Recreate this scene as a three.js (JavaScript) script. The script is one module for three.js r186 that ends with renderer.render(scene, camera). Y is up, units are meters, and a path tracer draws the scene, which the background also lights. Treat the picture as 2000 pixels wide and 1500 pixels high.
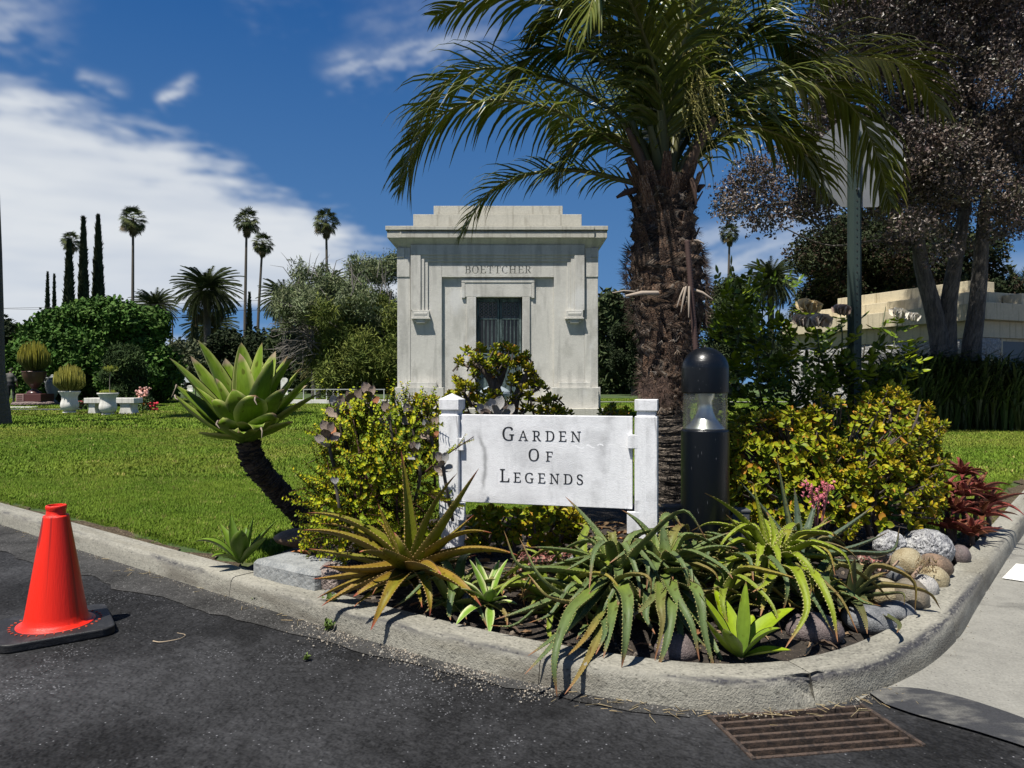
import * as THREE from 'three';
import { mergeGeometries, toCreasedNormals } from 'three/addons/utils/BufferGeometryUtils.js';
import { RoundedBoxGeometry } from 'three/addons/geometries/RoundedBoxGeometry.js';
import { TextGeometry } from 'three/addons/geometries/TextGeometry.js';
import { FontLoader } from 'three/addons/loaders/FontLoader.js';
import { MarchingCubes } from 'three/addons/objects/MarchingCubes.js';

// ---------------------------------------------------------------- camera, sky, sun, exposure
const scene = new THREE.Scene();
const EYE = 1.03, FOCAL = 1387;
const camera = new THREE.PerspectiveCamera(2 * Math.atan(750 / FOCAL) * 180 / Math.PI, 4 / 3, 0.05, 2500);
camera.position.set(0, EYE, 0);
camera.lookAt(0, EYE, -10);
const renderer = new THREE.WebGLRenderer({ antialias: true });
renderer.toneMapping = THREE.LinearToneMapping;
renderer.toneMappingExposure = 1.54;
renderer.shadowMap.enabled = true;
const SUN_DIR = new THREE.Vector3(-0.168, 0.529, 0.19).normalize();
const sun = new THREE.DirectionalLight(new THREE.Color(1.0, 0.955, 0.88), 4.6);
sun.position.copy(SUN_DIR).multiplyScalar(60);
sun.castShadow = true;
sun.shadow.mapSize.set(4096, 4096);
Object.assign(sun.shadow.camera, { left: -40, right: 40, top: 40, bottom: -40, near: 1, far: 200 });
scene.add(sun, sun.target);

// ---------------------------------------------------------------- random numbers and noise
function rng(seed) { let a = seed >>> 0; return () => { a = (a + 0x6d2b79f5) | 0; let t = Math.imul(a ^ (a >>> 15), 1 | a); t = (t + Math.imul(t ^ (t >>> 7), 61 | t)) ^ t; return ((t ^ (t >>> 14)) >>> 0) / 4294967296; }; }
let R = rng(7);
const rr = (a, b) => a + (b - a) * R();
const clamp = (x, a = 0, b = 1) => Math.min(b, Math.max(a, x));
const lerp = (a, b, t) => a + (b - a) * t;
const smooth = (a, b, x) => { const t = clamp((x - a) / (b - a)); return t * t * (3 - 2 * t); };
function hash(x, y, z = 0) { let h = Math.imul(x, 374761393) + Math.imul(y, 668265263) + Math.imul(z, 1274126177); h = Math.imul(h ^ (h >>> 13), 1274126177); return ((h ^ (h >>> 16)) >>> 0) / 4294967296; }
function noise2(x, y, per = 0, s = 0) {
  const xi = Math.floor(x), yi = Math.floor(y), fx = x - xi, fy = y - yi, u = fx * fx * (3 - 2 * fx), v = fy * fy * (3 - 2 * fy);
  const px = per?.[0] ?? per, py = per?.[1] ?? per, wx = (i) => px ? ((i % px) + px) % px : i, wy = (i) => py ? ((i % py) + py) % py : i;
  const a = hash(wx(xi), wy(yi), s), b = hash(wx(xi + 1), wy(yi), s), c = hash(wx(xi), wy(yi + 1), s), d = hash(wx(xi + 1), wy(yi + 1), s);
  return a + (b - a) * u + (c - a) * v + (a - b - c + d) * u * v;
}
function fbm2(x, y, oct = 4, per = 0, s = 0) { let t = 0, a = 0.5, n = 0; for (let i = 0; i < oct; i++) { t += a * noise2(x, y, per, s + i * 17); n += a; x *= 2; y *= 2; per = per?.length ? [per[0] * 2, per[1] * 2] : per * 2; a *= 0.5; } return t / n; }
function noise3(x, y, z, s = 0) {
  const xi = Math.floor(x), yi = Math.floor(y), zi = Math.floor(z), f = (t) => t * t * (3 - 2 * t), u = f(x - xi), v = f(y - yi), w = f(z - zi);
  const h = (i, j, k) => hash(xi + i + s * 131, yi + j, zi + k);
  return lerp(lerp(lerp(h(0, 0, 0), h(1, 0, 0), u), lerp(h(0, 1, 0), h(1, 1, 0), u), v), lerp(lerp(h(0, 0, 1), h(1, 0, 1), u), lerp(h(0, 1, 1), h(1, 1, 1), u), v), w);
}
const fbm3 = (x, y, z, s = 0, oct = 3) => { let t = 0, a = 0.5, n = 0; for (let i = 0; i < oct; i++) { t += a * noise3(x, y, z, s + i); n += a; x *= 2; y *= 2; z *= 2; a *= 0.5; } return t / n; };

// ---------------------------------------------------------------- sky: deep blue air with cirrus
{
  const W = 2048, H = 1024, data = new Float32Array(W * H * 4), deg = 180 / Math.PI;
  const wisp = (az, el, a0, e0, a1, e1, wd) => {      // a brush stroke of ice cloud from (a0,e0) to (a1,e1), degrees
    const dx = a1 - a0, dy = e1 - e0, L = Math.hypot(dx, dy), t = ((az - a0) * dx + (el - e0) * dy) / (L * L), s = ((el - e0) * dx - (az - a0) * dy) / L;
    const n = fbm2(az * 0.9 + 40, el * 2.4 + 9, 4), w = wd * (0.45 + n);
    return smooth(-0.15, 0.12, t) * smooth(1.25, 0.6, t) * Math.exp(-((s + (n - 0.5) * wd * 1.5) ** 2) / (w * w)) * (0.35 + 0.65 * smooth(0.25, 0.7, fbm2(az * 0.35 + el * 0.9, el * 2.6 - az * 0.9, 5, 0, 5)));
  };
  for (let j = 0; j < H; j++) {
    const el = ((j + 0.5) / H - 0.5) * 180, up = Math.max(0, el);
    for (let i = 0; i < W; i++) {
      const th = ((i + 0.5) / W - 0.5) * 2 * Math.PI;   // u = atan2(z, x) / 2pi + 0.5
      let az = Math.atan2(Math.cos(th), -Math.sin(th)) * deg;   // 0 straight ahead (-z), + to the right
      const g = Math.pow(clamp(up / 50), 0.55);
      let r = lerp(0.108, 0.0163, clamp(g * 1.4)), gr = lerp(0.225, 0.056, clamp(g * 1.25)), b = lerp(0.395, 0.166, clamp(g * 1.08));
      // the bank of high cloud that fills the lower left
      const n1 = fbm2(az * 0.07 + 3, el * 0.22 + 7, 5), n2 = fbm2(az * 0.25 + el * 0.3, el * 0.9 - az * 0.1, 4, 0, 3), n3 = fbm2(az * 0.05 - 2, el * 0.6, 4, 0, 9);
      const azz = az < -90 ? -90 + (az + 90) * 0.15 : az;
      const edge = 17.9 - 0.0105 * Math.max(0, azz + 36) ** 2.0 - 0.12 * Math.max(0, -36 - azz) + (n1 - 0.5) * 5 + (n2 - 0.5) * 2.2 + (fbm2(az * 0.5 + el * 1.4, el * 2.2 - az * 0.35, 4, 0, 13) - 0.5) * 1.9;
      let c = smooth(0.8, -2.2, el - edge) * smooth(0.3, 0.9, smooth(4.8, 7.2, el + (n1 - 0.5) * 2) + smooth(-24, -32, azz)) * smooth(8, -9, az);
      c *= 0.66 + 0.28 * n3 + 0.24 * fbm2(az * 0.22 + el * 0.5, el * 1.5 - az * 0.12, 4, 0, 15);
      // thin streaks near the horizon, all round
      c = Math.max(c, 0.5 * smooth(0.5, 0.7, fbm2(az * 0.045 + 11, el * 0.75, 4, 0, 21)) * smooth(9.5, 5.5, el) * smooth(-2, 1, el));
      // scattered cirrus
      c = Math.max(c, 0.5 * wisp(az, el, -14.2, 23.4, -1, 26.6, 0.95), 0.16 * wisp(az, el, -12, 25.5, 2, 28.5, 2.2), 0.75 * wisp(az, el, -26.4, 19.6, -24.2, 21.4, 0.42), 0.55 * wisp(az, el, -43, 22.4, -33, 23.2, 1.5), 0.5 * wisp(az, el, -43, 24.6, -32.4, 25.2, 1.1), 0.45 * wisp(az, el, -31.4, 20.2, -28.6, 20, 0.5), 0.16 * wisp(az, el, -22, 29, -12, 33, 2.5), 0.55 * wisp(az, el, 13, 8.4, 27, 11, 1.5), 0.42 * wisp(az, el, 13, 11, 27, 13, 0.8));
      if (Math.abs(az) > 50) c = Math.max(c, 0.55 * smooth(0.58, 0.82, fbm2(az * 0.05 + el * 0.03, el * 0.12 + 30, 5, 0, 40)) * smooth(50, 70, Math.abs(az)));
      c = clamp(c * smooth(-3, 2, el));
      r = lerp(r, 0.465, c); gr = lerp(gr, 0.49, c); b = lerp(b, 0.52, c);
      if (el < 0) { const k = smooth(0, -8, el); r = lerp(r, 0.10, k); gr = lerp(gr, 0.11, k); b = lerp(b, 0.09, k); }
      const o = (j * W + i) * 4; data[o] = r; data[o + 1] = gr; data[o + 2] = b; data[o + 3] = 1;
    }
  }
  const sky = new THREE.DataTexture(data, W, H, THREE.RGBAFormat, THREE.FloatType);
  sky.mapping = THREE.EquirectangularReflectionMapping; sky.magFilter = sky.minFilter = THREE.LinearFilter; sky.wrapS = THREE.RepeatWrapping; sky.needsUpdate = true;
  scene.background = sky; scene.environment = sky;
}

// ---------------------------------------------------------------- helpers
const V = (x, y, d) => new THREE.Vector3(x, y, -d);                                   // d: metres in front of the camera
const P = (px, py, d) => V((px - 1000) / FOCAL * d, EYE - (py - 750) / FOCAL * d, d);   // where a sight line meets distance d
const G = (px, py, y = 0) => { const d = (EYE - y) * FOCAL / (py - 750); return V((px - 1000) / FOCAL * d, y, d); };   // where it meets level y
const taken = new Map();
function numbered(name) { const n = taken.get(name) ?? 0; taken.set(name, n + 1); return n ? `${name}_${String(n).padStart(3, '0')}` : name; }
function tag(o, label, category, group) { o.userData.label = label; o.userData.category = category; if (group) o.userData.group = group; return o; }
function thing(name, label, category, pos, group) { const o = new THREE.Group(); o.name = numbered(name); if (pos) o.position.copy(pos); tag(o, label, category, group); scene.add(o); return o; }
function part(parent, name, geo, mat, kind) {
  const m = new THREE.Mesh(geo, mat); m.name = name; m.castShadow = m.receiveShadow = true; if (kind) m.userData.kind = kind; parent.add(m); return m;
}
function struct(name, geo, mat, parent) { const m = new THREE.Mesh(geo, mat); m.name = parent ? name : numbered(name); m.castShadow = m.receiveShadow = true; if (!parent) m.userData.kind = 'structure'; (parent ?? scene).add(m); return m; }
const rel = (p, o) => p.clone().sub(o);
function prep(g) { if (g.index) g = g.toNonIndexed(); return g; }
function merge(list) {   // joins geometries that may differ in attributes
  const anyC = list.some((g) => g.attributes.color), anyUv = list.some((g) => g.attributes.uv);
  return mergeGeometries(list.map((g) => {
    g = g.index ? g.toNonIndexed() : g.clone();
    if (!g.attributes.normal) g.computeVertexNormals();
    if (anyC && !g.attributes.color) g.setAttribute('color', new THREE.BufferAttribute(new Float32Array(g.attributes.position.count * 3).fill(1), 3));
    if (anyUv && !g.attributes.uv) g.setAttribute('uv', new THREE.BufferAttribute(new Float32Array(g.attributes.position.count * 2), 2));
    for (const k of Object.keys(g.attributes)) if (!['position', 'normal', 'uv', 'color'].includes(k)) g.deleteAttribute(k);
    return g;
  }));
}
function uvBox(g, s = 1, off = [0, 0]) {   // uv in metres, by the way each face points
  g = prep(g); if (!g.attributes.normal) g.computeVertexNormals();
  const p = g.attributes.position, n = g.attributes.normal, uv = new Float32Array(p.count * 2);
  for (let i = 0; i < p.count; i += 3) {
    let nx = 0, ny = 0, nz = 0; for (let k = 0; k < 3; k++) { nx += n.getX(i + k); ny += n.getY(i + k); nz += n.getZ(i + k); }
    nx = Math.abs(nx); ny = Math.abs(ny); nz = Math.abs(nz);
    for (let k = 0; k < 3; k++) {
      const x = p.getX(i + k), y = p.getY(i + k), z = p.getZ(i + k);
      const [u, v] = ny > nx && ny > nz ? [x, z] : nx > nz ? [z, y] : [x, y];
      uv[(i + k) * 2] = u / s + off[0]; uv[(i + k) * 2 + 1] = v / s + off[1];
    }
  }
  g.setAttribute('uv', new THREE.BufferAttribute(uv, 2)); return g;
}
function tint(g, c) { const n = g.attributes.position.count, a = new Float32Array(n * 3); for (let i = 0; i < n; i++) { a[i * 3] = c[0]; a[i * 3 + 1] = c[1]; a[i * 3 + 2] = c[2]; } g.setAttribute('color', new THREE.BufferAttribute(a, 3)); return g; }
const box = (w, h, d, x = 0, y = 0, z = 0) => new THREE.BoxGeometry(w, h, d).translate(x, y, z);
const rbox = (w, h, d, r, x = 0, y = 0, z = 0) => new RoundedBoxGeometry(w, h, d, 2, r).translate(x, y, z);
function stoneBox(w, h, d, x = 0, y = 0, z = 0, r = 0.012) { return uvBox(rbox(w, h, d, Math.min(r, w / 2.2, h / 2.2, d / 2.2), x, y, z)); }
function tube(pts, radii, sides = 7, color, wob = 0) {   // tapered limb through pts
  const n = pts.length, pos = [], uv = [], col = [], idx = [];
  let N = new THREE.Vector3(), T = new THREE.Vector3(), prev; let len = 0;
  for (let i = 0; i < n; i++) {
    T.copy(pts[Math.min(n - 1, i + 1)]).sub(pts[Math.max(0, i - 1)]).normalize();
    if (!prev) { N.set(Math.abs(T.y) > 0.9 ? 1 : 0, Math.abs(T.y) > 0.9 ? 0 : 1, 0); } else N.copy(prev);
    N.addScaledVector(T, -N.dot(T)).normalize(); prev = N.clone();
    const B = T.clone().cross(N), r = Array.isArray(radii) ? radii[i] : radii(i / (n - 1));
    if (i) len += pts[i].distanceTo(pts[i - 1]);
    for (let k = 0; k <= sides; k++) {
      const a = k / sides * Math.PI * 2, q = wob ? 1 + wob * (fbm3(Math.cos(a) * 2.2 + i * 0.7, Math.sin(a) * 2.2, i * 0.9, 3) - 0.5) : 1;
      pos.push(pts[i].x + (N.x * Math.cos(a) + B.x * Math.sin(a)) * r * q, pts[i].y + (N.y * Math.cos(a) + B.y * Math.sin(a)) * r * q, pts[i].z + (N.z * Math.cos(a) + B.z * Math.sin(a)) * r * q);
      uv.push(k / sides * Math.max(0.05, 2 * Math.PI * r), len);
      if (color) { const c = typeof color === 'function' ? color(i / (n - 1), k / sides) : color; col.push(c[0], c[1], c[2]); }
    }
  }
  for (let i = 0; i < n - 1; i++) for (let k = 0; k < sides; k++) { const a = i * (sides + 1) + k, b = a + sides + 1; idx.push(a, a + 1, b, b, a + 1, b + 1); }
  const g = new THREE.BufferGeometry();
  g.setAttribute('position', new THREE.Float32BufferAttribute(pos, 3)); g.setAttribute('uv', new THREE.Float32BufferAttribute(uv, 2));
  if (color) g.setAttribute('color', new THREE.Float32BufferAttribute(col, 3));
  g.setIndex(idx); g.computeVertexNormals();
  return g;
}
const curve = (pts, n) => new THREE.CatmullRomCurve3(pts, false, 'centripetal').getPoints(n);
const lathe = (pts, seg = 32) => new THREE.LatheGeometry(pts.map(([r, y]) => new THREE.Vector2(r, y)), seg);
function rock(seed, sx, sy, sz, rough = 0.18, detail = 4, flat = 0) {
  const g = new THREE.IcosahedronGeometry(1, detail), p = g.attributes.position, v = new THREE.Vector3();
  for (let i = 0; i < p.count; i++) {
    v.fromBufferAttribute(p, i).normalize();
    let k = 1 + rough * (fbm3(v.x * 1.3 + seed * 3.1, v.y * 1.3, v.z * 1.3, seed) - 0.5) * 2 + rough * 0.35 * (fbm3(v.x * 5, v.y * 5 + seed, v.z * 5, seed + 5) - 0.5);
    if (flat) k *= 1 / Math.pow(Math.pow(Math.abs(v.x), 4) + Math.pow(Math.abs(v.y), 4) + Math.pow(Math.abs(v.z), 4), flat / 4);
    p.setXYZ(i, v.x * k * sx, v.y * k * sy, v.z * k * sz);
  }
  g.computeVertexNormals();
  // smooth normals over the split triangles
  const map = new Map(), n = g.attributes.normal, key = (i) => `${p.getX(i).toFixed(4)},${p.getY(i).toFixed(4)},${p.getZ(i).toFixed(4)}`;
  for (let i = 0; i < p.count; i++) { const k = key(i), a = map.get(k) ?? [0, 0, 0]; a[0] += n.getX(i); a[1] += n.getY(i); a[2] += n.getZ(i); map.set(k, a); }
  for (let i = 0; i < p.count; i++) { const a = map.get(key(i)), l = Math.hypot(...a); n.setXYZ(i, a[0] / l, a[1] / l, a[2] / l); }
  return uvBox(g);
}
function instanced(parent, name, geo, mat, mats, colors, kind = 'stuff') {
  const m = new THREE.InstancedMesh(geo, mat, mats.length); m.name = name;
  for (let i = 0; i < mats.length; i++) { m.setMatrixAt(i, mats[i]); if (colors) m.setColorAt(i, colors[i]); }
  m.castShadow = m.receiveShadow = true; m.userData.kind = kind; parent.add(m); return m;
}
const M4 = (pos, quat, s) => new THREE.Matrix4().compose(pos, quat, typeof s === 'number' ? new THREE.Vector3(s, s, s) : s);
const randQuat = () => new THREE.Quaternion().setFromEuler(new THREE.Euler(rr(0, 6.3), rr(0, 6.3), rr(0, 6.3)));
const lookQuat = (dir, up = new THREE.Vector3(0, 1, 0)) => {   // turns +y to dir, +z towards up
  const y = dir.clone().normalize(), x = new THREE.Vector3().crossVectors(y, up); if (x.lengthSq() < 1e-6) x.set(1, 0, 0); x.normalize();
  const z = new THREE.Vector3().crossVectors(x, y); return new THREE.Quaternion().setFromRotationMatrix(new THREE.Matrix4().makeBasis(x, y, z));
};
const col = (r, g, b) => new THREE.Color().setRGB(r, g, b);
const vary = (c, amt, hue = 0.06) => { const k = 1 + rr(-amt, amt), h = rr(-hue, hue); return col(c[0] * k * (1 + h), c[1] * k, c[2] * k * (1 - h)); };

// ---------------------------------------------------------------- computed textures
const toS = (x) => { x = clamp(x); return 255 * (x <= 0.0031308 ? x * 12.92 : 1.055 * Math.pow(x, 1 / 2.4) - 0.055); };
function texture(w, h, f, srgb = true, rep = true) {   // f(u, v) gives linear rgb or one value
  const d = new Uint8Array(w * h * 4);
  for (let j = 0; j < h; j++) for (let i = 0; i < w; i++) {
    const c = f((i + 0.5) / w, (j + 0.5) / h), o = (j * w + i) * 4, q = typeof c === 'number' ? [c, c, c] : c;
    for (let k = 0; k < 3; k++) d[o + k] = srgb ? toS(q[k]) : clamp(q[k]) * 255; d[o + 3] = 255;
  }
  const t = new THREE.DataTexture(d, w, h, THREE.RGBAFormat); t.magFilter = t.minFilter = THREE.LinearFilter; t.colorSpace = srgb ? THREE.SRGBColorSpace : THREE.NoColorSpace;
  if (rep) t.wrapS = t.wrapT = THREE.RepeatWrapping; t.needsUpdate = true; return t;
}
const scaled = (t, x, y = x) => { const c = t.clone(); c.repeat.set(x, y); c.needsUpdate = true; return c; };
const grain = texture(256, 256, (u, v) => 0.5 + 0.5 * (fbm2(u * 64, v * 64, 3, 64, 2) - 0.5) * 1.6, false);          // fine relief
const lumpy = texture(256, 256, (u, v) => fbm2(u * 12, v * 12, 5, 12, 4), false);
const std = (o) => new THREE.MeshStandardMaterial({ roughness: 0.85, side: THREE.DoubleSide, ...o });
const phys = (o) => new THREE.MeshPhysicalMaterial({ roughness: 0.6, side: THREE.DoubleSide, ...o });

// ---------------------------------------------------------------- leaves of succulents
// A thick channelled blade along a path. prof(t): half-width share; color(t, s, under): linear rgb.
function blade(pts, o) {
  const seg = o.seg ?? 14, c = pts.length > 3 ? new THREE.CatmullRomCurve3(pts, false, 'centripetal') : new THREE.QuadraticBezierCurve3(pts[0], pts[1], pts[2]);
  const tip = pts[pts.length - 1], base = pts[0];
  const rad = new THREE.Vector3(tip.x - base.x, 0, tip.z - base.z); if (o.rad) rad.copy(o.rad); if (rad.lengthSq() < 1e-5) rad.set(0.3, 0, 1); rad.normalize();
  const side0 = new THREE.Vector3(0, 1, 0).cross(rad).normalize(); if (o.roll) side0.applyAxisAngle(rad, o.roll);
  const S = [-1, -0.86, -0.45, 0, 0.45, 0.86, 1, 0.62, 0, -0.62], U = [0, 0, 0, 0, 0, 0, 0, 1, 1, 1], m = S.length;
  const pos = [], cl = [], idx = [], uv = [], T = new THREE.Vector3(), p = new THREE.Vector3(), sd = new THREE.Vector3(), nn = new THREE.Vector3();
  const edges = [];
  for (let i = 0; i <= seg; i++) {
    const t = i / seg; c.getPoint(t, p); c.getTangent(t, T);
    sd.copy(side0).addScaledVector(T, -side0.dot(T)).normalize(); nn.copy(sd).cross(T).negate();
    const w = Math.max(0.0008, o.w * o.prof(t)), wave = (o.wave ?? 0) * w * Math.sin(t * 17 + (o.seed ?? 0));
    for (let k = 0; k < m; k++) {
      const s = S[k], ch = (o.ch ?? 0.35) * w * s * s, thick = (o.th ?? 0.22) * w * (1 - s * s) * (U[k] ? 1 : -0.12), n = ch - thick + wave * s;
      pos.push(p.x + sd.x * s * w + nn.x * n, p.y + sd.y * s * w + nn.y * n, p.z + sd.z * s * w + nn.z * n);
      const q = o.color(t, Math.abs(s), U[k]); cl.push(q[0], q[1], q[2]); uv.push(s * w, t * 0.5);
    }
    edges.push([p.clone(), sd.clone(), nn.clone(), w, T.clone(), t]);
  }
  for (let i = 0; i < seg; i++) for (let k = 0; k < m; k++) { const a = i * m + k, b = i * m + (k + 1) % m; idx.push(a, a + m, b, b, a + m, b + m); }
  if (o.teeth) {
    const L = c.getLength(), cnt = Math.floor(L * 0.92 / o.teeth);
    for (let i = 1; i < cnt; i++) for (const sg of [-1, 1]) {
      const t = i / cnt * 0.92 + 0.02, f = t * seg, a = edges[Math.min(seg, Math.floor(f))], b = edges[Math.min(seg, Math.floor(f) + 1)], k = f - Math.floor(f);
      const q = a[0].clone().lerp(b[0], k), w = lerp(a[3], b[3], k), e = q.clone().addScaledVector(a[1], sg * w).addScaledVector(a[2], (o.ch ?? 0.35) * w), h = (o.tooth ?? 0.005) * (1 - t * 0.5), tc = o.toothColor ?? [0.55, 0.5, 0.2];
      const v0 = pos.length / 3, q1 = e.clone().addScaledVector(a[4], -h * 0.65).addScaledVector(a[1], -sg * h * 0.3), q2 = e.clone().addScaledVector(a[4], h * 0.65).addScaledVector(a[1], -sg * h * 0.3), q3 = e.clone().addScaledVector(a[1], sg * h).addScaledVector(a[4], h * 0.4), q4 = e.clone().addScaledVector(a[2], -h * 0.6).addScaledVector(a[1], -sg * h * 0.3);
      for (const z of [q1, q2, q3, q4]) { pos.push(z.x, z.y, z.z); cl.push(...tc); uv.push(0, 0); }
      idx.push(v0, v0 + 1, v0 + 2, v0, v0 + 2, v0 + 3, v0 + 1, v0 + 3, v0 + 2);
    }
  }
  const g = new THREE.BufferGeometry();
  g.setAttribute('position', new THREE.Float32BufferAttribute(pos, 3)); g.setAttribute('color', new THREE.Float32BufferAttribute(cl, 3)); g.setAttribute('uv', new THREE.Float32BufferAttribute(uv, 2));
  g.setIndex(idx); g.computeVertexNormals(); return g;
}
const shadeOf = (c, k) => [c[0] * k, c[1] * k, c[2] * k];
const mix3 = (a, b, t) => [lerp(a[0], b[0], t), lerp(a[1], b[1], t), lerp(a[2], b[2], t)];
const aloeProf = (t) => 0.5 * (0.82 * Math.pow(1 - t, 1.0) + 0.18 * Math.pow(1 - t, 0.4)) * (0.9 + 0.35 * smooth(0, 0.2, t));
const agaveProf = (t) => 0.5 * (0.42 + 0.58 * smooth(0, 0.5, t)) * Math.pow(clamp(1 - Math.pow(t, 2.6)), 0.8);

// ================================================================ THE SETTING
const KERB = 0.097, LAWN = 0.082;
// foot of the kerb, (x, distance), from the left street round the corner to the right street
const kerbLine = new THREE.CatmullRomCurve3([[-13, 12.1], [-9, 9.12], [-6.3, 7.1], [-3.74, 5.19], [-2.5, 4.26], [-1.39, 3.44], [-0.62, 2.875], [-0.05, 2.5], [0.34, 2.31], [0.72, 2.225], [1.08, 2.30], [1.45, 2.53], [1.78, 2.84], [2.12, 3.24], [2.51, 3.70], [3.53, 4.89], [5.6, 7.3], [8.6, 10.8], [13, 15.9]].map(([x, d]) => new THREE.Vector3(x, 0, -d)), false, 'centripetal');
const KN = 420, kerbPts = kerbLine.getSpacedPoints(KN), kerbLen = kerbLine.getLength();
const kerbIn = kerbPts.map((p, i) => { const a = kerbPts[Math.max(0, i - 1)], b = kerbPts[Math.min(KN, i + 1)], t = b.clone().sub(a).normalize(); return new THREE.Vector3(t.z, 0, -t.x); });   // horizontal, away from the road
if (kerbIn[200].z > 0) kerbIn.forEach((v) => v.negate());
const kerbAt = (i, off, y = 0) => kerbPts[i].clone().addScaledVector(kerbIn[i], off).setY(y);
const nearKerb = (x, z) => { let best = 0, bd = 1e9; for (let i = 0; i <= KN; i += 2) { const p = kerbPts[i], d = (p.x - x) ** 2 + (p.z - z) ** 2; if (d < bd) { bd = d; best = i; } } const n = kerbIn[best], p = kerbPts[best]; return [best, (x - p.x) * n.x + (z - p.z) * n.z]; };   // index and signed distance, + on the lawn side

// --- materials
const asphaltTex = texture(1024, 1024, (u, v) => {
  const f = noise2(u * 512, v * 512, 512, 1), m = fbm2(u * 90, v * 90, 3, 90, 3), big = fbm2(u * 5, v * 5, 4, 5, 6), worn = smooth(0.52, 0.72, fbm2(u * 7 + 2, v * 7, 4, 7, 12));
  let c = 0.018 + 0.020 * (m - 0.5) + 0.018 * (f - 0.5) + 0.016 * (big - 0.5) * 2;
  const chip = hash(Math.floor(u * 640), Math.floor(v * 640), 9);
  if (chip > 0.9965 - 0.05 * worn) c += 0.20 * (0.4 + 0.6 * hash(Math.floor(u * 640), Math.floor(v * 640), 19));
  const oil = smooth(0.6, 0.72, fbm2(u * 4, v * 4, 5, 4, 77)); c *= 1 - 0.45 * oil; const dust = smooth(0.55, 0.75, fbm2(u * 3, v * 3, 5, 3, 87)); c += 0.014 * dust * (0.4 + m); c = Math.max(0.007, c); return [c * 1.0, c * 1.01, c * 1.06];
});
const asphaltBump = texture(512, 512, (u, v) => 0.5 + 0.5 * (noise2(u * 200, v * 200, 200, 1) - 0.5) + 0.5 * (fbm2(u * 40, v * 40, 3, 40, 3) - 0.5), false);
const asphaltMat = phys({ specularIntensity: 0.35, map: scaled(asphaltTex, 0.42), bumpMap: scaled(asphaltBump, 0.55), bumpScale: 0.016, roughness: 0.9 });
const dustyTex = texture(512, 512, (u, v) => {
  const m = fbm2(u * 60, v * 60, 4, 60, 3), big = fbm2(u * 6, v * 6, 4, 6, 8), f = noise2(u * 256, v * 256, 256, 4);
  let c = 0.042 + 0.05 * (big - 0.5) + 0.035 * (m - 0.5) + 0.03 * (f - 0.5);
  if (hash(Math.floor(u * 330), Math.floor(v * 330), 5) > 0.975) c += 0.13;
  return [c * 1.02, c, c * 0.96];
});
const dustyMat = phys({ specularIntensity: 0.35, map: scaled(dustyTex, 0.8), bumpMap: scaled(asphaltBump, 1.3), bumpScale: 0.005, roughness: 0.95 });
const concreteTex = texture(1024, 1024, (u, v) => {
  const f = noise2(u * 400, v * 400, 400, 1), m = fbm2(u * 30, v * 30, 4, 30, 3), big = fbm2(u * 4, v * 4, 4, 4, 6), stain = smooth(0.56, 0.72, fbm2(u * 6, v * 11, 4, 6, 33));
  let c = 0.205 + 0.09 * (big - 0.5) + 0.06 * (m - 0.5) + 0.06 * (f - 0.5) - 0.07 * stain;
  if (hash(Math.floor(u * 500), Math.floor(v * 500), 5) > 0.994) c *= 0.45;
  return [c * 1.03, c, c * 0.875];
});
const concreteMat = std({ map: scaled(concreteTex, 0.5), bumpMap: scaled(grain, 2), bumpScale: 0.003, roughness: 0.9 });
const kerbMid = kerbLen * (() => { let b = 0, bd = 1e9; kerbPts.forEach((p, i) => { const d = (p.x - 1.25) ** 2 + (p.z + 2.4) ** 2; if (d < bd) { bd = d; b = i; } }); return b / KN; })();
// kerb skin: u runs along the whole kerb, v round its profile
const KU0 = kerbMid - 6.6, KUL = 11;   // the stretch of kerb that the skin spans, metres
const kerbTex = texture(2048, 128, (u, v) => {
  const s = KU0 + u * KUL, q = v * 0.34, f = noise2(s * 170, q * 170, 0, 1), m = fbm2(s * 22, q * 60, 4, 0, 3), big = fbm2(s * 1.6, q * 6, 4, 0, 7);
  let c = [0.265, 0.253, 0.208].map((x) => x * (0.66 + 0.55 * big + 0.30 * (m - 0.5) + 0.50 * (f - 0.5)));
  // black rubber scuffs that passing tyres left along the shoulder, and splash dirt below
  const corner = smooth(-1.4, 0.2, s - kerbMid) * smooth(1.7, 0.5, s - kerbMid);
  const band = Math.exp(-(((q - 0.146 + 0.03 * (fbm2(s * 2, 3, 3) - 0.5)) / 0.02) ** 2)), scuff = smooth(0.42, 0.68, fbm2(s * 5, q * 40, 4, 0, 41) + 0.22 * corner);
  c = mix3(c, [0.035, 0.035, 0.04], clamp(band * (0.25 + 0.85 * scuff) * (0.7 + 0.34 * corner) * (0.55 + 0.9 * m * f + 0.35 * f)));
  const dirt = smooth(0.42, 0.75, fbm2(s * 3, q * 14, 4, 0, 51)) * smooth(0.145, 0.10, q); const moss = smooth(0.6, 0.75, fbm2(s * 1.3, q * 9, 5, 0, 61)); c = mix3(c, [0.17, 0.155, 0.115], moss * 0.5); const wear = smooth(0.6, 0.75, fbm2(s * 60, q * 160, 3, 0, 71)); c = mix3(c, [0.36, 0.34, 0.28], wear * 0.4);
  c = mix3(c, [0.12, 0.108, 0.085], dirt * 0.8);
  if (hash(Math.floor(u * 1600), Math.floor(v * 60), 9) > 0.975) c = c.map((x) => x * 0.45);
  return c;
}, true, false);

const kerbMat = std({ map: kerbTex, bumpMap: scaled(grain, 44, 1.36), bumpScale: 0.0035, roughness: 0.9 });

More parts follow.
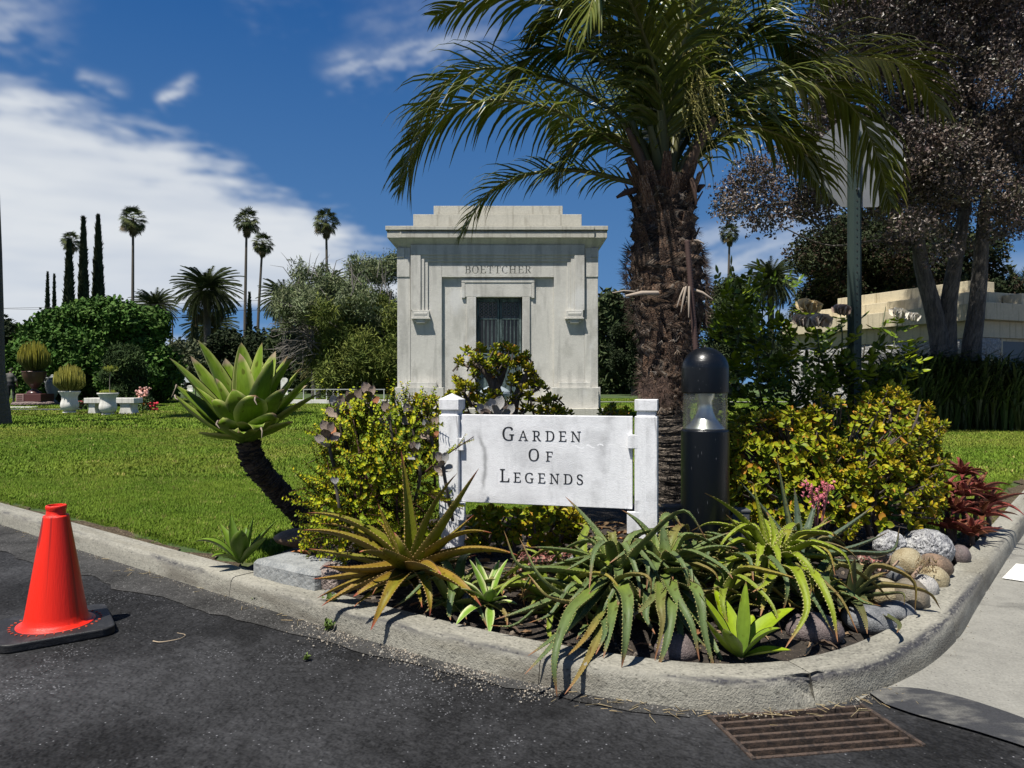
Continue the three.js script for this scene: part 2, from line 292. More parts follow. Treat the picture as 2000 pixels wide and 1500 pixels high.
// --- road with the opening for the drain
const drainA = V(0.607, 0, 2.205), drainB = V(1.122, 0, 2.28), drainC = V(1.175, 0, 2.02), drainD = V(0.660, 0, 1.945);
const flat = (pts, y, holes = []) => {   // a level sheet with uv in metres; pts are Vector3
  const sh = new THREE.Shape(pts.map((p) => new THREE.Vector2(p.x, -p.z)));
  for (const h of holes) sh.holes.push(new THREE.Path(h.map((p) => new THREE.Vector2(p.x, -p.z))));
  const g = new THREE.ShapeGeometry(sh).rotateX(-Math.PI / 2).translate(0, y, 0); return uvBox(g);
};
const footOf = (off, i0 = 0, i1 = KN, step = 3) => { const o = []; for (let i = i0; i <= i1; i += step) o.push(kerbAt(i, off)); return o; };
const drainHole = [drainA, drainB, drainC, drainD];
{
  const rect = (x0, x1, d0, d1) => [V(x0, 0, d0), V(x1, 0, d0), V(x1, 0, d1), V(x0, 0, d1)], near = rect(0.5, 1.3, 1.85, 2.42);
  struct('asphalt_road', merge([flat(near, 0, [drainHole]), flat(rect(-60, 60, -60, 1.85), 0), flat(rect(-60, 60, 2.42, 30), 0), flat(rect(-60, 0.5, 1.85, 2.42), 0), flat(rect(1.3, 60, 1.85, 2.42), 0)]), asphaltMat);
}
// pale dusty margin where sand has washed against the kerb
{
  const edge = []; const iEnd = kerbPts.findIndex((p) => p.x > 0.5); for (let i = 30; i <= iEnd; i += 1) edge.push(i);
  const inner = edge.map((i) => kerbAt(i, 0.03)), outer = edge.map((i) => kerbAt(i, -(0.04 + 0.30 * smooth(iEnd, iEnd - 60, i) * (0.4 + 1.1 * fbm2(i * 0.13, 3, 5)) + 0.03 * hash(i, 2)))).reverse();
  struct('dusty_gutter', flat([...inner, ...outer], 0.004), dustyMat);
}
// concrete side street on the right, asphalt feathered over its edge
const iR = kerbPts.findIndex((p) => p.x > 1.13);
{
  const edge = [[1676, 1372], [1700, 1357], [1756, 1349], [1820, 1356], [1900, 1378], [1990, 1412], [2140, 1455], [2500, 1500]].map(([x, y]) => G(x, y));
  struct('concrete_pavement', flat([...footOf(0.03, iR, KN, 3), V(40, 0, 14), V(40, 0, 0.2), ...edge.reverse()], 0.0045), concreteMat);
  const tongueTop = [[1690, 1353], [1740, 1345], [1800, 1350], [1870, 1366], [1950, 1392], [2060, 1432]], tongueLow = [[2080, 1490], [1980, 1455], [1900, 1432], [1840, 1416], [1780, 1400], [1730, 1382]];
  const wob = ([x, y], k) => G(x + 8 * (hash(k, 1) - 0.5), y + 5 * (hash(k, 2) - 0.5));
  const smearTex = texture(512, 512, (u, v) => { const st = fbm2(u * 14, v * 40, 4, [14, 40], 3), b = fbm2(u * 6, v * 6, 5, 6, 8), f = noise2(u * 256, v * 256, 256, 5), w = smooth(0.45, 0.75, 0.35 * st + 0.65 * b); return shadeOf(mix3([0.03, 0.031, 0.034], [0.13, 0.126, 0.112], w), 0.75 + 0.5 * f); });
  struct('asphalt_patch', flat([...curveFlat(tongueTop), ...curveFlat(tongueLow)], 0.009), std({ map: scaled(smearTex, 1.2), bumpMap: scaled(asphaltBump, 1.3), bumpScale: 0.003, roughness: 0.95 }));
  function curveFlat(l) { return curve(l.map(wob), 30); }
  const paint = texture(256, 256, (u, v) => mix3([0.72, 0.71, 0.66], [0.3, 0.29, 0.26], smooth(0.66, 0.8, fbm2(u * 40, v * 40, 4, 40, 3))));
  struct('painted_stop_line', flat((() => { const a = G(1957, 1133), b = G(1985, 1104), n = kerbIn[nearKerb(b.x, b.z)[0]]; return [a, b, b.clone().addScaledVector(n, -3.2), a.clone().addScaledVector(n, -3.2)]; })(), 0.0105), std({ map: scaled(paint, 1.5), roughness: 0.8 }));
}
// --- kerb, one cast length after another
{
  const kerb = new THREE.Group(); kerb.name = 'kerb'; kerb.userData.kind = 'structure'; scene.add(kerb);
  const prof = [[-0.004, -0.05], [0.0, 0.0], [0.006, 0.045], [0.009, 0.072], [0.015, 0.085], [0.025, 0.093], [0.04, KERB], [0.1, KERB], [0.146, KERB - 0.001], [0.150, KERB - 0.006], [0.150, -0.03]];
  const plen = [0]; for (let k = 1; k < prof.length; k++) plen.push(plen[k - 1] + Math.hypot(prof[k][0] - prof[k - 1][0], prof[k][1] - prof[k - 1][1]));
  const xs = [-8.9, -5.2, -1.37, 0.02, 0.92, 1.74, 2.32, 3.25, 6.4, 9.5], cuts = [0, ...xs.map((x) => kerbPts.findIndex((p) => p.x > x)), KN];
  const sub = 3;
  for (let c = 0; c < cuts.length - 1; c++) {
    const pos = [], uv = [], idx = [], f0 = cuts[c] + (c ? 0.035 : 0), f1 = cuts[c + 1], n = Math.max(6, Math.round((f1 - f0) * sub / (c === 0 || c > 8 ? 3 : 1))), m = prof.length, dy = (hash(c, 3) - 0.5) * 0.003;
    for (let i = 0; i <= n; i++) {
      const f = lerp(f0, f1, i / n), a = Math.min(KN - 1, Math.floor(f)), k = f - a, s = f / KN * kerbLen;
      const p = kerbPts[a].clone().lerp(kerbPts[a + 1], k), nn = kerbIn[a].clone().lerp(kerbIn[a + 1], k).normalize(), end = i === 0 || i === n ? 0.004 : 0;
      for (let q = 0; q < m; q++) {
        let [o, y] = prof[q];
        o += 0.003 * (fbm2(s * 3, q * 0.5, 3, 0, 2) - 0.5) + end * (q < 5 ? 1 : 0); y += y > 0.02 ? dy + 0.003 * (fbm2(s * 2.5, q * 0.3 + 9, 3, 0, 4) - 0.5) - end : 0;
        const chip = Math.exp(-((s - kerbMid + 0.36) ** 2) / 0.008) * (q > 1 && q < 6 ? 1 : 0); o += 0.022 * chip * (0.6 + fbm2(s * 30, q, 2)); y -= 0.010 * chip;
        pos.push(p.x + nn.x * o, y, p.z + nn.z * o); uv.push((s - KU0) / KUL, plen[q] / 0.34);
      }
    }
    for (let i = 0; i < n; i++) for (let q = 0; q < m - 1; q++) { const a = i * m + q; idx.push(a, a + 1, a + m, a + m, a + 1, a + m + 1); }
    for (const e of [0, n]) for (let q = 1; q < m - 1; q++) idx.push(e * m, e * m + q, e * m + q + 1);
    const g = new THREE.BufferGeometry(); g.setAttribute('position', new THREE.Float32BufferAttribute(pos, 3)); g.setAttribute('uv', new THREE.Float32BufferAttribute(uv, 2)); g.setIndex(idx);
    struct('kerb_section', toCreasedNormals(g, 0.7), kerbMat, kerb);
  }
}

// --- lawn: one sheet out to the horizon, with grass on it
const turfTex = texture(512, 512, (u, v) => {
  const m = fbm2(u * 50, v * 50, 4, 50, 3), big = fbm2(u * 4, v * 4, 4, 4, 6), dry = smooth(0.5, 0.75, fbm2(u * 7, v * 7, 4, 7, 14));
  let c = mix3([0.030, 0.062, 0.012], [0.055, 0.085, 0.018], m); c = mix3(c, [0.11, 0.095, 0.035], dry * 0.5); return c.map((x) => x * (0.75 + 0.5 * big));
});
struct('lawn', flat([...footOf(0.12), V(60, 0, 69), V(600, 0, 300), V(600, 0, 900), V(-600, 0, 900), V(-600, 0, 300), V(-60, 0, 48)], LAWN - 0.03), std({ map: scaled(turfTex, 0.4), bumpMap: scaled(lumpy, 3), bumpScale: 0.03, roughness: 1 }));
// worn strip of bare earth where the turf meets the kerb
{
  const a = [], b = []; const iBed = kerbPts.findIndex((p) => p.x > -1.5), iBack = kerbPts.findIndex((p) => p.x > 2.75);
  const strip = (i0, i1) => { const inn = [], out = []; for (let i = i0; i <= i1; i++) { inn.push(kerbAt(i, 0.148)); out.push(kerbAt(i, 0.165 + 0.16 * fbm2(i * 0.37, 4, 4) + 0.04 * hash(i, 8))); } return flat([...inn, ...out.reverse()], LAWN - 0.018); };
  struct('bare_earth_edge', merge([strip(20, iBed), strip(iBack, iBack + 60)]), phys({ map: scaled(texture(256, 256, (u, v) => { const m = fbm2(u * 40, v * 40, 4, 40, 3), f = hash(Math.floor(u * 128), Math.floor(v * 128), 4); return f > 0.95 ? [0.28, 0.24, 0.16] : mix3([0.035, 0.026, 0.018], [0.13, 0.10, 0.065], m); }), 1.5), roughness: 1, specularIntensity: 0.2, bumpMap: scaled(lumpy, 6), bumpScale: 0.02 }));
}
// gentle rise at the back with the far graves
{
  const g = new THREE.PlaneGeometry(260, 120, 60, 24).rotateX(-Math.PI / 2).translate(-30, 0, -118), p = g.attributes.position;
  for (let i = 0; i < p.count; i++) { const x = p.getX(i), d = -p.getZ(i); p.setY(i, LAWN - 0.12 + 0.75 * smooth(62, 110, d) * smooth(190, 150, d) * smooth(-165, -120, x) * smooth(105, 60, x) + 0.05 * (fbm2(x * 0.1, d * 0.1, 3) - 0.5)); }
  g.computeVertexNormals(); struct('grass_rise', uvBox(g), std({ map: scaled(turfTex, 0.2), roughness: 1, color: col(1.5, 1.5, 1.5) }));
}
// --- planting bed: a low mound of dark soil inside the corner
const bedEdge = [[-1.42, 3.66], [-0.95, 3.3], [-0.5, 3.0], [0.05, 2.65], [0.42, 2.47], [0.74, 2.38], [1.02, 2.45], [1.36, 2.68], [1.68, 2.97], [2.02, 3.37], [2.42, 3.83], [2.82, 4.3], [2.7, 4.9], [2.0, 5.6], [0.8, 5.7], [-0.4, 5.2], [-1.2, 4.5]];
function bedInside(x, d) {   // signed distance to the bed's edge, + inside
  let inside = false, best = 1e9;
  for (let i = 0, j = bedEdge.length - 1; i < bedEdge.length; j = i++) {
    const [xi, yi] = bedEdge[i], [xj, yj] = bedEdge[j];
    if ((yi > d) !== (yj > d) && x < (xj - xi) * (d - yi) / (yj - yi) + xi) inside = !inside;
    const dx = xj - xi, dy = yj - yi, t = clamp(((x - xi) * dx + (d - yi) * dy) / (dx * dx + dy * dy)); best = Math.min(best, Math.hypot(x - xi - dx * t, d - yi - dy * t));
  }
  return inside ? best : -best;
}
const soilY = (x, d) => { const s = bedInside(x, d); return s < 0 ? Math.max(-0.04, LAWN - 0.01 + s * 0.9) : LAWN - 0.012 + 0.075 * smooth(0, 0.55, s) + 0.022 * (fbm2(x * 5, d * 5, 3) - 0.5) * smooth(0, 0.1, s) * 2; };
const soilTex = texture(512, 512, (u, v) => { const m = fbm2(u * 40, v * 40, 4, 40, 3), big = fbm2(u * 6, v * 6, 4, 6, 6), l = hash(Math.floor(u * 200), Math.floor(v * 200), 4); let c = mix3([0.012, 0.009, 0.007], [0.055, 0.042, 0.03], m * 0.7 + big * 0.3 - 0.1); if (l > 0.97) c = [0.16, 0.13, 0.10]; return c; });
{
  const g = new THREE.PlaneGeometry(5.2, 4.4, 150, 130).rotateX(-Math.PI / 2).translate(0.7, 0, -4.0), p = g.attributes.position;
  for (let i = 0; i < p.count; i++) p.setY(i, soilY(p.getX(i), -p.getZ(i)));
  g.computeVertexNormals(); struct('planting_bed_soil', uvBox(g), std({ map: scaled(soilTex, 1.6), bumpMap: scaled(lumpy, 5), bumpScale: 0.02, roughness: 1 }));
}
// --- grass blades
{
  R = rng(21);
  const tuft = (n, h, w, spread) => {
    const pos = [];
    for (let i = 0; i < n; i++) {
      const a = rr(0, 6.28), x = rr(-spread, spread), z = rr(-spread, spread), hh = h * rr(0.6, 1.15), lean = rr(0.15, 0.75) * hh, dx = Math.cos(a), dz = Math.sin(a), sx = -dz * w / 2, sz = dx * w / 2;
      const q = (t, k) => [x + dx * lean * t * t + sx * k * (1 - t * 0.5), hh * t * (1 - 0.25 * t), z + dz * lean * t * t + sz * k * (1 - t * 0.5)];
      pos.push(...q(0, -1), ...q(0, 1), ...q(0.55, 1), ...q(0, -1), ...q(0.55, 1), ...q(0.55, -1), ...q(0.55, -1), ...q(0.55, 1), ...q(1, 0));
    }
    const g = new THREE.BufferGeometry(); g.setAttribute('position', new THREE.Float32BufferAttribute(pos, 3)); g.computeVertexNormals(); return g;
  };
  const near = tuft(14, 0.047, 0.0036, 0.024), mid = tuft(12, 0.06, 0.008, 0.05), far = tuft(10, 0.075, 0.02, 0.12);
  const mN = [], cN = [], mM = [], cM = [], mF = [], cF = [], up = new THREE.Vector3(0, 1, 0);
  const shade = (x, d) => { const dry = smooth(0.46, 0.7, fbm2(x * 0.45 + 5, d * 0.35, 5, 0, 3)), patch = fbm2(x * 1.8, d * 1.5, 3, 0, 8); let c = mix3([0.085, 0.160, 0.013], [0.165, 0.235, 0.024], patch); c = mix3(c, [0.30, 0.25, 0.055], dry * 0.5 * R()); if (R() < 0.03) c = [0.34, 0.30, 0.10]; return vary(c, 0.3); };
  const put = (n, d0, d1, m, c, s0, s1, okEdge) => {
    for (let i = 0; i < n; i++) {
      const d = Math.sqrt(lerp(d0 * d0, d1 * d1, R())), x = d * rr(-0.86, 0.86);
      const [, off] = d < 16 ? nearKerb(x, -d) : [0, 9]; const bare = off < 0.5 ? fbm2(x * 2.2, d * 2.2, 4, 0, 55) : 1; if (off < 0.135 + 0.05 * R() || (off < 0.32 && bare < 0.42 + 0.25 * R()) || (d < 7 && bedInside(x, d) > -0.03 - 0.05 * R())) continue;
      const s = rr(s0, s1) * (off < 0.35 && d < 16 ? 0.55 : 1);
      m.push(M4(V(x, LAWN - 0.03, d), new THREE.Quaternion().setFromAxisAngle(up, rr(0, 6.3)), new THREE.Vector3(s, s * rr(0.75, 1.25), s))); c.push(shade(x, d));
    }
  };
  put(150000, 3.2, 7.5, mN, cN, 0.8, 1.25); put(110000, 7.2, 15, mM, cM, 0.8, 1.25); put(100000, 14.5, 46, mF, cF, 0.8, 1.5);
  const gm = phys({ roughness: 0.7, specularIntensity: 0.25 });
  for (const [g, m, c] of [[near, mN, cN], [mid, mM, cM], [far, mF, cF]]) { const o = instanced(scene, numbered('lawn_grass'), g, gm, m, c); tag(o, ['short mown green grass growing close behind the kerb', 'mown green grass across the middle of the lawn', 'mown green grass in the far lawn among the graves'][g === near ? 0 : g === mid ? 1 : 2], 'grass'); }
}
// --- drain: pit walls under the road
{
  const pit = [], w = drainHole, y0 = -0.45;
  for (let k = 0; k < 4; k++) { const a = w[k], b = w[(k + 1) % 4]; pit.push(a.x, 0, a.z, b.x, 0, b.z, b.x, y0, b.z, a.x, 0, a.z, b.x, y0, b.z, a.x, y0, a.z); }
  pit.push(w[0].x, y0, w[0].z, w[1].x, y0, w[1].z, w[2].x, y0, w[2].z, w[0].x, y0, w[0].z, w[2].x, y0, w[2].z, w[3].x, y0, w[3].z);
  const g = new THREE.BufferGeometry(); g.setAttribute('position', new THREE.Float32BufferAttribute(pit, 3)); g.computeVertexNormals();
  struct('drain_pit', uvBox(g), concreteMat);
  const rustTex = texture(256, 256, (u, v) => { const n = fbm2(u * 20, v * 20, 5, 20, 3), s = fbm2(u * 70, v * 70, 3, 70, 5); return mix3([0.035, 0.027, 0.023], [0.10, 0.068, 0.05], smooth(0.35, 0.7, n * 0.7 + s * 0.3)); });
  const rust = std({ map: scaled(rustTex, 5), bumpMap: scaled(grain, 6), bumpScale: 0.002, roughness: 0.8, metalness: 0.25 });
  const e1 = drainB.clone().sub(drainA), e2 = drainD.clone().sub(drainA), L = e1.length(), D = e2.length(), ux = e1.clone().normalize(), uz = e2.clone().addScaledVector(ux, -e2.dot(ux)).normalize();
  const t = thing('storm_drain_grate', 'rusty steel storm drain grate set in the road below the kerb', 'drain grate', drainA.clone());
  t.setRotationFromMatrix(new THREE.Matrix4().makeBasis(ux, new THREE.Vector3(0, 1, 0), uz));   // local x along the bars, z towards the viewer
  const sk = drainD.clone().sub(drainA).dot(ux);
  const barGeo = (len) => uvBox(rbox(len, 0.052, 0.011, 0.002, len / 2, -0.028, 0));
  for (let k = 0; k < 7; k++) { const f = k / 6, b = part(t, 'bar', barGeo(L - 0.02), rust); b.position.set(0.008 + sk * f, 0.004 - 0.001 * (k % 2), 0.008 + (D - 0.018) * f); }
  const side = (x) => { const g2 = uvBox(rbox(0.012, 0.062, Math.hypot(D, sk), 0.002, 0, -0.03, Math.hypot(D, sk) / 2)); const m = part(t, 'side_rail', g2, rust); m.position.set(x, 0.006, 0.002); m.rotation.y = Math.atan2(sk, D); };
  side(0.002); side(L - 0.004);
}

// ================================================================ STREET FURNITURE
// --- traffic cone
{
  const c = V(-1.9, 0, 2.96), t = thing('traffic_cone', 'orange-red traffic cone with black rubber base standing on the asphalt', 'traffic cone', c); t.rotation.y = 0.62;
  const wearTex = texture(256, 512, (u, v) => { const st = fbm2(u * 14, v * 3, 4, 0, 3), sc = smooth(0.62, 0.8, fbm2(u * 30, v * 5, 4, 0, 9)); return mix3(mix3([0.86, 0.020, 0.004], [0.40, 0.012, 0.006], clamp(sc * 0.8 + (st - 0.4) * 0.4)), [0.06, 0.02, 0.02], 0.75 * smooth(0.68, 0.76, fbm2(u * 9 + 3, v * 26, 4, 0, 31)) * smooth(0.5, 0.62, fbm2(u * 4, v * 3, 3, 0, 33))); });
  const orange = phys({ map: wearTex, roughness: 0.42, bumpMap: scaled(grain, 4), bumpScale: 0.001 });
  const shellPts = [[0.142, 0.034], [0.142, 0.039], [0.126, 0.043], [0.118, 0.052], [0.112, 0.075], [0.048, 0.478], [0.046, 0.484], [0.0365, 0.487], [0.0355, 0.508], [0.0385, 0.512], [0.0385, 0.522], [0.036, 0.526], [0.030, 0.526], [0.029, 0.5], [0.029, 0.44]];
  part(t, 'cone_body', lathe(shellPts, 64), orange);
  const s = new THREE.Shape(), a = 0.192, r = 0.055; s.moveTo(-a + r, -a); s.lineTo(a - r, -a); s.quadraticCurveTo(a, -a, a, -a + r); s.lineTo(a, a - r); s.quadraticCurveTo(a, a, a - r, a); s.lineTo(-a + r, a); s.quadraticCurveTo(-a, a, -a, a - r); s.lineTo(-a, -a + r); s.quadraticCurveTo(-a, -a, -a + r, -a);
  const bg = new THREE.ExtrudeGeometry(s, { depth: 0.022, bevelEnabled: true, bevelSize: 0.008, bevelThickness: 0.007, bevelSegments: 3, curveSegments: 8 }).rotateX(-Math.PI / 2).translate(0, 0.007, 0);
  const rub = texture(256, 256, (u, v) => { const n = fbm2(u * 8, v * 8, 5, 8, 3); const c2 = 0.009 + 0.02 * smooth(0.5, 0.8, n); return [c2, c2, c2 * 1.05]; });
  part(t, 'rubber_base', uvBox(bg), std({ map: scaled(rub, 3), bumpMap: scaled(grain, 5), bumpScale: 0.0015, roughness: 0.6 }));
  const dot = new THREE.BoxGeometry(0.010, 0.003, 0.004), dm = std({ color: col(0.55, 0.07, 0.03) });
  for (let k = 0; k < 34; k++) { const q = k / 34 * Math.PI * 2, m = part(t, 'moulded_dot', dot, dm); m.position.set(Math.cos(q) * 0.162, 0.0375, Math.sin(q) * 0.162); m.rotation.y = -q; }
}
const CAP = 1.03;   // em over capital height
// --- marble sign on two posts
const font = await new FontLoader().loadAsync('fonts/droid/droid_serif_regular.typeface.json');
{
  const dl = 3.48, dr = 3.27, L = P(901, 900, dl), Rr = P(1236, 900, dr); L.y = Rr.y = 0;
  const ux = Rr.clone().sub(L), W = ux.length(); ux.normalize(); const uz = new THREE.Vector3(-ux.z, 0, ux.x); if (uz.z < 0) uz.negate();
  const marbleTex = texture(1024, 512, (u, v) => {
    const f = noise2(u * 500, v * 250, 0, 1), m = fbm2(u * 60, v * 30, 3, 0, 3), cl = fbm2(u * 5 + 2, v * 4, 5, 0, 6), warp = fbm2(u * 6, v * 5, 4, 0, 9) - 0.5;
    const vein = Math.exp(-(((u - 0.115 - 0.03 * Math.sin(v * 4) + warp * 0.06) / 0.012) ** 2)) * smooth(0.9, 0.6, v) * smooth(0.05, 0.3, v), vein2 = Math.exp(-(((u - 0.83 + warp * 0.2 - 0.08 * (v - 0.5)) / 0.03) ** 2)) * 0.45 * smooth(0.2, 0.5, fbm2(u * 9, v * 9, 3, 0, 2));
    const drip = smooth(0.58, 0.75, fbm2(u * 40, v * 4, 4, 0, 14)) * 0.06;
    let c = 0.80 + 0.10 * (f - 0.5) + 0.08 * (m - 0.5) - 0.15 * smooth(0.45, 0.75, cl) - 0.36 * vein - 0.3 * vein2 - drip;
    const crack = Math.abs(v - 0.66 - 0.18 * (u - 0.72) + 0.015 * Math.sin(u * 90)) < 0.008 && u > 0.68 && u < 0.84 && fbm2(u * 60, v * 60, 2) > 0.42; if (crack) c = 0.92;
    return [c * 0.985, c * 0.99, c];
  }, true, true);
  const marble = phys({ map: marbleTex, roughness: 0.38, bumpMap: scaled(grain, 3), bumpScale: 0.001 });
  const t = thing('garden_sign', 'white marble sign reading Garden Of Legends between two white posts', 'sign', L.clone());
  t.setRotationFromMatrix(new THREE.Matrix4().makeBasis(ux, new THREE.Vector3(0, 1, 0), uz));
  const yTop = EYE - (811 - 750) / FOCAL * (dl + dr) / 2, yBot = EYE - (986 - 750) / FOCAL * (dl + dr) / 2, H = yTop - yBot;
  const pg = rbox(W - 0.002, H, 0.034, 0.003, W / 2, (yTop + yBot) / 2, 0), pu = prep(pg), pp = pu.attributes.position, uv = new Float32Array(pp.count * 2);
  for (let i = 0; i < pp.count; i++) { uv[i * 2] = pp.getX(i) / W; uv[i * 2 + 1] = (pp.getY(i) - yBot) / H; } pu.setAttribute('uv', new THREE.BufferAttribute(uv, 2));
  const panel = part(t, 'marble_panel', pu, marble);
  const ink = std({ color: col(0.016, 0.017, 0.02), roughness: 0.5 });
  const line = (txt, x0, x1, y, cap, low) => {   // small capitals spread between x0 and x1
    const gl = [...txt].map((ch, i) => { const g = new TextGeometry(ch, { font, size: (i ? low : cap) * CAP, depth: 0.004, curveSegments: 5 }); g.computeBoundingBox(); return [g, g.boundingBox.min.x, g.boundingBox.max.x]; });
    const total = gl.reduce((s, g) => s + g[2] - g[1], 0), gap = (x1 - x0 - total) / (gl.length - 1); let x = x0;
    for (const [g, a, b] of gl) { part(panel, 'letter', g.translate(x - a, y, 0.0145), ink); x += b - a + gap; }
  };
  const sx = (px) => (px - 901) / 335 * W, sy = (py) => EYE - (py - 750) / FOCAL * (dl + dr) / 2;
  line('GARDEN', sx(987), sx(1140), sy(861), 0.0635, 0.0475); line('OF', sx(1039), sx(1086), sy(900), 0.0565, 0.0455); line('LEGENDS', sx(982), sx(1144), sy(943), 0.0605, 0.0465);
  const pw = 0.102, postTex = scaled(marbleTex, 3, 2), postMat = phys({ map: postTex, roughness: 0.5, bumpMap: scaled(grain, 4), bumpScale: 0.001 });
  const post = (x, capY, name, label) => {
    const p = new THREE.Group(); p.name = 'post'; p.position.x = x; t.add(p);
    const y0 = 0.05, neck = capY - 0.066;
    const shaft = merge([uvBox(rbox(pw, neck - y0 - 0.02, pw, 0.004, 0, (neck - 0.02 + y0) / 2, -0.012)), uvBox(rbox(pw - 0.018, 0.03, pw - 0.018, 0.002, 0, neck - 0.008, -0.012))]);
    const cap = merge([uvBox(rbox(pw, 0.052, pw, 0.003, 0, neck + 0.031, -0.012)), ...(name ? [] : [uvBox(new THREE.CylinderGeometry(0.001, pw * 0.705, 0.03, 4, 1).rotateY(Math.PI / 4).translate(0, neck + 0.0705, -0.012))])]);
    part(p, 'shaft', shaft, postMat); part(p, 'cap', cap, postMat);
    return p;
  };
  const a = post(-0.052, EYE - (776 - 750) / FOCAL * dl), b = post(W + 0.062, EYE - (776 - 750) / FOCAL * dr, 'flat');
  const tab = (p, x, y, w, h) => part(p, 'bracket', uvBox(rbox(w, h, 0.022, 0.002, x, y, 0.0288)), postMat);
  tab(a, 0.056, sy(870), 0.036, 0.06); tab(a, 0.056, sy(1004), 0.05, 0.085); tab(b, -0.06, sy(858), 0.045, 0.062); tab(b, -0.058, sy(1010), 0.055, 0.1);
}
// --- bollard lamp
{
  const d = 3.32, c = P(1377, 900, d); c.y = 0; const t = thing('bollard_lamp', 'black bollard lamp with clear lens beside the palm', 'bollard lamp', c);
  const blackTex = texture(512, 512, (u, v) => { const n = fbm2(u * 6, v * 4, 5, 6, 3), sc = hash(Math.floor(u * 400), Math.floor(v * 300), 2) > 0.997, dr2 = Math.abs(u - 0.285 - 0.006 * Math.sin(v * 12)) < 0.0035 && fbm2(u * 5, v * 40, 3) > 0.42; const k = 0.0045 + 0.006 * smooth(0.5, 0.8, n); return sc ? [0.16, 0.16, 0.17] : dr2 ? [0.2, 0.2, 0.2] : [k * 0.6, k * 0.9, k * 1.5]; });
  const paint = phys({ map: blackTex, roughness: 0.33, specularIntensity: 0.8, bumpMap: scaled(lumpy, 3), bumpScale: 0.0006 });
  const y = (py) => EYE - (py - 750) / FOCAL * d, r = 0.108;
  part(t, 'body', lathe([[0.0001, 0.07], [r + 0.002, 0.07], [r + 0.002, y(842)], [r - 0.003, y(838)], [r - 0.02, y(836)], [0.0001, y(836)]], 56), paint);
  part(t, 'dome', lathe([[0.0001, y(768)], [r - 0.006, y(768)], [r, y(766)], [r, y(720)], ...[10, 20, 30, 40, 50, 60, 70, 80].map((q) => [r * Math.cos(q * Math.PI / 180), y(722) + (y(678) - y(722)) * Math.sin(q * Math.PI / 180)]), [0.006, y(678.2)], [0.006, y(675)], [0.0001, y(674)]], 56), paint);
  part(t, 'lens', lathe([[r - 0.006, y(766)], [r - 0.006, y(838)], [r - 0.010, y(838)], [r - 0.010, y(766)], [r - 0.006, y(766)]], 48), phys({ color: col(0.88, 0.89, 0.86), transmission: 0.97, thickness: 0, roughness: 0.1, ior: 1.4 }));
  part(t, 'reflector', lathe([[0.045, y(768)], [0.045, y(775)], [0.034, y(783)], [0.033, y(793)], [0.037, y(803)], [0.048, y(815)], [0.068, y(826)], [0.088, y(834)], [0.09, y(837)]], 48), std({ color: col(0.72, 0.74, 0.77), metalness: 1, roughness: 0.32 }));
}
// --- grey junction boxes at its foot
for (const [px, py, d, label] of [[1313, 1022, 3.42, 'grey electrical box in the bed between sign post and bollard'], [1443, 1030, 3.4, 'grey electrical box half hidden behind the lime aloe']]) {
  const c = P(px, py, d), t = thing('junction_box', label, 'electrical box', c, undefined), gm = std({ color: col(0.075, 0.08, 0.085), roughness: 0.6, bumpMap: scaled(grain, 5), bumpScale: 0.001 });
  part(t, 'housing', rbox(0.085, 0.155, 0.07, 0.006), gm); part(t, 'lid', rbox(0.093, 0.012, 0.078, 0.003, 0, 0.083, 0), gm);
  part(t, 'screw', new THREE.CylinderGeometry(0.005, 0.005, 0.004, 10).rotateX(Math.PI / 2).translate(0.025, 0.04, 0.037), std({ color: col(0.4, 0.4, 0.4), metalness: 1, roughness: 0.4 }));
  part(t, 'hinge', rbox(0.02, 0.022, 0.03, 0.003, -0.055, 0.07, 0.01), gm);
  part(t, 'stake', rbox(0.02, Math.max(0.06, c.y - 0.06), 0.02, 0.003, 0, -0.0775 - Math.max(0.06, c.y - 0.06) / 2, 0), gm);
}
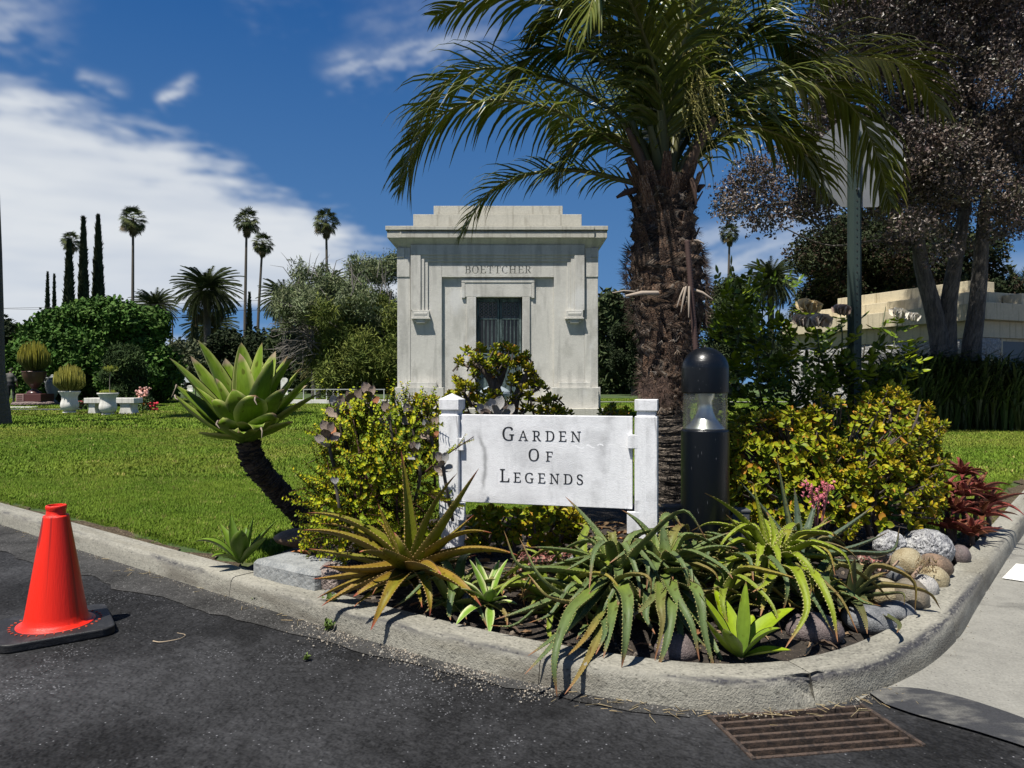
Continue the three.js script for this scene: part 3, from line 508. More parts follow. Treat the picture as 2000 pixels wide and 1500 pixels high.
// --- road sign seen from behind, on a channel post
{
  const d = 5.0, c = P(1682, 316, d), t = thing('stop_sign', 'bare grey back of an octagonal road sign on a green steel post', 'road sign', V(c.x - 0.04, 0, d)); t.rotation.y = 0.02;
  const s = 0.312, oct = new THREE.Shape(); for (let k = 0; k < 8; k++) { const a = (k + 0.5) * Math.PI / 4, q = s / Math.cos(Math.PI / 8); k ? oct.lineTo(Math.cos(a) * q, Math.sin(a) * q) : oct.moveTo(Math.cos(a) * q, Math.sin(a) * q); }
  const alTex = texture(256, 256, (u, v) => { const n = fbm2(u * 3, v * 30, 4, 0, 3); const k = 0.23 + 0.06 * (n - 0.5); return [k * 0.96, k, k * 1.03]; });
  part(t, 'sign_plate', uvBox(new THREE.ExtrudeGeometry(oct, { depth: 0.003, bevelEnabled: false }).translate(0.04, c.y, -0.028)), std({ map: alTex, roughness: 0.7, metalness: 0.2 }));
  const ch = new THREE.Shape([[-0.05, 0.014], [-0.038, 0.014], [-0.022, -0.022], [0.022, -0.022], [0.038, 0.014], [0.05, 0.014], [0.05, 0.018], [0.035, 0.018], [0.019, -0.018], [-0.019, -0.018], [-0.035, 0.018], [-0.05, 0.018]].map(([x, y]) => new THREE.Vector2(x, y)));
  const green = std({ color: col(0.03, 0.05, 0.042), roughness: 0.62, metalness: 0.1, bumpMap: scaled(grain, 4), bumpScale: 0.001 });
  const H = c.y + 0.22, pg = new THREE.ExtrudeGeometry(ch, { depth: H, bevelEnabled: false }).rotateX(-Math.PI / 2).translate(0, 0, 0.0);
  part(t, 'channel_post', uvBox(pg), green);
  const hole = new THREE.CylinderGeometry(0.005, 0.005, 0.003, 8).rotateX(Math.PI / 2), hm = std({ color: col(0.02, 0.02, 0.02) });
  for (let k = 0; k < 42; k++) { const m = part(t, 'bolt_hole', hole, hm); m.position.set(0, H - 0.05 - k * 0.05, 0.0235); }
  const bolt = new THREE.CylinderGeometry(0.010, 0.010, 0.02, 6).rotateX(Math.PI / 2), bm = std({ color: col(0.3, 0.3, 0.3), metalness: 1, roughness: 0.5 });
  for (const yy of [0.2, -0.2]) { const m = part(t, 'bolt', bolt, bm); m.position.set(0, c.y + yy, 0.03); }
}

// ================================================================ BUILDINGS
const stoneTex = texture(1024, 1024, (u, v) => {
  const f = noise2(u * 512, v * 512, 512, 1), m = fbm2(u * 60, v * 60, 3, 60, 3), big = fbm2(u * 5, v * 5, 5, 5, 6), st = fbm2(u * 26, v * 3, 4, [26, 3], 9), lime = smooth(0.56, 0.74, fbm2(u * 6, v * 4, 5, [6, 4], 19)), soot = smooth(0.58, 0.8, fbm2(u * 9, v * 5, 5, [9, 5], 29));
  let k = 0.54 + 0.14 * (big - 0.5) + 0.08 * (m - 0.5) + 0.10 * (f - 0.5) - 0.10 * smooth(0.5, 0.75, st);
  let c = mix3([k, k * 0.975, k * 0.885], [0.66, 0.66, 0.64], lime * 0.6); c = mix3(c, [0.26, 0.255, 0.22], soot * 0.35); return c;
});
const stoneMat = std({ map: scaled(stoneTex, 0.31), bumpMap: scaled(grain, 1.5), bumpScale: 0.006, roughness: 0.9 });
const stoneWarmTex = texture(512, 512, (u, v) => { const big = fbm2(u * 6, v * 5, 5, [6, 5], 6), m = fbm2(u * 70, v * 70, 3, 70, 3), st = smooth(0.52, 0.76, fbm2(u * 30, v * 3, 4, [30, 3], 8)); const k = 0.46 + 0.1 * (big - 0.5) + 0.1 * (m - 0.5); return mix3([k, k * 0.965, k * 0.83], [0.2, 0.18, 0.14], st * 0.4); });
const stoneWarm = std({ map: scaled(stoneWarmTex, 0.5), bumpMap: scaled(grain, 1.5), bumpScale: 0.006, roughness: 0.9 });
{
  const D = 18.5, x0 = (972 - 1000) / FOCAL * D, t = thing('stone_mausoleum', 'tall pale stone mausoleum carved Boettcher with stepped parapet', 'mausoleum', V(x0, 0, D));
  const X = (px, z) => (px - 1000) / FOCAL * (D - z) - x0, Y = (py, z) => EYE - (py - 750) / FOCAL * (D - z);
  const blk = (name, p0, p1, q0, q1, zf, zb, mat = stoneMat, to = t) => { const xa = X(p0, zf), xb = X(p1, zf), ya = Math.max(0.0, Y(q1, zf)), yb = Y(q0, zf); return part(to, name, stoneBox(xb - xa, yb - ya, zf - zb, (xa + xb) / 2, (ya + yb) / 2, (zf + zb) / 2, 0.01), mat); };
  const BACK = -5.2, LOW = 850;
  blk('corner_wall', 776, 801.6, 484, LOW, 0.012, BACK); blk('corner_wall', 1142.4, 1168, 484, LOW, 0.012, BACK);
  blk('front_pier', 801.8, 863, 480, LOW, 0, -1.2); blk('front_pier', 1082, 1142.2, 480, LOW, 0, -1.2);
  blk('rear_wall', 802, 1142, 480, LOW, BACK + 0.4, BACK - 0.2); blk('side_wall', 790, 800, 480, LOW, -1.1, BACK + 0.3); blk('frieze_core', 802, 1142, 470, 512, -0.004, -1.2); blk('roof_slab', 790, 1155, 466, 476, -1.2, BACK);
  blk('lintel_core', 863.2, 1081.8, 512.2, 541, -0.036, -1.2);
  { // name cut into the lintel
    const xa = X(863.2, 0), xb = X(1081.8, 0), ya = Y(541, 0), yb = Y(512.2, 0), sh = new THREE.Shape([new THREE.Vector2(xa, ya), new THREE.Vector2(xb, ya), new THREE.Vector2(xb, yb), new THREE.Vector2(xa, yb)]), islands = [];
    const word = [...'BOETTCHER'], size = 0.192 * CAP, w0 = X(908, 0), w1 = X(1038, 0); let shapes = word.map((ch) => font.generateShapes(ch, size)); const boxes = shapes.map((s) => { let a = 1e9, b = -1e9; for (const q of s) for (const p of q.getPoints(4)) { a = Math.min(a, p.x); b = Math.max(b, p.x); } return [a, b]; });
    const total = boxes.reduce((s, [a, b]) => s + b - a, 0), gap = (w1 - w0 - total) / 8; let x = w0;
    shapes.forEach((sl, i) => { for (const s of sl) { const mv = (pts) => pts.map((p) => new THREE.Vector2(p.x - boxes[i][0] + x, p.y + Y(534, 0))); sh.holes.push(new THREE.Path(mv(s.getPoints(4)))); for (const h of s.holes) islands.push(new THREE.Shape(mv(h.getPoints(4)))); } x += boxes[i][1] - boxes[i][0] + gap; });
    part(t, 'inscribed_lintel', uvBox(new THREE.ExtrudeGeometry([sh, ...islands], { depth: 0.034, bevelEnabled: false }).translate(0, 0, -0.034)), stoneMat);
  }
  // nested frame over the portal, its legs ending on brackets
  blk('frieze', 802, 1142, 478, 498, 0.095, 0.001); blk('frame_step', 822, 1122, 498.2, 504.6, 0.064, 0.001); blk('frame_step', 829, 1115, 504.8, 511, 0.033, 0.001);
  for (const s of [-1, 1]) {
    const f = (a, b) => s < 0 ? [a, b] : [1944 - b, 1944 - a];
    blk('frame_leg', ...f(802.2, 821.8), 498.2, 606, 0.095, 0.001); blk('frame_leg', ...f(822, 828.8), 504.8, 606, 0.064, 0.001); blk('frame_leg', ...f(829, 836), 511.2, 606, 0.033, 0.001);
    const b = blk('bracket', ...f(805, 838), 606, 620, 0.125, 0.002); blk('bracket_sunk_panel', ...f(808.5, 834.5), 610, 615, 0.133, 0.1, stoneMat, b); blk('bracket_ledge', ...f(803, 840), 620.2, 623, 0.15, 0.002, stoneMat, b); blk('bracket_drop', ...f(813, 830), 623.2, 631, 0.115, 0.002, stoneMat, b); blk('bracket_ear', ...f(809, 812.8), 624, 628.5, 0.09, 0.002, stoneMat, b); blk('bracket_ear', ...f(830.2, 834), 624, 628.5, 0.09, 0.002, stoneMat, b);
    blk('corner_block', ...f(775, 789.5), 484, 503, 0.05, -0.4); blk('corner_block', ...f(775.4, 800), 503.2, 541, 0.03, -0.5);
    blk('plinth_block', ...f(775, 866), 757, LOW, 0.34, 0.014); blk('plinth_step', ...f(790, 852), 746.5, 756.8, 0.22, 0.014); blk('plinth_return', ...f(771, 779), 756, LOW, 0.12, -4.5);
  }
  // cornice and stepped parapet
  const soff = (() => { const z0 = 0.21, z1 = 0.0, a = X(758, z0), b = X(1185, z0), c = X(776, 0), d2 = X(1168, 0), y0 = Y(464.5, z0), y1 = Y(484, 0); const v = [[a, y0, z0], [b, y0, z0], [d2, y1, z1], [c, y1, z1], [a, y0, BACK], [b, y0, BACK], [d2, y1, BACK], [c, y1, BACK]], g = new THREE.BufferGeometry(); g.setAttribute('position', new THREE.Float32BufferAttribute([[0, 1, 2], [0, 2, 3], [1, 5, 6], [1, 6, 2], [4, 0, 3], [4, 3, 7]].flat().flatMap((i) => v[i]), 3)); g.computeVertexNormals(); return uvBox(g); })();
  part(t, 'cornice_soffit', soff, stoneMat);
  blk('cornice_fascia', 756, 1186, 452.5, 464.5, 0.22, BACK - 0.3, stoneWarm); blk('cornice_neck', 760, 1182, 448.8, 453, 0.185, BACK - 0.25, stoneWarm); blk('cornice_fillet', 752.5, 1188, 441, 449, 0.25, BACK - 0.3, stoneWarm);
  blk('cornice_front', 781, 1161, 441.4, 448.8, 0.285, 0.24, stoneWarm); blk('cornice_front', 781, 1161, 452.8, 464.2, 0.25, 0.21, stoneWarm);
  blk('parapet_step', 807, 1136, 418.5, 441, -0.3, BACK + 0.4, stoneWarm); blk('parapet_step', 847, 1099, 402, 418.5, -0.75, BACK + 0.9, stoneWarm);
  // portal
  blk('portal_wall', 863, 929.8, 541.2, LOW, -0.09, -0.5); blk('portal_wall', 1020.2, 1081.8, 541.2, LOW, -0.09, -0.5); blk('portal_wall', 930, 1020, 541.2, 580, -0.09, -0.5);
  blk('door_surround', 911.5, 929.8, 580.2, LOW, -0.045, -0.089); blk('door_surround', 1020.2, 1035, 580.2, LOW, -0.045, -0.089); blk('door_lintel', 908.5, 1038, 552, 580, -0.045, -0.089); blk('door_lintel_crown', 901.5, 1044, 545, 552, -0.03, -0.089); blk('lintel_ear', 901.5, 908.3, 552.2, 582, -0.035, -0.089); blk('lintel_ear', 1038.2, 1044, 552.2, 582, -0.035, -0.089);
  blk('threshold', 868, 1078, 775, LOW, 0.16, -0.08, stoneWarm); blk('base_course', 766, 1180, 798, LOW, 0.62, 0.33, stoneWarm);
  // bronze doors, green with age
  const patina = texture(256, 512, (u, v) => { const n = fbm2(u * 20, v * 5, 5, 0, 3), m = fbm2(u * 50, v * 50, 3, 0, 5); return mix3([0.035, 0.055, 0.055], [0.13, 0.18, 0.175], smooth(0.3, 0.75, n * 0.7 + m * 0.3)); });
  const bronze = std({ map: patina, roughness: 0.62, metalness: 0.35 }), glass = phys({ color: col(0.02, 0.025, 0.028), roughness: 0.15, metalness: 0 });
  const Z = -0.25;
  for (const [a, b] of [[931.5, 975.5], [976.5, 1018.5]]) {
    const dr = new THREE.Group(); dr.name = 'door'; t.add(dr); const bb = (n, p0, p1, q0, q1, zf = Z, zb = Z - 0.05, m = bronze) => blk(n, p0, p1, q0, q1, zf, zb, m, dr);
    bb('stile', a, a + 4, 581, LOW); bb('stile', b - 4.4, b, 581, LOW); bb('top_rail', a + 4.1, b - 4.5, 581, 590); bb('middle_rail', a + 4.1, b - 4.5, 679, 684, Z - 0.004); bb('lock_rail', a + 4.1, b - 4.5, 690, 700, Z - 0.004); bb('lower_panel', a + 4.1, b - 4.5, 700.2, LOW, Z - 0.015); bb('door_glass', a + 4.1, b - 4.5, 590.2, 689.8, Z - 0.06, Z - 0.075, glass); bb('crossbar', a + 4.1, b - 4.5, 621, 624.4, Z + 0.005, Z - 0.02);
    for (let k = 0; k < 5; k++) { const x = lerp(a + 6, b - 6.6, k / 4); bb('bar', x - 0.9, x + 0.9, 617, 678.8, Z - 0.004, Z - 0.022); }
    for (let r = 0; r < 4; r++) for (let k = 0; k < 4; k++) { const x = lerp(a + 9, b - 9.5, k / 3), g = new THREE.TorusGeometry(0.036, 0.008, 6, 14), m = part(dr, 'grille_ring', g, bronze); m.position.set(X(x, Z), Y(594.5 + r * 6.2, Z), Z - 0.02); }
    for (let k = 0; k < 4; k++) { const x = lerp(a + 9, b - 9.5, k / 3); bb('panel_reed', x - 1.2, x + 1.2, 706, 790, Z - 0.004, Z - 0.014); }
  }
}
// --- stone urn on the mausoleum's step
{
  const p = V((966 - 1000) / FOCAL * 17.9, 0.33, 17.9), t = thing('stone_urn', 'blue-grey lidded stone urn on the step before the bronze doors', 'urn', p);
  const m = std({ color: col(0.27, 0.32, 0.35), roughness: 0.7, bumpMap: scaled(grain, 3), bumpScale: 0.003 });
  part(t, 'vessel', lathe([[0.001, 0], [0.2, 0], [0.2, 0.06], [0.12, 0.1], [0.2, 0.2], [0.37, 0.36], [0.4, 0.46], [0.37, 0.5], [0.001, 0.5]]), m); part(t, 'lid', lathe([[0.38, 0.502], [0.33, 0.56], [0.2, 0.63], [0.06, 0.67], [0.05, 0.7], [0.001, 0.72]]), m);
}
// --- second mausoleum, behind the trees on the right
{
  const C = V(12.55, 0, 19), ax = new THREE.Vector3(0.92, 0, -0.39).normalize(), az = new THREE.Vector3(-0.39, 0, -0.92).normalize();   // ax along the short front to the right, az along the long flank away from us
  const t = thing('granite_mausoleum', 'low cream granite mausoleum with stepped roof behind the tree trunks', 'mausoleum', C); t.setRotationFromMatrix(new THREE.Matrix4().makeBasis(ax, new THREE.Vector3(0, 1, 0), az.clone().negate()));
  const w = 2.9, L = 6.7, blk = (n, x0, x1, y0, y1, z0, z1, m) => part(t, n, stoneBox(x1 - x0, y1 - y0, z1 - z0, (x0 + x1) / 2, (y0 + y1) / 2, (z0 + z1) / 2, 0.015), m);
  const rockTex = texture(512, 512, (u, v) => { const m = fbm2(u * 60, v * 60, 4, 60, 3), b = fbm2(u * 7, v * 7, 4, 7, 6); const k = 0.2 + 0.3 * m + 0.12 * (b - 0.5); return [k, k * 0.99, k * 0.95]; }), rough = std({ map: scaled(rockTex, 0.9), bumpMap: scaled(lumpy, 1.4), bumpScale: 0.09, roughness: 0.95 });
  const cream = std({ map: scaled(stoneWarmTex, 0.4), bumpMap: scaled(grain, 1.2), bumpScale: 0.006, roughness: 0.9, color: col(1.22, 1.1, 0.88) });
  const course = (n, x0, x1, y0, y1, z0, z1, len) => {   // a course laid as separate blocks along the flank, with open joints
    const k = Math.max(1, Math.round((z1 - z0) / len)); for (let i = 0; i < k; i++) { const a = lerp(z0, z1, i / k) + 0.006, c = lerp(z0, z1, (i + 1) / k) - 0.006, j = 0.012 * (hash(i, Math.round(y0 * 10)) - 0.5); blk(n, x0 + j, x1 + j, y0, y1, a, c, cream); }
  };
  course('roof_tier_block', 0.95, w - 0.95, 3.6, 3.98, -L + 1.1, -0.9, 1.5); course('roof_tier_block', 0.5, w - 0.5, 3.2, 3.599, -L + 0.6, -0.42, 1.4); course('cornice_block', -0.25, w + 0.25, 2.74, 3.199, -L - 0.25, 0.25, 1.3); course('frieze_block', -0.02, w + 0.02, 2.28, 2.739, -L, 0.02, 1.25);
  blk('roof_block', 1.5, w + 0.05, 3.2, 3.52, -0.4, 0.12, cream);
  blk('wall_core', 0.06, w - 0.06, 0.02, 2.279, -L + 0.08, -0.08, cream);
  const bg = (sx, sy, sz, seed) => { const g = new THREE.BoxGeometry(sx, sy, sz, 8, 5, 8), p = g.attributes.position; for (let i = 0; i < p.count; i++) { const x = p.getX(i), y = p.getY(i), z = p.getZ(i), e = Math.min(sx / 2 - Math.abs(x), 9) < 1e-4 || Math.min(sz / 2 - Math.abs(z), 9) < 1e-4, k = e && Math.abs(y) < sy * 0.42 ? 0.05 * fbm3(x * 6, y * 6 + seed, z * 6, seed) : 0; p.setXYZ(i, x + Math.sign(x) * (Math.abs(x) > sx / 2 - 1e-4 ? k : 0), y, z + Math.sign(z) * (Math.abs(z) > sz / 2 - 1e-4 ? k : 0)); } g.computeVertexNormals(); return uvBox(g); };
  for (let r = 0; r < 5; r++) for (const [x0, x1, z0, z1] of [[0, 0.78, -0.7, 0], [2.05, w, -0.7, 0], [0, 0.3, -2.1, -0.71], [0, 0.3, -3.6, -2.11], [0, 0.3, -5.1, -3.61], [0, 0.3, -L, -5.11]]) { const m = part(t, 'rock_faced_block', bg(x1 - x0 - 0.012, 0.44, z1 - z0 - 0.012, r * 7 + x0 * 3 - z0), rough); m.position.set((x0 + x1) / 2, 2.05 - r * 0.452, (z0 + z1) / 2); }
  blk('doorway', 0.85, 1.98, 0.1, 2.2, -0.3, -0.06, std({ color: col(0.1, 0.12, 0.13), roughness: 0.5 }));
  for (const x of [0.82, 1.98]) blk('jamb', x, x + 0.07, 0.1, 2.27, -0.2, 0.01, cream);
}

// ================================================================ THE FAR LAWN: urns, bench, graves, people, cars
const whiteStone = std({ map: scaled(stoneTex, 0.8), color: col(1.3, 1.3, 1.3), bumpMap: scaled(grain, 2), bumpScale: 0.003, roughness: 0.85 });
const spikyMat = std({ roughness: 0.6, vertexColors: true });
function pencilBush(parent, n, r, h, y0, seed, cA = [0.32, 0.30, 0.03], cB = [0.12, 0.15, 0.02]) {   // upright yellow fire-stick stems
  const rd = rng(seed), list = [];
  for (let i = 0; i < n; i++) { const a = rd() * 6.283, q = Math.sqrt(rd()), tip = new THREE.Vector3(Math.cos(a) * q * r, y0 + h * (0.45 + 0.55 * Math.sqrt(1 - q * q * 0.9)) * (0.8 + 0.3 * rd()), Math.sin(a) * q * r), b = new THREE.Vector3(tip.x * 0.3, y0, tip.z * 0.3), m = b.clone().lerp(tip, 0.55).add(new THREE.Vector3(tip.x * 0.35, -0.02, tip.z * 0.35)); list.push(tube([b, m, tip.clone().lerp(m, 0.4), tip], [0.012, 0.012, 0.011, 0.006].map((x) => x * r / 0.4), 4, (t) => mix3(cB, cA, smooth(0.2, 0.8, t)))); }
  return part(parent, 'stems', merge(list), spikyMat, 'stuff');
}
const onLawn = (px, d) => V((px - 1000) / FOCAL * d, LAWN, d);
{
  const t = thing('pedestal_urn', 'large brown granite urn on a red pedestal', 'urn', onLawn(67, 31)), m = phys({ color: col(0.09, 0.042, 0.036), roughness: 0.28 }), red = phys({ color: col(0.10, 0.035, 0.032), roughness: 0.35 });
  const k = 31 / FOCAL;
  const rr1 = std({ color: col(0.2, 0.15, 0.135), roughness: 0.95, bumpMap: scaled(lumpy, 2), bumpScale: 0.06 }); part(t, 'rough_base', rock(3, 38 * k, 6 * k, 0.6, 0.1, 3, 0.75).translate(0, 0.08, 0), rr1);
  part(t, 'pedestal', rbox(48 * k, 15 * k, 0.9, 0.02, 2 * k, 0.36, 0), red); const pl = part(t, 'name_plate', rbox(15 * k, 13 * k, 0.02, 0.01, -14 * k, 0.36, 0.46), std({ color: col(0.32, 0.2, 0.18), roughness: 0.7 }));
  for (let r = 0; r < 3; r++) part(pl, 'letter_row', box(10 * k, 1.6 * k, 0.012, -14 * k, 0.45 - r * 0.085, 0.472), std({ color: col(0.1, 0.04, 0.035) }));
  part(t, 'urn_body', lathe([[0.001, 0.53], [13 * k, 0.53], [13 * k, 0.57], [11 * k, 0.62], [5 * k, 0.7], [4.5 * k, 0.75], [9 * k, 0.86], [16 * k, 1.05], [20 * k, 1.3], [20.5 * k, 1.44], [21.5 * k, 1.47], [21.5 * k, 1.5], [18 * k, 1.5], [17 * k, 1.42], [0.001, 1.42]].map(([r, y]) => [r, y]), 40), m);
  const b = thing('pencil_cactus', 'yellow pencil-stemmed shrub growing from the brown urn', 'plant', onLawn(67, 31).setY(LAWN + 1.42)); pencilBush(b, 300, 0.6, 1.35, 0, 5, [0.30, 0.27, 0.02], [0.07, 0.08, 0.015]);
}
{
  const p = onLawn(103, 32), k = 32 / FOCAL, t = thing('lidded_urn', 'grey stone lidded urn with two handles beside the brown urn', 'urn', p), m = std({ color: col(0.24, 0.25, 0.235), roughness: 0.8, bumpMap: scaled(grain, 2), bumpScale: 0.01 });
  part(t, 'base', rbox(26 * k, 5 * k, 0.5, 0.02, 0, 2.5 * k, 0), m); part(t, 'vessel', lathe([[0.001, 5], [9, 5], [8, 8], [4, 11], [5, 14], [9, 22], [12.5, 33], [13, 44], [10, 48], [9, 51], [0.001, 51]].map(([r, y]) => [Math.max(0.001, r * k), y * k]), 30), m); part(t, 'lid', lathe([[9.5, 51.2], [9.5, 53], [5, 55], [3, 57], [3, 59], [0.05, 60]].map(([r, y]) => [r * k, y * k]), 24), m);
  for (const s of [-1, 1]) { const h = part(t, 'handle', new THREE.TorusGeometry(5 * k, 1.3 * k, 8, 18), m); h.position.set(s * 11.5 * k, 48 * k, 0); }
}
function planter(px, d, k, label, prof) { const t = thing('garden_planter', label, 'planter', onLawn(px, d)); part(t, 'pot', lathe(prof.map(([r, y]) => [Math.max(0.001, r * k), y * k]), 40), whiteStone); part(t, 'foot', lathe([[0.001, -0.5], [12, -0.5], [12, 2.5], [10, 4], [0.001, 4]].map(([r, y]) => [Math.max(0.001, r * k), y * k]), 32), whiteStone); return t; }
const bell = [[0.001, 4.2], [9, 4.2], [14, 8], [16, 14], [15.5, 20], [13.5, 27], [14, 34], [18, 40], [19, 42], [19, 43.5], [17, 43.5], [15, 40], [0.001, 39]];
{
  planter(136, 23, 23 / FOCAL, 'white bell-shaped planter with chipped side holding a rounded yellow shrub', bell);
  const b = thing('pencil_cactus', 'rounded yellow pencil-stemmed shrub in the white planter', 'plant', onLawn(136, 23).setY(LAWN + 39 * 23 / FOCAL)); pencilBush(b, 320, 0.44, 0.9, 0, 9, [0.36, 0.33, 0.05], [0.12, 0.13, 0.02]);
  planter(211, 21.6, 21.6 / FOCAL, 'white bell-shaped planter standing before the stone bench', bell);
  const s = thing('potted_sapling', 'thin sapling with a tuft of yellow leaves in the planter by the bench', 'plant', onLawn(211, 21.6).setY(LAWN + 39 * 21.6 / FOCAL)), k = 21.6 / FOCAL;
  part(s, 'stem', tube([new THREE.Vector3(4 * k, 0, 0), new THREE.Vector3(3 * k, 25 * k, 0), new THREE.Vector3(5 * k, 52 * k, 0)], [0.012, 0.01, 0.007], 6), std({ color: col(0.24, 0.21, 0.17) }));
  pencilBush(s, 90, 0.24, 0.16, 0.02, 12, [0.30, 0.33, 0.03], [0.12, 0.17, 0.02]); const c = pencilBush(s, 70, 0.22, 0.2, 0, 13, [0.3, 0.32, 0.03], [0.14, 0.18, 0.02]); c.position.set(5 * k, 46 * k, 0); c.name = 'crown';
}
{
  const d = 22.6, k = d / FOCAL, t = thing('stone_bench', 'long white stone bench with scrolled legs behind the planter', 'bench', onLawn(222, d));
  part(t, 'seat', stoneBox(97 * k, 10 * k, 0.55, 0, 26 * k, 0), whiteStone);
  const leg = (x, w) => { const sh = new THREE.Shape(); sh.moveTo(-w / 2, 0); sh.lineTo(w / 2, 0); sh.quadraticCurveTo(w * 0.28, 10 * k, w * 0.42, 20.8 * k); sh.lineTo(-w * 0.42, 20.8 * k); sh.quadraticCurveTo(-w * 0.28, 10 * k, -w / 2, 0); const m = part(t, 'leg', uvBox(new THREE.ExtrudeGeometry(sh, { depth: 0.42, bevelEnabled: true, bevelSize: 0.01, bevelThickness: 0.01, bevelSegments: 1 }).translate(0, 0, -0.21)), whiteStone); m.position.x = x; };
  leg(-35 * k, 15 * k); leg(30 * k, 26 * k);
}
{ // edging stones and dark border on the lawn
  const t = thing('flat_grave_marker', 'long pale flat grave slab lying in the grass by the pedestal', 'grave slab', onLawn(40, 28)); part(t, 'slab', stoneBox(1.15, 0.06, 0.35, 0, 0.02, 0), whiteStone);
  const b = thing('flat_grave_marker', 'dark grey flat grave border in front of the brown urn', 'grave slab', onLawn(85, 25.5)); part(b, 'slab', stoneBox(2.6, 0.07, 0.3, 0, 0.02, 0), std({ color: col(0.07, 0.075, 0.08), roughness: 0.6 }));
}
// --- flowers and a red-leaved shrub
const petal = (() => { const g = new THREE.IcosahedronGeometry(1, 0); g.scale(1, 0.6, 1); return g; })();
function flowerClump(name, label, pos, w, h, list, n, seed, cat = 'flowers') {
  R = rng(seed); const t = thing(name, label, cat, pos), m = [], c = [], lm = [], lc = [], leaf = new THREE.ConeGeometry(0.5, 2.4, 3);
  for (let i = 0; i < n; i++) { const a = rr(0, 6.28), q = Math.sqrt(R()), [cl, x0, y0, s] = list[Math.floor(R() * list.length)]; m.push(M4(new THREE.Vector3(x0 * w + Math.cos(a) * q * w * 0.33, h * y0 + rr(-0.2, 0.2) * h, Math.sin(a) * q * 0.25), randQuat(), s * rr(0.7, 1.2))); c.push(vary(cl, 0.25)); }
  for (let i = 0; i < n * 3; i++) { const a = rr(0, 6.28), q = Math.sqrt(R()); lm.push(M4(new THREE.Vector3(Math.cos(a) * q * w * 0.6, rr(0, 0.75) * h, Math.sin(a) * q * 0.3), randQuat(), list[0][3] * 0.8)); lc.push(vary([0.05, 0.10, 0.02], 0.4)); }
  instanced(t, 'blossoms', petal, std({ roughness: 0.7 }), m, c); instanced(t, 'leaves', leaf, std({ roughness: 0.7 }), lm, lc);
}
flowerClump('flower_clump', 'pink and white flower spikes above orange and red flowers by the bench', onLawn(282, 24.5), 0.55, 0.62, [[[0.62, 0.2, 0.01], -0.1, 0.5, 0.05], [[0.6, 0.03, 0.05], 0.45, 0.3, 0.05], [[0.7, 0.38, 0.3], -0.15, 1.0, 0.045], [[0.7, 0.4, 0.34], 0.05, 1.15, 0.045], [[0.65, 0.3, 0.02], -0.4, 0.55, 0.04]], 130, 31);
flowerClump('red_leaved_shrub', 'dark red leafy shrub behind the white planter', onLawn(171, 26), 0.75, 0.42, [[[0.16, 0.025, 0.022], 0.2, 0.5, 0.07], [[0.22, 0.02, 0.03], -0.2, 0.5, 0.07], [[0.10, 0.05, 0.02], 0.4, 0.7, 0.07]], 220, 33, 'shrub');
// --- headstones and low fences far off
{
  const hs = (px, d, w, h, round, label) => { const p = onLawn(px, d); p.y += 0.75 * smooth(62, 110, d) * 0.9; const t = thing('headstone', label, 'headstone', p); const s = new THREE.Shape(); s.moveTo(-w / 2, 0); s.lineTo(w / 2, 0); s.lineTo(w / 2, h - round); s.quadraticCurveTo(0, h + round, -w / 2, h - round); part(t, 'tablet', uvBox(new THREE.ExtrudeGeometry(s, { depth: 0.16, bevelEnabled: false })), whiteStone); part(t, 'plinth', stoneBox(w * 1.25, 0.12, 0.4, 0, 0.06, 0.08), whiteStone); };
  hs(304, 58, 0.75, 1.1, 0.08, 'pale square headstone on the far grass between orange flowers and agave'); hs(328, 50, 0.6, 0.8, 0.2, 'small grey rounded headstone inside the low black fence'); hs(652, 55, 0.7, 0.7, 0.1, 'small pale headstone under the willow-like tree'); hs(294, 52, 0.35, 1.7, 0.05, 'narrow tall pale stone post rising behind the orange flowers'); hs(372, 75, 0.6, 0.7, 0.1, 'white headstone beneath the far date palm, left of the agave'); hs(352, 84, 0.9, 0.9, 0.15, 'broad white monument before the white car'); hs(556, 62, 0.6, 1.5, 0.15, 'tall grey monument half hidden behind the agave leaves');
  const t = thing('low_fence', 'low black iron fence round a grave beyond the bench', 'fence', onLawn(345, 45)), bm = std({ color: col(0.02, 0.02, 0.022), roughness: 0.5 });
  for (let k = 0; k <= 6; k++) part(t, 'fence_post', box(0.05, 0.8, 0.05, -1.8 + k * 0.6, 0.4, 0), bm); for (const y of [0.76, 0.12]) part(t, 'rail', box(3.65, 0.04, 0.03, 0, y, 0), bm);
  const b = thing('low_fence', 'pale kerb and low rail of a grave plot between agave and elephant bush', 'fence', onLawn(650, 34)); part(b, 'plot_kerb', stoneBox(5.5, 0.2, 0.25, 0, 0.1, 0.1), whiteStone); for (let k = 0; k <= 9; k++) part(b, 'fence_post', box(0.04, 0.5, 0.04, -2.5 + k * 0.55, 0.45, 0), std({ color: col(0.4, 0.42, 0.4) })); part(b, 'rail', box(5.0, 0.04, 0.03, 0, 0.69, 0), std({ color: col(0.4, 0.42, 0.4) }));
  const w = thing('white_wall', 'long low white boundary wall beyond the mausoleum', 'wall', V((1215 - 1000) / FOCAL * 95, LAWN, 95)); part(w, 'wall_panel', box(11, 1.5, 0.2, 0, 0.75, 0), whiteStone); for (let k = 0; k < 5; k++) part(w, 'pier', box(0.4, 1.8, 0.4, -5 + k * 2.5, 0.9, 0), whiteStone);
  const pth = V(11.5, 0, 38); struct('footpath', new THREE.PlaneGeometry(22, 1.2).rotateX(-Math.PI / 2).translate(9, LAWN + 0.05, -36), concreteMat);
}
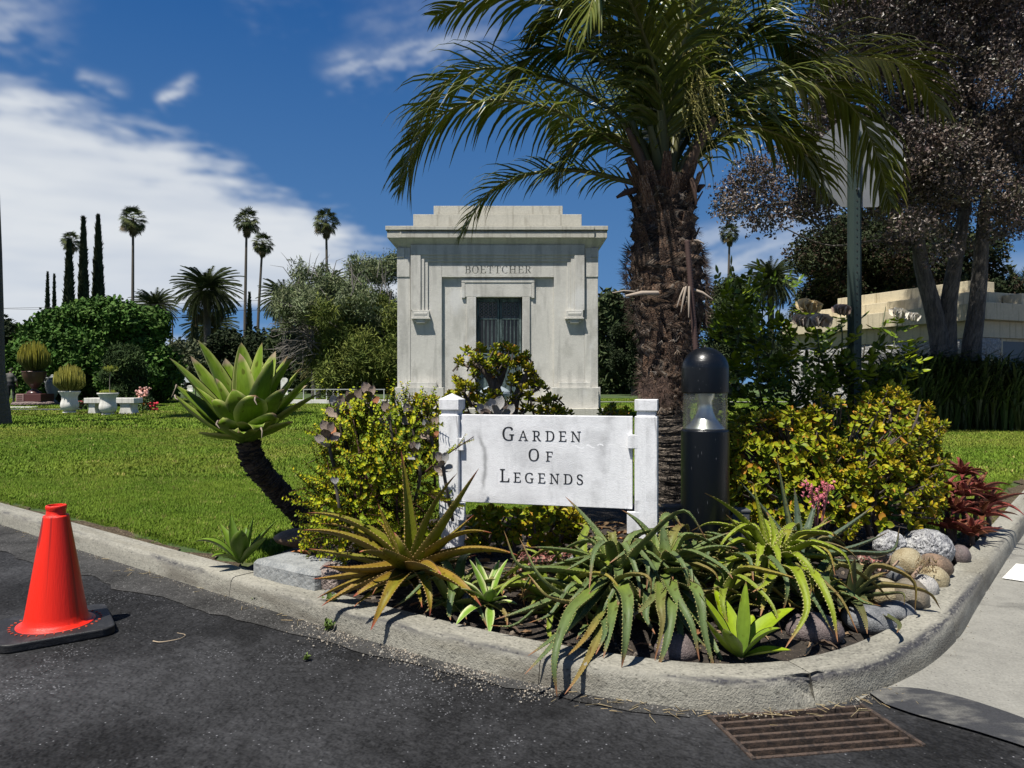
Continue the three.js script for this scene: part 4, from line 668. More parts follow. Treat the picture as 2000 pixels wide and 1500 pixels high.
// --- parked white off-road car
{
  const d = 92, y = LAWN + 0.62, t = thing('parked_car', 'white boxy off-road car parked beyond the far graves', 'car', V((338 - 1000) / FOCAL * d, y, d)); t.rotation.y = 0.25;
  const wp = phys({ color: col(0.75, 0.76, 0.78), roughness: 0.3, clearcoat: 0.6 }), gl = phys({ color: col(0.02, 0.025, 0.03), roughness: 0.1 }), bk = std({ color: col(0.015, 0.015, 0.016), roughness: 0.8 });
  const sh = new THREE.Shape([[-2.1, 0.55], [2.1, 0.55], [2.1, 1.12], [0.55, 1.2], [0.25, 1.8], [-1.95, 1.84], [-2.1, 1.2]].map(([a, b]) => new THREE.Vector2(-a, b)));
  part(t, 'body', new THREE.ExtrudeGeometry(sh, { depth: 1.6, bevelEnabled: true, bevelSize: 0.05, bevelThickness: 0.05, bevelSegments: 2 }).translate(0, 0, -0.8), wp);
  for (const [a, b] of [[-0.35, 0.55], [0.65, 1.75]]) part(t, 'side_window', rbox(b - a, 0.45, 0.03, 0.01, (a + b) / 2, 1.48, 0.86), gl);
  part(t, 'windscreen', rbox(0.04, 0.5, 1.4, 0.01, -0.46, 1.5, 0).rotateZ(0), gl);
  for (const [x, z] of [[-1.3, 0.8], [1.3, 0.8], [-1.3, -0.8], [1.3, -0.8]]) { const w = part(t, 'wheel', new THREE.CylinderGeometry(0.42, 0.42, 0.26, 24).rotateX(Math.PI / 2), bk); w.position.set(x, 0.42, z); part(w, 'rim', new THREE.CylinderGeometry(0.22, 0.22, 0.28, 16).rotateX(Math.PI / 2), std({ color: col(0.5, 0.5, 0.5), metalness: 0.8, roughness: 0.4 })); }
  for (const z of [-0.6, 0.6]) part(t, 'headlight', new THREE.CylinderGeometry(0.12, 0.12, 0.06, 16).rotateZ(Math.PI / 2).translate(-2.16, 0.95, z), std({ color: col(0.8, 0.8, 0.8), roughness: 0.2 }));
}
// --- people
function person(label, place, turn, pose, colours, H = 1.74) {
  const J = pose, S = 64, half = 0.95, mc = new MarchingCubes(S, std({}), false, false, 90000); mc.isolation = 0;
  const bones = [['hipL', 'kneeL', 0.085, 0.058, 2], ['kneeL', 'footL', 0.058, 0.042, 2], ['hipR', 'kneeR', 0.085, 0.058, 2], ['kneeR', 'footR', 0.058, 0.042, 2], ['footL', 'toeL', 0.042, 0.035, 3], ['footR', 'toeR', 0.042, 0.035, 3], ['pelvis', 'belly', 0.135, 0.135, 2], ['belly', 'chest', 0.135, 0.15, 1], ['chest', 'neck', 0.13, 0.055, 1], ['shL', 'shR', 0.075, 0.075, 1], ['shL', 'elL', 0.058, 0.046, 1], ['elL', 'haL', 0.042, 0.03, 0], ['shR', 'elR', 0.058, 0.046, 1], ['elR', 'haR', 0.042, 0.03, 0], ['neck', 'head', 0.055, 0.06, 0], ['head', 'crown', 0.088, 0.086, 4], ['haL', 'fiL', 0.034, 0.018, 0], ['haR', 'fiR', 0.034, 0.018, 0]].map(([a, b, r0, r1, c]) => [new THREE.Vector3(...J[a]), new THREE.Vector3(...J[b]), r0, r1, c]);
  const p = new THREE.Vector3(), q = new THREE.Vector3(), dist = (v, b) => { q.subVectors(b[1], b[0]); const t = clamp(p.subVectors(v, b[0]).dot(q) / q.lengthSq()); return p.addScaledVector(q, -t).length() - lerp(b[2], b[3], t); };
  const at = new THREE.Vector3(), hs = S / 2;
  for (let k = 0; k < S; k++) for (let j = 0; j < S; j++) for (let i = 0; i < S; i++) { at.set((i - hs) / hs * half, (j - hs) / hs * half + half, (k - hs) / hs * half); if (Math.abs(at.x) > 0.5 || Math.abs(at.z) > 0.5) { mc.field[k * S * S + j * S + i] = -1; continue; } let e = 0; for (const b of bones) e += Math.exp(-dist(at, b) * 42); mc.field[k * S * S + j * S + i] = Math.log(e) / 42; }
  mc.update(); const n = mc.count ?? mc.geometry.drawRange.count, pos = new Float32Array(n * 3), nor = new Float32Array(n * 3), cl = new Float32Array(n * 3), v = new THREE.Vector3();
  for (let i = 0; i < n; i++) { v.set(mc.positionArray[i * 3] * half, mc.positionArray[i * 3 + 1] * half + half, mc.positionArray[i * 3 + 2] * half); pos.set([v.x, v.y, v.z], i * 3); nor.set([mc.normalArray[i * 3], mc.normalArray[i * 3 + 1], mc.normalArray[i * 3 + 2]], i * 3); let bd = 9, bc = 0; for (const b of bones) { const d = dist(v, b); if (d < bd) { bd = d; bc = b[4]; } } if (bc === 4 && v.y < J.head[1] + 0.03 && v.z < 0.02) bc = 0; cl.set(colours[bc], i * 3); }
  const g = new THREE.BufferGeometry(); g.setAttribute('position', new THREE.BufferAttribute(pos, 3)); g.setAttribute('normal', new THREE.BufferAttribute(nor, 3)); g.setAttribute('color', new THREE.BufferAttribute(cl, 3)); g.computeVertexNormals();
  const t = thing("person", label, "person", place); t.rotation.y = turn; t.scale.setScalar(H / 1.76); part(t, 'body', g, std({ vertexColors: true, roughness: 0.85 })); return t;
}
let posAt;
const standing = { pelvis: [0, 0.92, 0], belly: [0, 1.08, 0], chest: [0, 1.3, 0], neck: [0, 1.48, 0.01], head: [0, 1.6, 0.02], crown: [0, 1.66, 0.02], shL: [-0.17, 1.4, 0], shR: [0.17, 1.4, 0], elL: [-0.235, 1.13, -0.02], haL: [-0.25, 0.9, 0.04], fiL: [-0.245, 0.8, 0.07], elR: [0.235, 1.13, -0.02], haR: [0.26, 0.9, 0.05], fiR: [0.255, 0.8, 0.08], hipL: [-0.09, 0.88, 0], kneeL: [-0.1, 0.48, 0.03], footL: [-0.11, 0.06, -0.02], toeL: [-0.12, 0.035, 0.13], hipR: [0.09, 0.88, 0], kneeR: [0.11, 0.48, 0.0], footR: [0.12, 0.06, -0.08], toeR: [0.13, 0.035, 0.06] };
const skin = [0.3, 0.18, 0.12], hair = [0.02, 0.015, 0.012];
posAt = onLawn(22, 34); person('person in grey T-shirt and dark trousers walking away past the brown urn', posAt, Math.PI + 0.15, standing, [skin, [0.09, 0.088, 0.08], [0.014, 0.016, 0.022], [0.5, 0.5, 0.5], hair]);
posAt = V((289 - 1000) / FOCAL * 74, LAWN + 0.28, 74); person('distant person in white top standing beyond the pink flowers', posAt, 0.3, standing, [skin, [0.6, 0.6, 0.62], [0.02, 0.02, 0.025], [0.1, 0.1, 0.1], hair]);
posAt = V((321 - 1000) / FOCAL * 86, LAWN + 0.5, 86); person('distant person in dark clothes standing in front of the white car', posAt, -0.4, standing, [skin, [0.015, 0.015, 0.02], [0.012, 0.012, 0.014], [0.05, 0.05, 0.05], [0.5, 0.5, 0.5]]);

// ================================================================ TREES
const barkTex = texture(256, 512, (u, v) => { const n = fbm2(u * 16, v * 5, 5, 0, 3), f = fbm2(u * 60, v * 14, 3, 0, 5); const k = 0.05 + 0.10 * smooth(0.3, 0.8, n * 0.6 + f * 0.4); return [k * 1.05, k * 0.95, k * 0.82]; });
const bark = std({ map: scaled(barkTex, 2, 1), bumpMap: scaled(lumpy, 4, 1.5), bumpScale: 0.05, roughness: 0.95 });
const barkPale = std({ color: col(0.17, 0.155, 0.135), bumpMap: scaled(lumpy, 4, 1.5), bumpScale: 0.02, roughness: 0.95 });
const leafMat = phys({ roughness: 0.5, transmission: 0.22, thickness: 0 });
const leafDull = phys({ roughness: 0.75, specularIntensity: 0.3 });
function leafClump(n, r, len, wid, seed, droop = 0, flat = 1) {   // a spray of n pointed leaves inside radius r
  const rd = rng(seed), pos = [], q = new THREE.Quaternion(), e = new THREE.Euler(), v = new THREE.Vector3();
  for (let i = 0; i < n; i++) {
    const c = new THREE.Vector3(rd() * 2 - 1, (rd() * 2 - 1) * flat, rd() * 2 - 1).multiplyScalar(r * Math.cbrt(rd()));
    if (droop) e.set((rd() - 0.5) * 0.9, rd() * 6.3, Math.PI + (rd() - 0.5) * 0.9 * droop); else e.set(rd() * 6.3, rd() * 6.3, rd() * 6.3);
    q.setFromEuler(e); const k = 0.7 + 0.6 * rd(), P4 = [[0, 0, 0], [wid / 2, len * 0.42, wid * 0.22], [0, len, 0], [-wid / 2, len * 0.42, wid * 0.22]].map((a) => v.set(...a).multiplyScalar(k).applyQuaternion(q).add(c).toArray());
    pos.push(...P4[0], ...P4[1], ...P4[2], ...P4[0], ...P4[2], ...P4[3]);
  }
  const g = new THREE.BufferGeometry(); g.setAttribute('position', new THREE.Float32BufferAttribute(pos, 3)); g.computeVertexNormals(); return g;
}
function crownOf(t, spots, geo, mat, colours, n, name = 'crown', spin = true) {   // spots: [Vector3 (in the thing), radius]; clumps scattered on and in them
  const m = [], c = [], up = new THREE.Vector3(0, 1, 0), tot = spots.reduce((s, x) => s + x[1] ** 2, 0);
  for (const [p, r, sq = 0.85] of spots) {
    const k = Math.round(n * r * r / tot);
    for (let i = 0; i < k; i++) {
      const a = rr(0, 6.283), z = rr(-1, 1), h = Math.sqrt(1 - z * z), q = r * Math.pow(R(), 0.4) * (0.8 + 0.4 * fbm3(p.x + Math.cos(a) * 2, p.y + z * 2, p.z + Math.sin(a) * 2, 5));
      m.push(M4(new THREE.Vector3(p.x + Math.cos(a) * h * q, p.y + z * q * sq, p.z + Math.sin(a) * h * q), spin ? randQuat() : new THREE.Quaternion().setFromAxisAngle(up, rr(0, 6.3)), rr(0.75, 1.3))); c.push(vary(colours[Math.floor(R() * colours.length)], 0.28));
    }
  }
  return instanced(t, name, geo, mat, m, c);
}
// --- copper-leaved tree on the right
{
  R = rng(101);
  const D = 15.6, O = onLawn(1872, D), t = thing('copper_leaved_tree', 'large tree with bronze-brown leaves and several trunks beside the granite mausoleum', 'tree', O), L = (px, py, d = D) => rel(P(px, py, d), O);
  const limb = (pts, r0, r1) => { const c = curve(pts, 14); part(t, 'trunk', tube(c, (u) => lerp(r0, r1, Math.pow(u, 0.8)) * (u < 0.08 ? 1.3 - 4 * u : 1), 10, undefined, 0.25), barkTree); };
  const barkTree = bark;
  limb([L(1842, 826), L(1838, 680), L(1822, 600), L(1800, 520), L(1785, 420), L(1740, 300), L(1680, 160)], 0.26, 0.07);
  limb([L(1846, 826, 15.5), L(1850, 680), L(1852, 600), L(1868, 500), L(1885, 400), L(1900, 250), L(1880, 60)], 0.24, 0.07);
  limb([L(1890, 826, 15.9), L(1896, 690), L(1908, 600), L(1916, 500), L(1924, 400), L(1960, 250), L(2040, 80)], 0.24, 0.07);
  limb([L(1785, 430), L(1700, 400, 15), L(1600, 395, 14.6), L(1500, 400, 14.4), L(1420, 425, 14.2)], 0.075, 0.014);
  limb([L(1805, 480), L(1720, 470, 16), L(1620, 480, 16.2), L(1520, 440, 16)], 0.05, 0.012); limb([L(1740, 300), L(1660, 260, 14.5), L(1600, 200, 14)], 0.08, 0.02); limb([L(1920, 420), L(1970, 400, 14), L(2060, 330, 13)], 0.1, 0.03); limb([L(1885, 400), L(1830, 250, 13.6), L(1790, 100, 13)], 0.1, 0.03); limb([L(1925, 400), L(1975, 380), L(1990, 350)], 0.07, 0.03);
  const spots = [], twigL = []; const add = (n, x0, x1, y0, y1, r0, r1, d0 = 12.6, d1 = 18.2) => { for (let i = 0; i < n; i++) spots.push([L(rr(x0, x1), rr(y0, y1), rr(d0, d1)), rr(r0, r1)]); };
  add(62, 1600, 2100, -260, 90, 0.5, 0.95); add(58, 1600, 2100, 60, 300, 0.42, 0.85); add(40, 1700, 2080, 260, 430, 0.38, 0.75); add(10, 1590, 1660, 60, 330, 0.3, 0.55); add(26, 1410, 1640, 300, 415, 0.2, 0.42, 13.4, 15.2); add(14, 1390, 1540, 370, 445, 0.08, 0.22, 13.8, 14.8); for (let i = 0; i < 60; i++) { const sp = spots[Math.floor(rr(0, spots.length))][0], e = sp.clone().add(new THREE.Vector3(rr(-0.9, 0.9), rr(-0.2, 0.9), rr(-0.6, 0.6))), tr = sp.clone().lerp(L(1850, 520), 0.35); twigL.push(tube(curve([tr, tr.clone().lerp(e, 0.5).add(new THREE.Vector3(0, 0.15, 0)), e], 5), (u) => lerp(0.028, 0.005, u), 4)); } part(t, 'twigs', merge(twigL), bark, 'stuff'); add(12, 1700, 1990, 400, 500, 0.2, 0.45);
  crownOf(t, spots, leafClump(30, 0.2, 0.066, 0.036, 5), std({ roughness: 0.45 }), [[0.078, 0.056, 0.044], [0.10, 0.075, 0.058], [0.06, 0.048, 0.036], [0.145, 0.112, 0.086], [0.08, 0.052, 0.044], [0.07, 0.064, 0.034]], 11500);
}
function bigTree(name, label, O, spots, geo, n, colours, trunk, group, mat = leafDull) {
  const t = thing(name, label, 'tree', O, group);
  for (const [pts, r0, r1] of trunk) part(t, 'trunk', tube(curve(pts, 10), (u) => lerp(r0, r1, u), 8, undefined, 0.2), bark);
  crownOf(t, spots, geo, mat, colours, n); return t;
}
const fineClump = leafClump(16, 0.42, 0.2, 0.11, 9), farClump = leafClump(16, 0.95, 0.5, 0.26, 11), needle = leafClump(20, 0.9, 0.7, 0.13, 13, 0.8);
{ // dark evergreen behind the copper tree
  R = rng(103); const D = 29, O = onLawn(1760, D), L = (px, py, d = D) => rel(P(px, py, d), O), s = []; for (let i = 0; i < 46; i++) s.push([L(rr(1580, 1960), rr(440, 640), rr(27, 32)), rr(0.6, 1.2)]); for (let i = 0; i < 14; i++) s.push([L(rr(1590, 1700), rr(470, 590), rr(27, 30)), rr(0.4, 0.8)]);
  bigTree('evergreen_tree', 'dark small-leaved evergreen tree behind the low granite mausoleum', O, s, leafClump(16, 0.3, 0.14, 0.08, 15), 8500, [[0.022, 0.034, 0.013], [0.03, 0.042, 0.016], [0.05, 0.035, 0.022], [0.04, 0.05, 0.02]], [[[L(1760, 800), L(1755, 650), L(1740, 520)], 0.3, 0.15]]);
}
{ // rounded broad-leaved tree on the left lawn
  R = rng(105); const D = 36, O = onLawn(185, D), L = (px, py, d = D) => rel(P(px, py, d), O), s = [];
  for (let i = 0; i < 90; i++) { const a = rr(0, Math.PI), q = Math.sqrt(R()); s.push([L(183 + Math.cos(a) * 148 * q, 745 - Math.sin(a) * 158 * q, D + rr(-1, 1) * 3.4 * Math.sqrt(1 - q * q * 0.8)), rr(0.45, 0.95)]); } for (let i = 0; i < 24; i++) s.push([L(rr(50, 330), rr(720, 780), rr(33.5, 38)), rr(0.4, 0.8)]);
  bigTree('domed_tree', 'wide dome-shaped tree with dense large green leaves behind the urns', O, s, leafClump(15, 0.27, 0.17, 0.15, 17), 19000, [[0.048, 0.11, 0.016], [0.065, 0.135, 0.022], [0.036, 0.08, 0.014], [0.085, 0.15, 0.03]], [[[L(185, 790), L(180, 720), L(170, 640)], 0.3, 0.12], [[L(185, 760), L(230, 690), L(260, 640)], 0.18, 0.07]]);
}
{ // feathery shrub before it
  R = rng(107); const D = 30, O = onLawn(240, D), L = (px, py, d = D) => rel(P(px, py, d), O), s = []; for (let i = 0; i < 34; i++) { const q = R(); s.push([L(240 + rr(-1, 1) * 50 * (1 - q * 0.6), 785 - q * 95, D + rr(-0.9, 0.9)), rr(0.2, 0.42)]); }
  bigTree('feathery_shrub', 'feathery dark green shrub behind the stone bench', O, s, leafClump(14, 0.2, 0.16, 0.04, 19), 4200, [[0.03, 0.055, 0.014], [0.045, 0.075, 0.02], [0.022, 0.042, 0.012]], [[[L(240, 790), L(240, 740), L(238, 700)], 0.06, 0.02]]);
}
{ // loose weeping tree left of the mausoleum
  R = rng(109); const D = 38, O = onLawn(716, D), L = (px, py, d = D) => rel(P(px, py, d), O), s = [], hi = [];
  for (let i = 0; i < 54; i++) s.push([L(rr(610, 790), rr(600, 735), rr(36, 42)), rr(0.5, 0.95), 1.25]); for (let i = 0; i < 40; i++) hi.push([L(rr(585, 800), rr(515, 640), rr(36, 43)), rr(0.35, 0.8), 1.1]); for (let i = 0; i < 10; i++) hi.push([L(rr(540, 640), rr(545, 640), rr(37, 42)), rr(0.3, 0.6), 1]);
  const t = bigTree('weeping_tree', 'loose weeping tree with olive drooping foliage and bare grey twigs left of the mausoleum', O, s, leafClump(18, 0.35, 0.26, 0.05, 23, 0.9), 7000, [[0.12, 0.15, 0.028], [0.16, 0.185, 0.04], [0.085, 0.115, 0.026]], [[[L(718, 800), L(716, 740), L(705, 660), L(690, 580)], 0.34, 0.12], [[L(716, 740), L(750, 660), L(765, 570)], 0.2, 0.06]]);
  crownOf(t, hi, leafClump(14, 0.36, 0.24, 0.05, 25, 0.9), leafDull, [[0.17, 0.205, 0.10], [0.13, 0.165, 0.07], [0.2, 0.225, 0.125]], 2600, 'upper_crown');
  const tw = []; for (let i = 0; i < 130; i++) { const a = L(rr(600, 700), rr(640, 700), rr(37, 40)), b = L(rr(525, 640), rr(590, 720), rr(36.5, 40)), m = a.clone().lerp(b, 0.5).add(new THREE.Vector3(rr(-0.3, 0.3), rr(0.1, 0.6), rr(-0.3, 0.3))); tw.push(tube([a, m, b, b.clone().add(new THREE.Vector3(rr(-0.5, 0.1), rr(-0.6, 0.2), 0))], [0.045, 0.026, 0.014, 0.006], 4)); }
  for (let i = 0; i < 46; i++) { const a = L(rr(570, 760), rr(540, 600), rr(37, 41)), b = a.clone().add(new THREE.Vector3(rr(-1.2, 1), rr(0.6, 1.7), rr(-0.5, 0.5))); tw.push(tube([a, a.clone().lerp(b, 0.6).add(new THREE.Vector3(rr(-0.2, 0.2), 0.25, 0)), b], [0.028, 0.015, 0.005], 4)); }
  part(t, 'twigs', merge(tw), barkPale, 'stuff');
}
// --- trees along the far boundary, each its own
const conA = [[0.02, 0.032, 0.012], [0.03, 0.042, 0.016], [0.014, 0.022, 0.009]], conB = [[0.045, 0.065, 0.024], [0.062, 0.082, 0.032], [0.036, 0.05, 0.02]], conC = [[0.09, 0.105, 0.055], [0.075, 0.085, 0.042], [0.11, 0.12, 0.068]];
[[8, 690, 40, 60, 100, conA, 'dark round tree beyond the dome-shaped tree at the left edge'], [362, 708, 34, 40, 95, conC, 'grey-green airy tree between the dome-shaped tree and the date palm'], [452, 702, 42, 46, 100, conA, 'dark conifer right of the big date palm'], [522, 706, 44, 42, 85, conA, 'dark bushy tree behind the agave rosette'], [575, 690, 48, 52, 80, conB, 'dark green tree behind the bare grey twigs'], [650, 705, 60, 42, 72, conA, 'low dark tree in the shade behind the weeping tree'], [745, 690, 50, 50, 70, conB, 'green tree close to the left wall of the mausoleum'], [1192, 650, 34, 66, 68, conB, 'tall dark pine beside the right wall of the mausoleum'], [1240, 680, 40, 62, 60, conA, 'dark conifer behind the palm trunk'], [1290, 660, 60, 90, 78, conA, 'dark tree hidden behind the palm and bollard'], [1420, 640, 50, 90, 52, conB, 'leafy tree behind the rose bush'], [1560, 680, 90, 60, 60, conA, 'dark tree behind the roses and sign post'], [1960, 655, 90, 60, 40, conA, 'dark tree behind the granite mausoleum at the right edge']].forEach(([px, py, w, h, d, c, label], i) => {
  R = rng(200 + i); const O = onLawn(px, d), L = (x, y, dd = d) => rel(P(x, y, dd), O), s = [], k = d / FOCAL;
  for (let j = 0; j < 26; j++) { const a = rr(0, 6.28), q = Math.sqrt(R()); s.push([L(px + Math.cos(a) * w * q, py + Math.sin(a) * h * q, d + rr(-1, 1) * w * k * 0.8), rr(0.22, 0.42) * w * k * 1.0]); }
  for (let j = 0; j < 8; j++) s.push([L(px + rr(-w, w) * 0.8, rr(py + h * 0.5, 765), d + rr(-1, 1) * w * k * 0.6), rr(0.2, 0.35) * w * k]);
  bigTree('boundary_tree', label, O, s, d > 64 ? farClump : fineClump, d > 64 ? 1500 : 2200, c, [[[L(px, 775), L(px + 2, py + h * 0.4), L(px, py)], 0.35, 0.15]], 'trees along the far boundary');
});
// --- Italian cypresses
[[135, 480, 775, 12.5, 88, 'tapering cypress leftmost of the three tall cypresses'], [163, 437, 775, 12, 90, 'tallest dark cypress in the middle of the three'], [192, 433, 775, 14, 92, 'dark cypress rightmost of the three tall ones, standing apart'], [93, 547, 775, 6, 130, 'small distant cypress, left one of the pair'], [106, 551, 775, 5.5, 132, 'small distant cypress, right one of the pair'], [487, 585, 775, 8, 110, 'slim cypress beside the twin fan palms'], [380, 600, 775, 10, 115, 'dark cypress behind the date palm trunk']].forEach(([px, top, bot, hw, d, label], i) => {
  R = rng(300 + i); const O = onLawn(px, d), k = d / FOCAL, t = thing('cypress_tree', label, 'tree', O, 'cypress trees'), H = (775 - top) * k + 0.3, r = hw * k, m = [], c = [], g = new THREE.ConeGeometry(0.13, 0.7, 4).translate(0, 0.3, 0);
  part(t, 'trunk', tube([new THREE.Vector3(0, 0, 0), new THREE.Vector3(0, H * 0.5, 0), new THREE.Vector3(0, H * 0.97, 0)], [0.22, 0.15, 0.03], 6), bark);
  for (let j = 0; j < 4200; j++) { const y = Math.pow(R(), 0.85), a = rr(0, 6.283), q = r * 1.2 * Math.pow(1 - y, 0.72) * Math.min(1, 0.8 + y * 3) * (0.82 + 0.3 * fbm3(Math.cos(a) * 2 + i, y * 9, Math.sin(a) * 2, i)) * (R() < 0.75 ? rr(0.85, 1.03) : rr(0.3, 0.9)); m.push(M4(new THREE.Vector3(Math.cos(a) * q, 0.4 + y * (H - 0.9), Math.sin(a) * q), new THREE.Quaternion().setFromEuler(new THREE.Euler(Math.sin(a) * 0.35 + rr(-0.2, 0.2), rr(0, 6), -Math.cos(a) * 0.35 + rr(-0.2, 0.2))), rr(0.7, 1.2) * (d > 100 ? 0.8 : 1))); c.push(vary([0.024, 0.032, 0.013], 0.4)); }
  instanced(t, 'crown', g, leafDull, m, c);
});
// --- tall fan palms
function fanLeaf(r, rd) { const pos = [], n = 15; for (let i = 0; i < n; i++) { const a = (-1.9 + 3.8 * i / (n - 1)), w = 0.125, len = r * (1 - 0.25 * Math.abs(a) / 1.9) * (0.85 + 0.25 * rd()), dz = -0.28 * len; const q = (aa, l, z) => [Math.sin(aa) * l, Math.cos(aa) * l, z]; pos.push(...q(a, 0.02, 0), ...q(a - w, len * 0.62, -0.02), ...q(a + w, len * 0.62, -0.02), ...q(a - w, len * 0.62, -0.02), ...q(a, len, dz), ...q(a + w, len * 0.62, -0.02)); } const g = new THREE.BufferGeometry(); g.setAttribute('position', new THREE.Float32BufferAttribute(pos, 3)); g.computeVertexNormals(); return g; }
const fanMat = phys({ roughness: 0.65, specularIntensity: 0.35, vertexColors: true }), palmTrunk = std({ color: col(0.10, 0.085, 0.07), roughness: 0.95, bumpMap: scaled(lumpy, 2, 3), bumpScale: 0.04 });
function fanPalm(label, O, H, leanX, scale, seed, r0 = 0.24) {
  const rd = rng(seed), t = thing('fan_palm', label, 'palm tree', O, 'tall fan palms'), top = new THREE.Vector3(leanX, H, 0), list = [];
  part(t, 'trunk', tube(curve([new THREE.Vector3(0, -0.1, 0), new THREE.Vector3(leanX * 0.15, H * 0.4, 0), new THREE.Vector3(leanX * 0.6, H * 0.75, 0), top], 14), (u) => r0 * (1.25 - 0.55 * u) * (u < 0.04 ? 1.4 : 1), 9), palmTrunk);
  for (let i = 0; i < 38; i++) {
    const a = i * 2.39996 + rd() * 0.5, el = 1.4 - 2.3 * Math.pow(i / 38, 0.9), pet = (0.72 + 0.3 * rd()) * scale, dir = new THREE.Vector3(Math.cos(a) * Math.cos(el), Math.sin(el), Math.sin(a) * Math.cos(el)), b = top.clone().add(new THREE.Vector3(0, -0.3 * i / 38, 0)), e = b.clone().addScaledVector(dir, pet).add(new THREE.Vector3(0, -0.12 * pet, 0)), dead = i > 34, c = dead ? [0.13, 0.10, 0.045] : mix3([0.032, 0.046, 0.012], [0.07, 0.082, 0.02], rd());
    const out = dir.clone().add(new THREE.Vector3(0, -0.35 - 0.3 * rd(), 0)).normalize(), q = lookQuat(out, new THREE.Vector3(rd() - 0.5, 0.5 + rd(), rd() - 0.5).normalize());
    list.push(tint(fanLeaf(0.8 * scale, rd).applyMatrix4(M4(e, q, 1)), c), tint(tube([b, e], [0.03, 0.018], 3), mix3(c, [0.12, 0.1, 0.03], 0.4)));
  }
  for (let i = 0; i < 40; i++) { const a = rd() * 6.283, y = H - 0.4 - rd() * 1.3 * scale; list.push(tint(fanLeaf(0.55 * scale, rd).applyMatrix4(M4(new THREE.Vector3(leanX + Math.cos(a) * 0.25, y, Math.sin(a) * 0.25), lookQuat(new THREE.Vector3(Math.cos(a) * 0.35, -1, Math.sin(a) * 0.35)), 1)), [0.10, 0.08, 0.035])); }
  part(t, 'crown', merge(list), fanMat); return t;
}
[[139, 139, 470, 125, 1.25, 'short fan palm showing behind the three cypresses'], [259, 260, 428, 118, 1.55, 'fan palm standing alone right of the cypresses'], [478, 482, 430, 116, 1.5, 'taller left palm of the twin fan palms'], [502, 513, 474, 124, 1.35, 'shorter right palm of the twin fan palms'], [640, 637, 432, 118, 1.55, 'fan palm rising above the weeping tree'], [1421, 1425, 454, 128, 1.3, 'lone fan palm between the palm trunk and the copper-leaved tree']].forEach(([bx, tx, ty, d, sc, label], i) => fanPalm(label, onLawn(bx, d), EYE + (750 - ty) / FOCAL * d - LAWN, (tx - bx) / FOCAL * d, sc, 400 + i));
fanPalm('rough grey palm trunk cut off by the left edge of the view', V(-12.02, LAWN, 16.4), 15.5, -1.1, 1.5, 440, 0.235);
// --- date palms
function pinnate(len, n, droop, leafLen, leafW, rd, c) {   // far frond: rachis along +y bending towards -z
  const pos = [], at = (t) => [0, len * (t - 0.12 * droop * t * t * t), -droop * len * 0.55 * t * t];
  for (let i = 0; i < n; i++) { const t = 0.12 + 0.88 * i / n, p = at(t), l = leafLen * Math.sin(Math.PI * Math.min(1, 0.18 + 0.78 * t)) * (0.8 + 0.4 * rd()); for (const s of [-1, 1]) { const q = at(Math.min(1, t + 0.16)); pos.push(...p, p[0] + s * l * 0.75, lerp(p[1], q[1], 1) , q[2] - 0.18 * l, p[0], p[1] + leafW, p[2]); } const q2 = at(Math.min(1, t + 1 / n)); pos.push(p[0] - 0.02, p[1], p[2], p[0] + 0.02, p[1], p[2], ...q2); }
  const g = new THREE.BufferGeometry(); g.setAttribute('position', new THREE.Float32BufferAttribute(pos, 3)); g.computeVertexNormals(); return tint(g, c);
}
function datePalm(label, O, H, r, seed, n = 170) {
  const rd = rng(seed), t = thing('date_palm', label, 'palm tree', O, 'feather-leaved date palms'), list = [];
  part(t, 'trunk', tube([new THREE.Vector3(0, -0.1, 0), new THREE.Vector3(0, H * 0.5, 0), new THREE.Vector3(0, H, 0)], [r * 0.13, r * 0.11, r * 0.14], 9, undefined, 0.2), palmTrunk);
  for (let i = 0; i < n; i++) { const f = i / n, a = i * 2.39996 + rd() * 0.4, el = 1.45 - 2.2 * f, dir = new THREE.Vector3(Math.cos(a) * Math.cos(el), Math.sin(el), Math.sin(a) * Math.cos(el)), c = f > 0.9 ? [0.09, 0.07, 0.03] : mix3([0.028, 0.042, 0.014], [0.06, 0.075, 0.026], rd()); list.push(pinnate(r * (0.95 + 0.25 * rd()), 26, 0.95 + 0.4 * rd(), r * 0.2, r * 0.026, rd, c).applyMatrix4(M4(new THREE.Vector3(0, H, 0), lookQuat(dir), 1))); }
  part(t, 'crown', merge(list), fanMat); return t;
}
[[405, 568, 105, 58, 'big round-headed date palm above the agave'], [303, 600, 130, 40, 'date palm peeping out behind the dome-shaped tree'], [556, 585, 78, 44, 'date palm behind the left part of the weeping tree'], [640, 560, 80, 40, 'date palm half lost in the top of the weeping tree'], [1506, 548, 62, 50, 'date palm between the roses and the copper-leaved tree'], [1990, 590, 34, 85, 'date palm fronds at the right edge behind the granite mausoleum'], [412, 640, 125, 48, 'low date palm behind the trunk of the big one']].forEach(([px, py, d, rp, label], i) => datePalm(label, onLawn(px, d), EYE + (750 - py) / FOCAL * d - LAWN, rp / FOCAL * d, 500 + i));
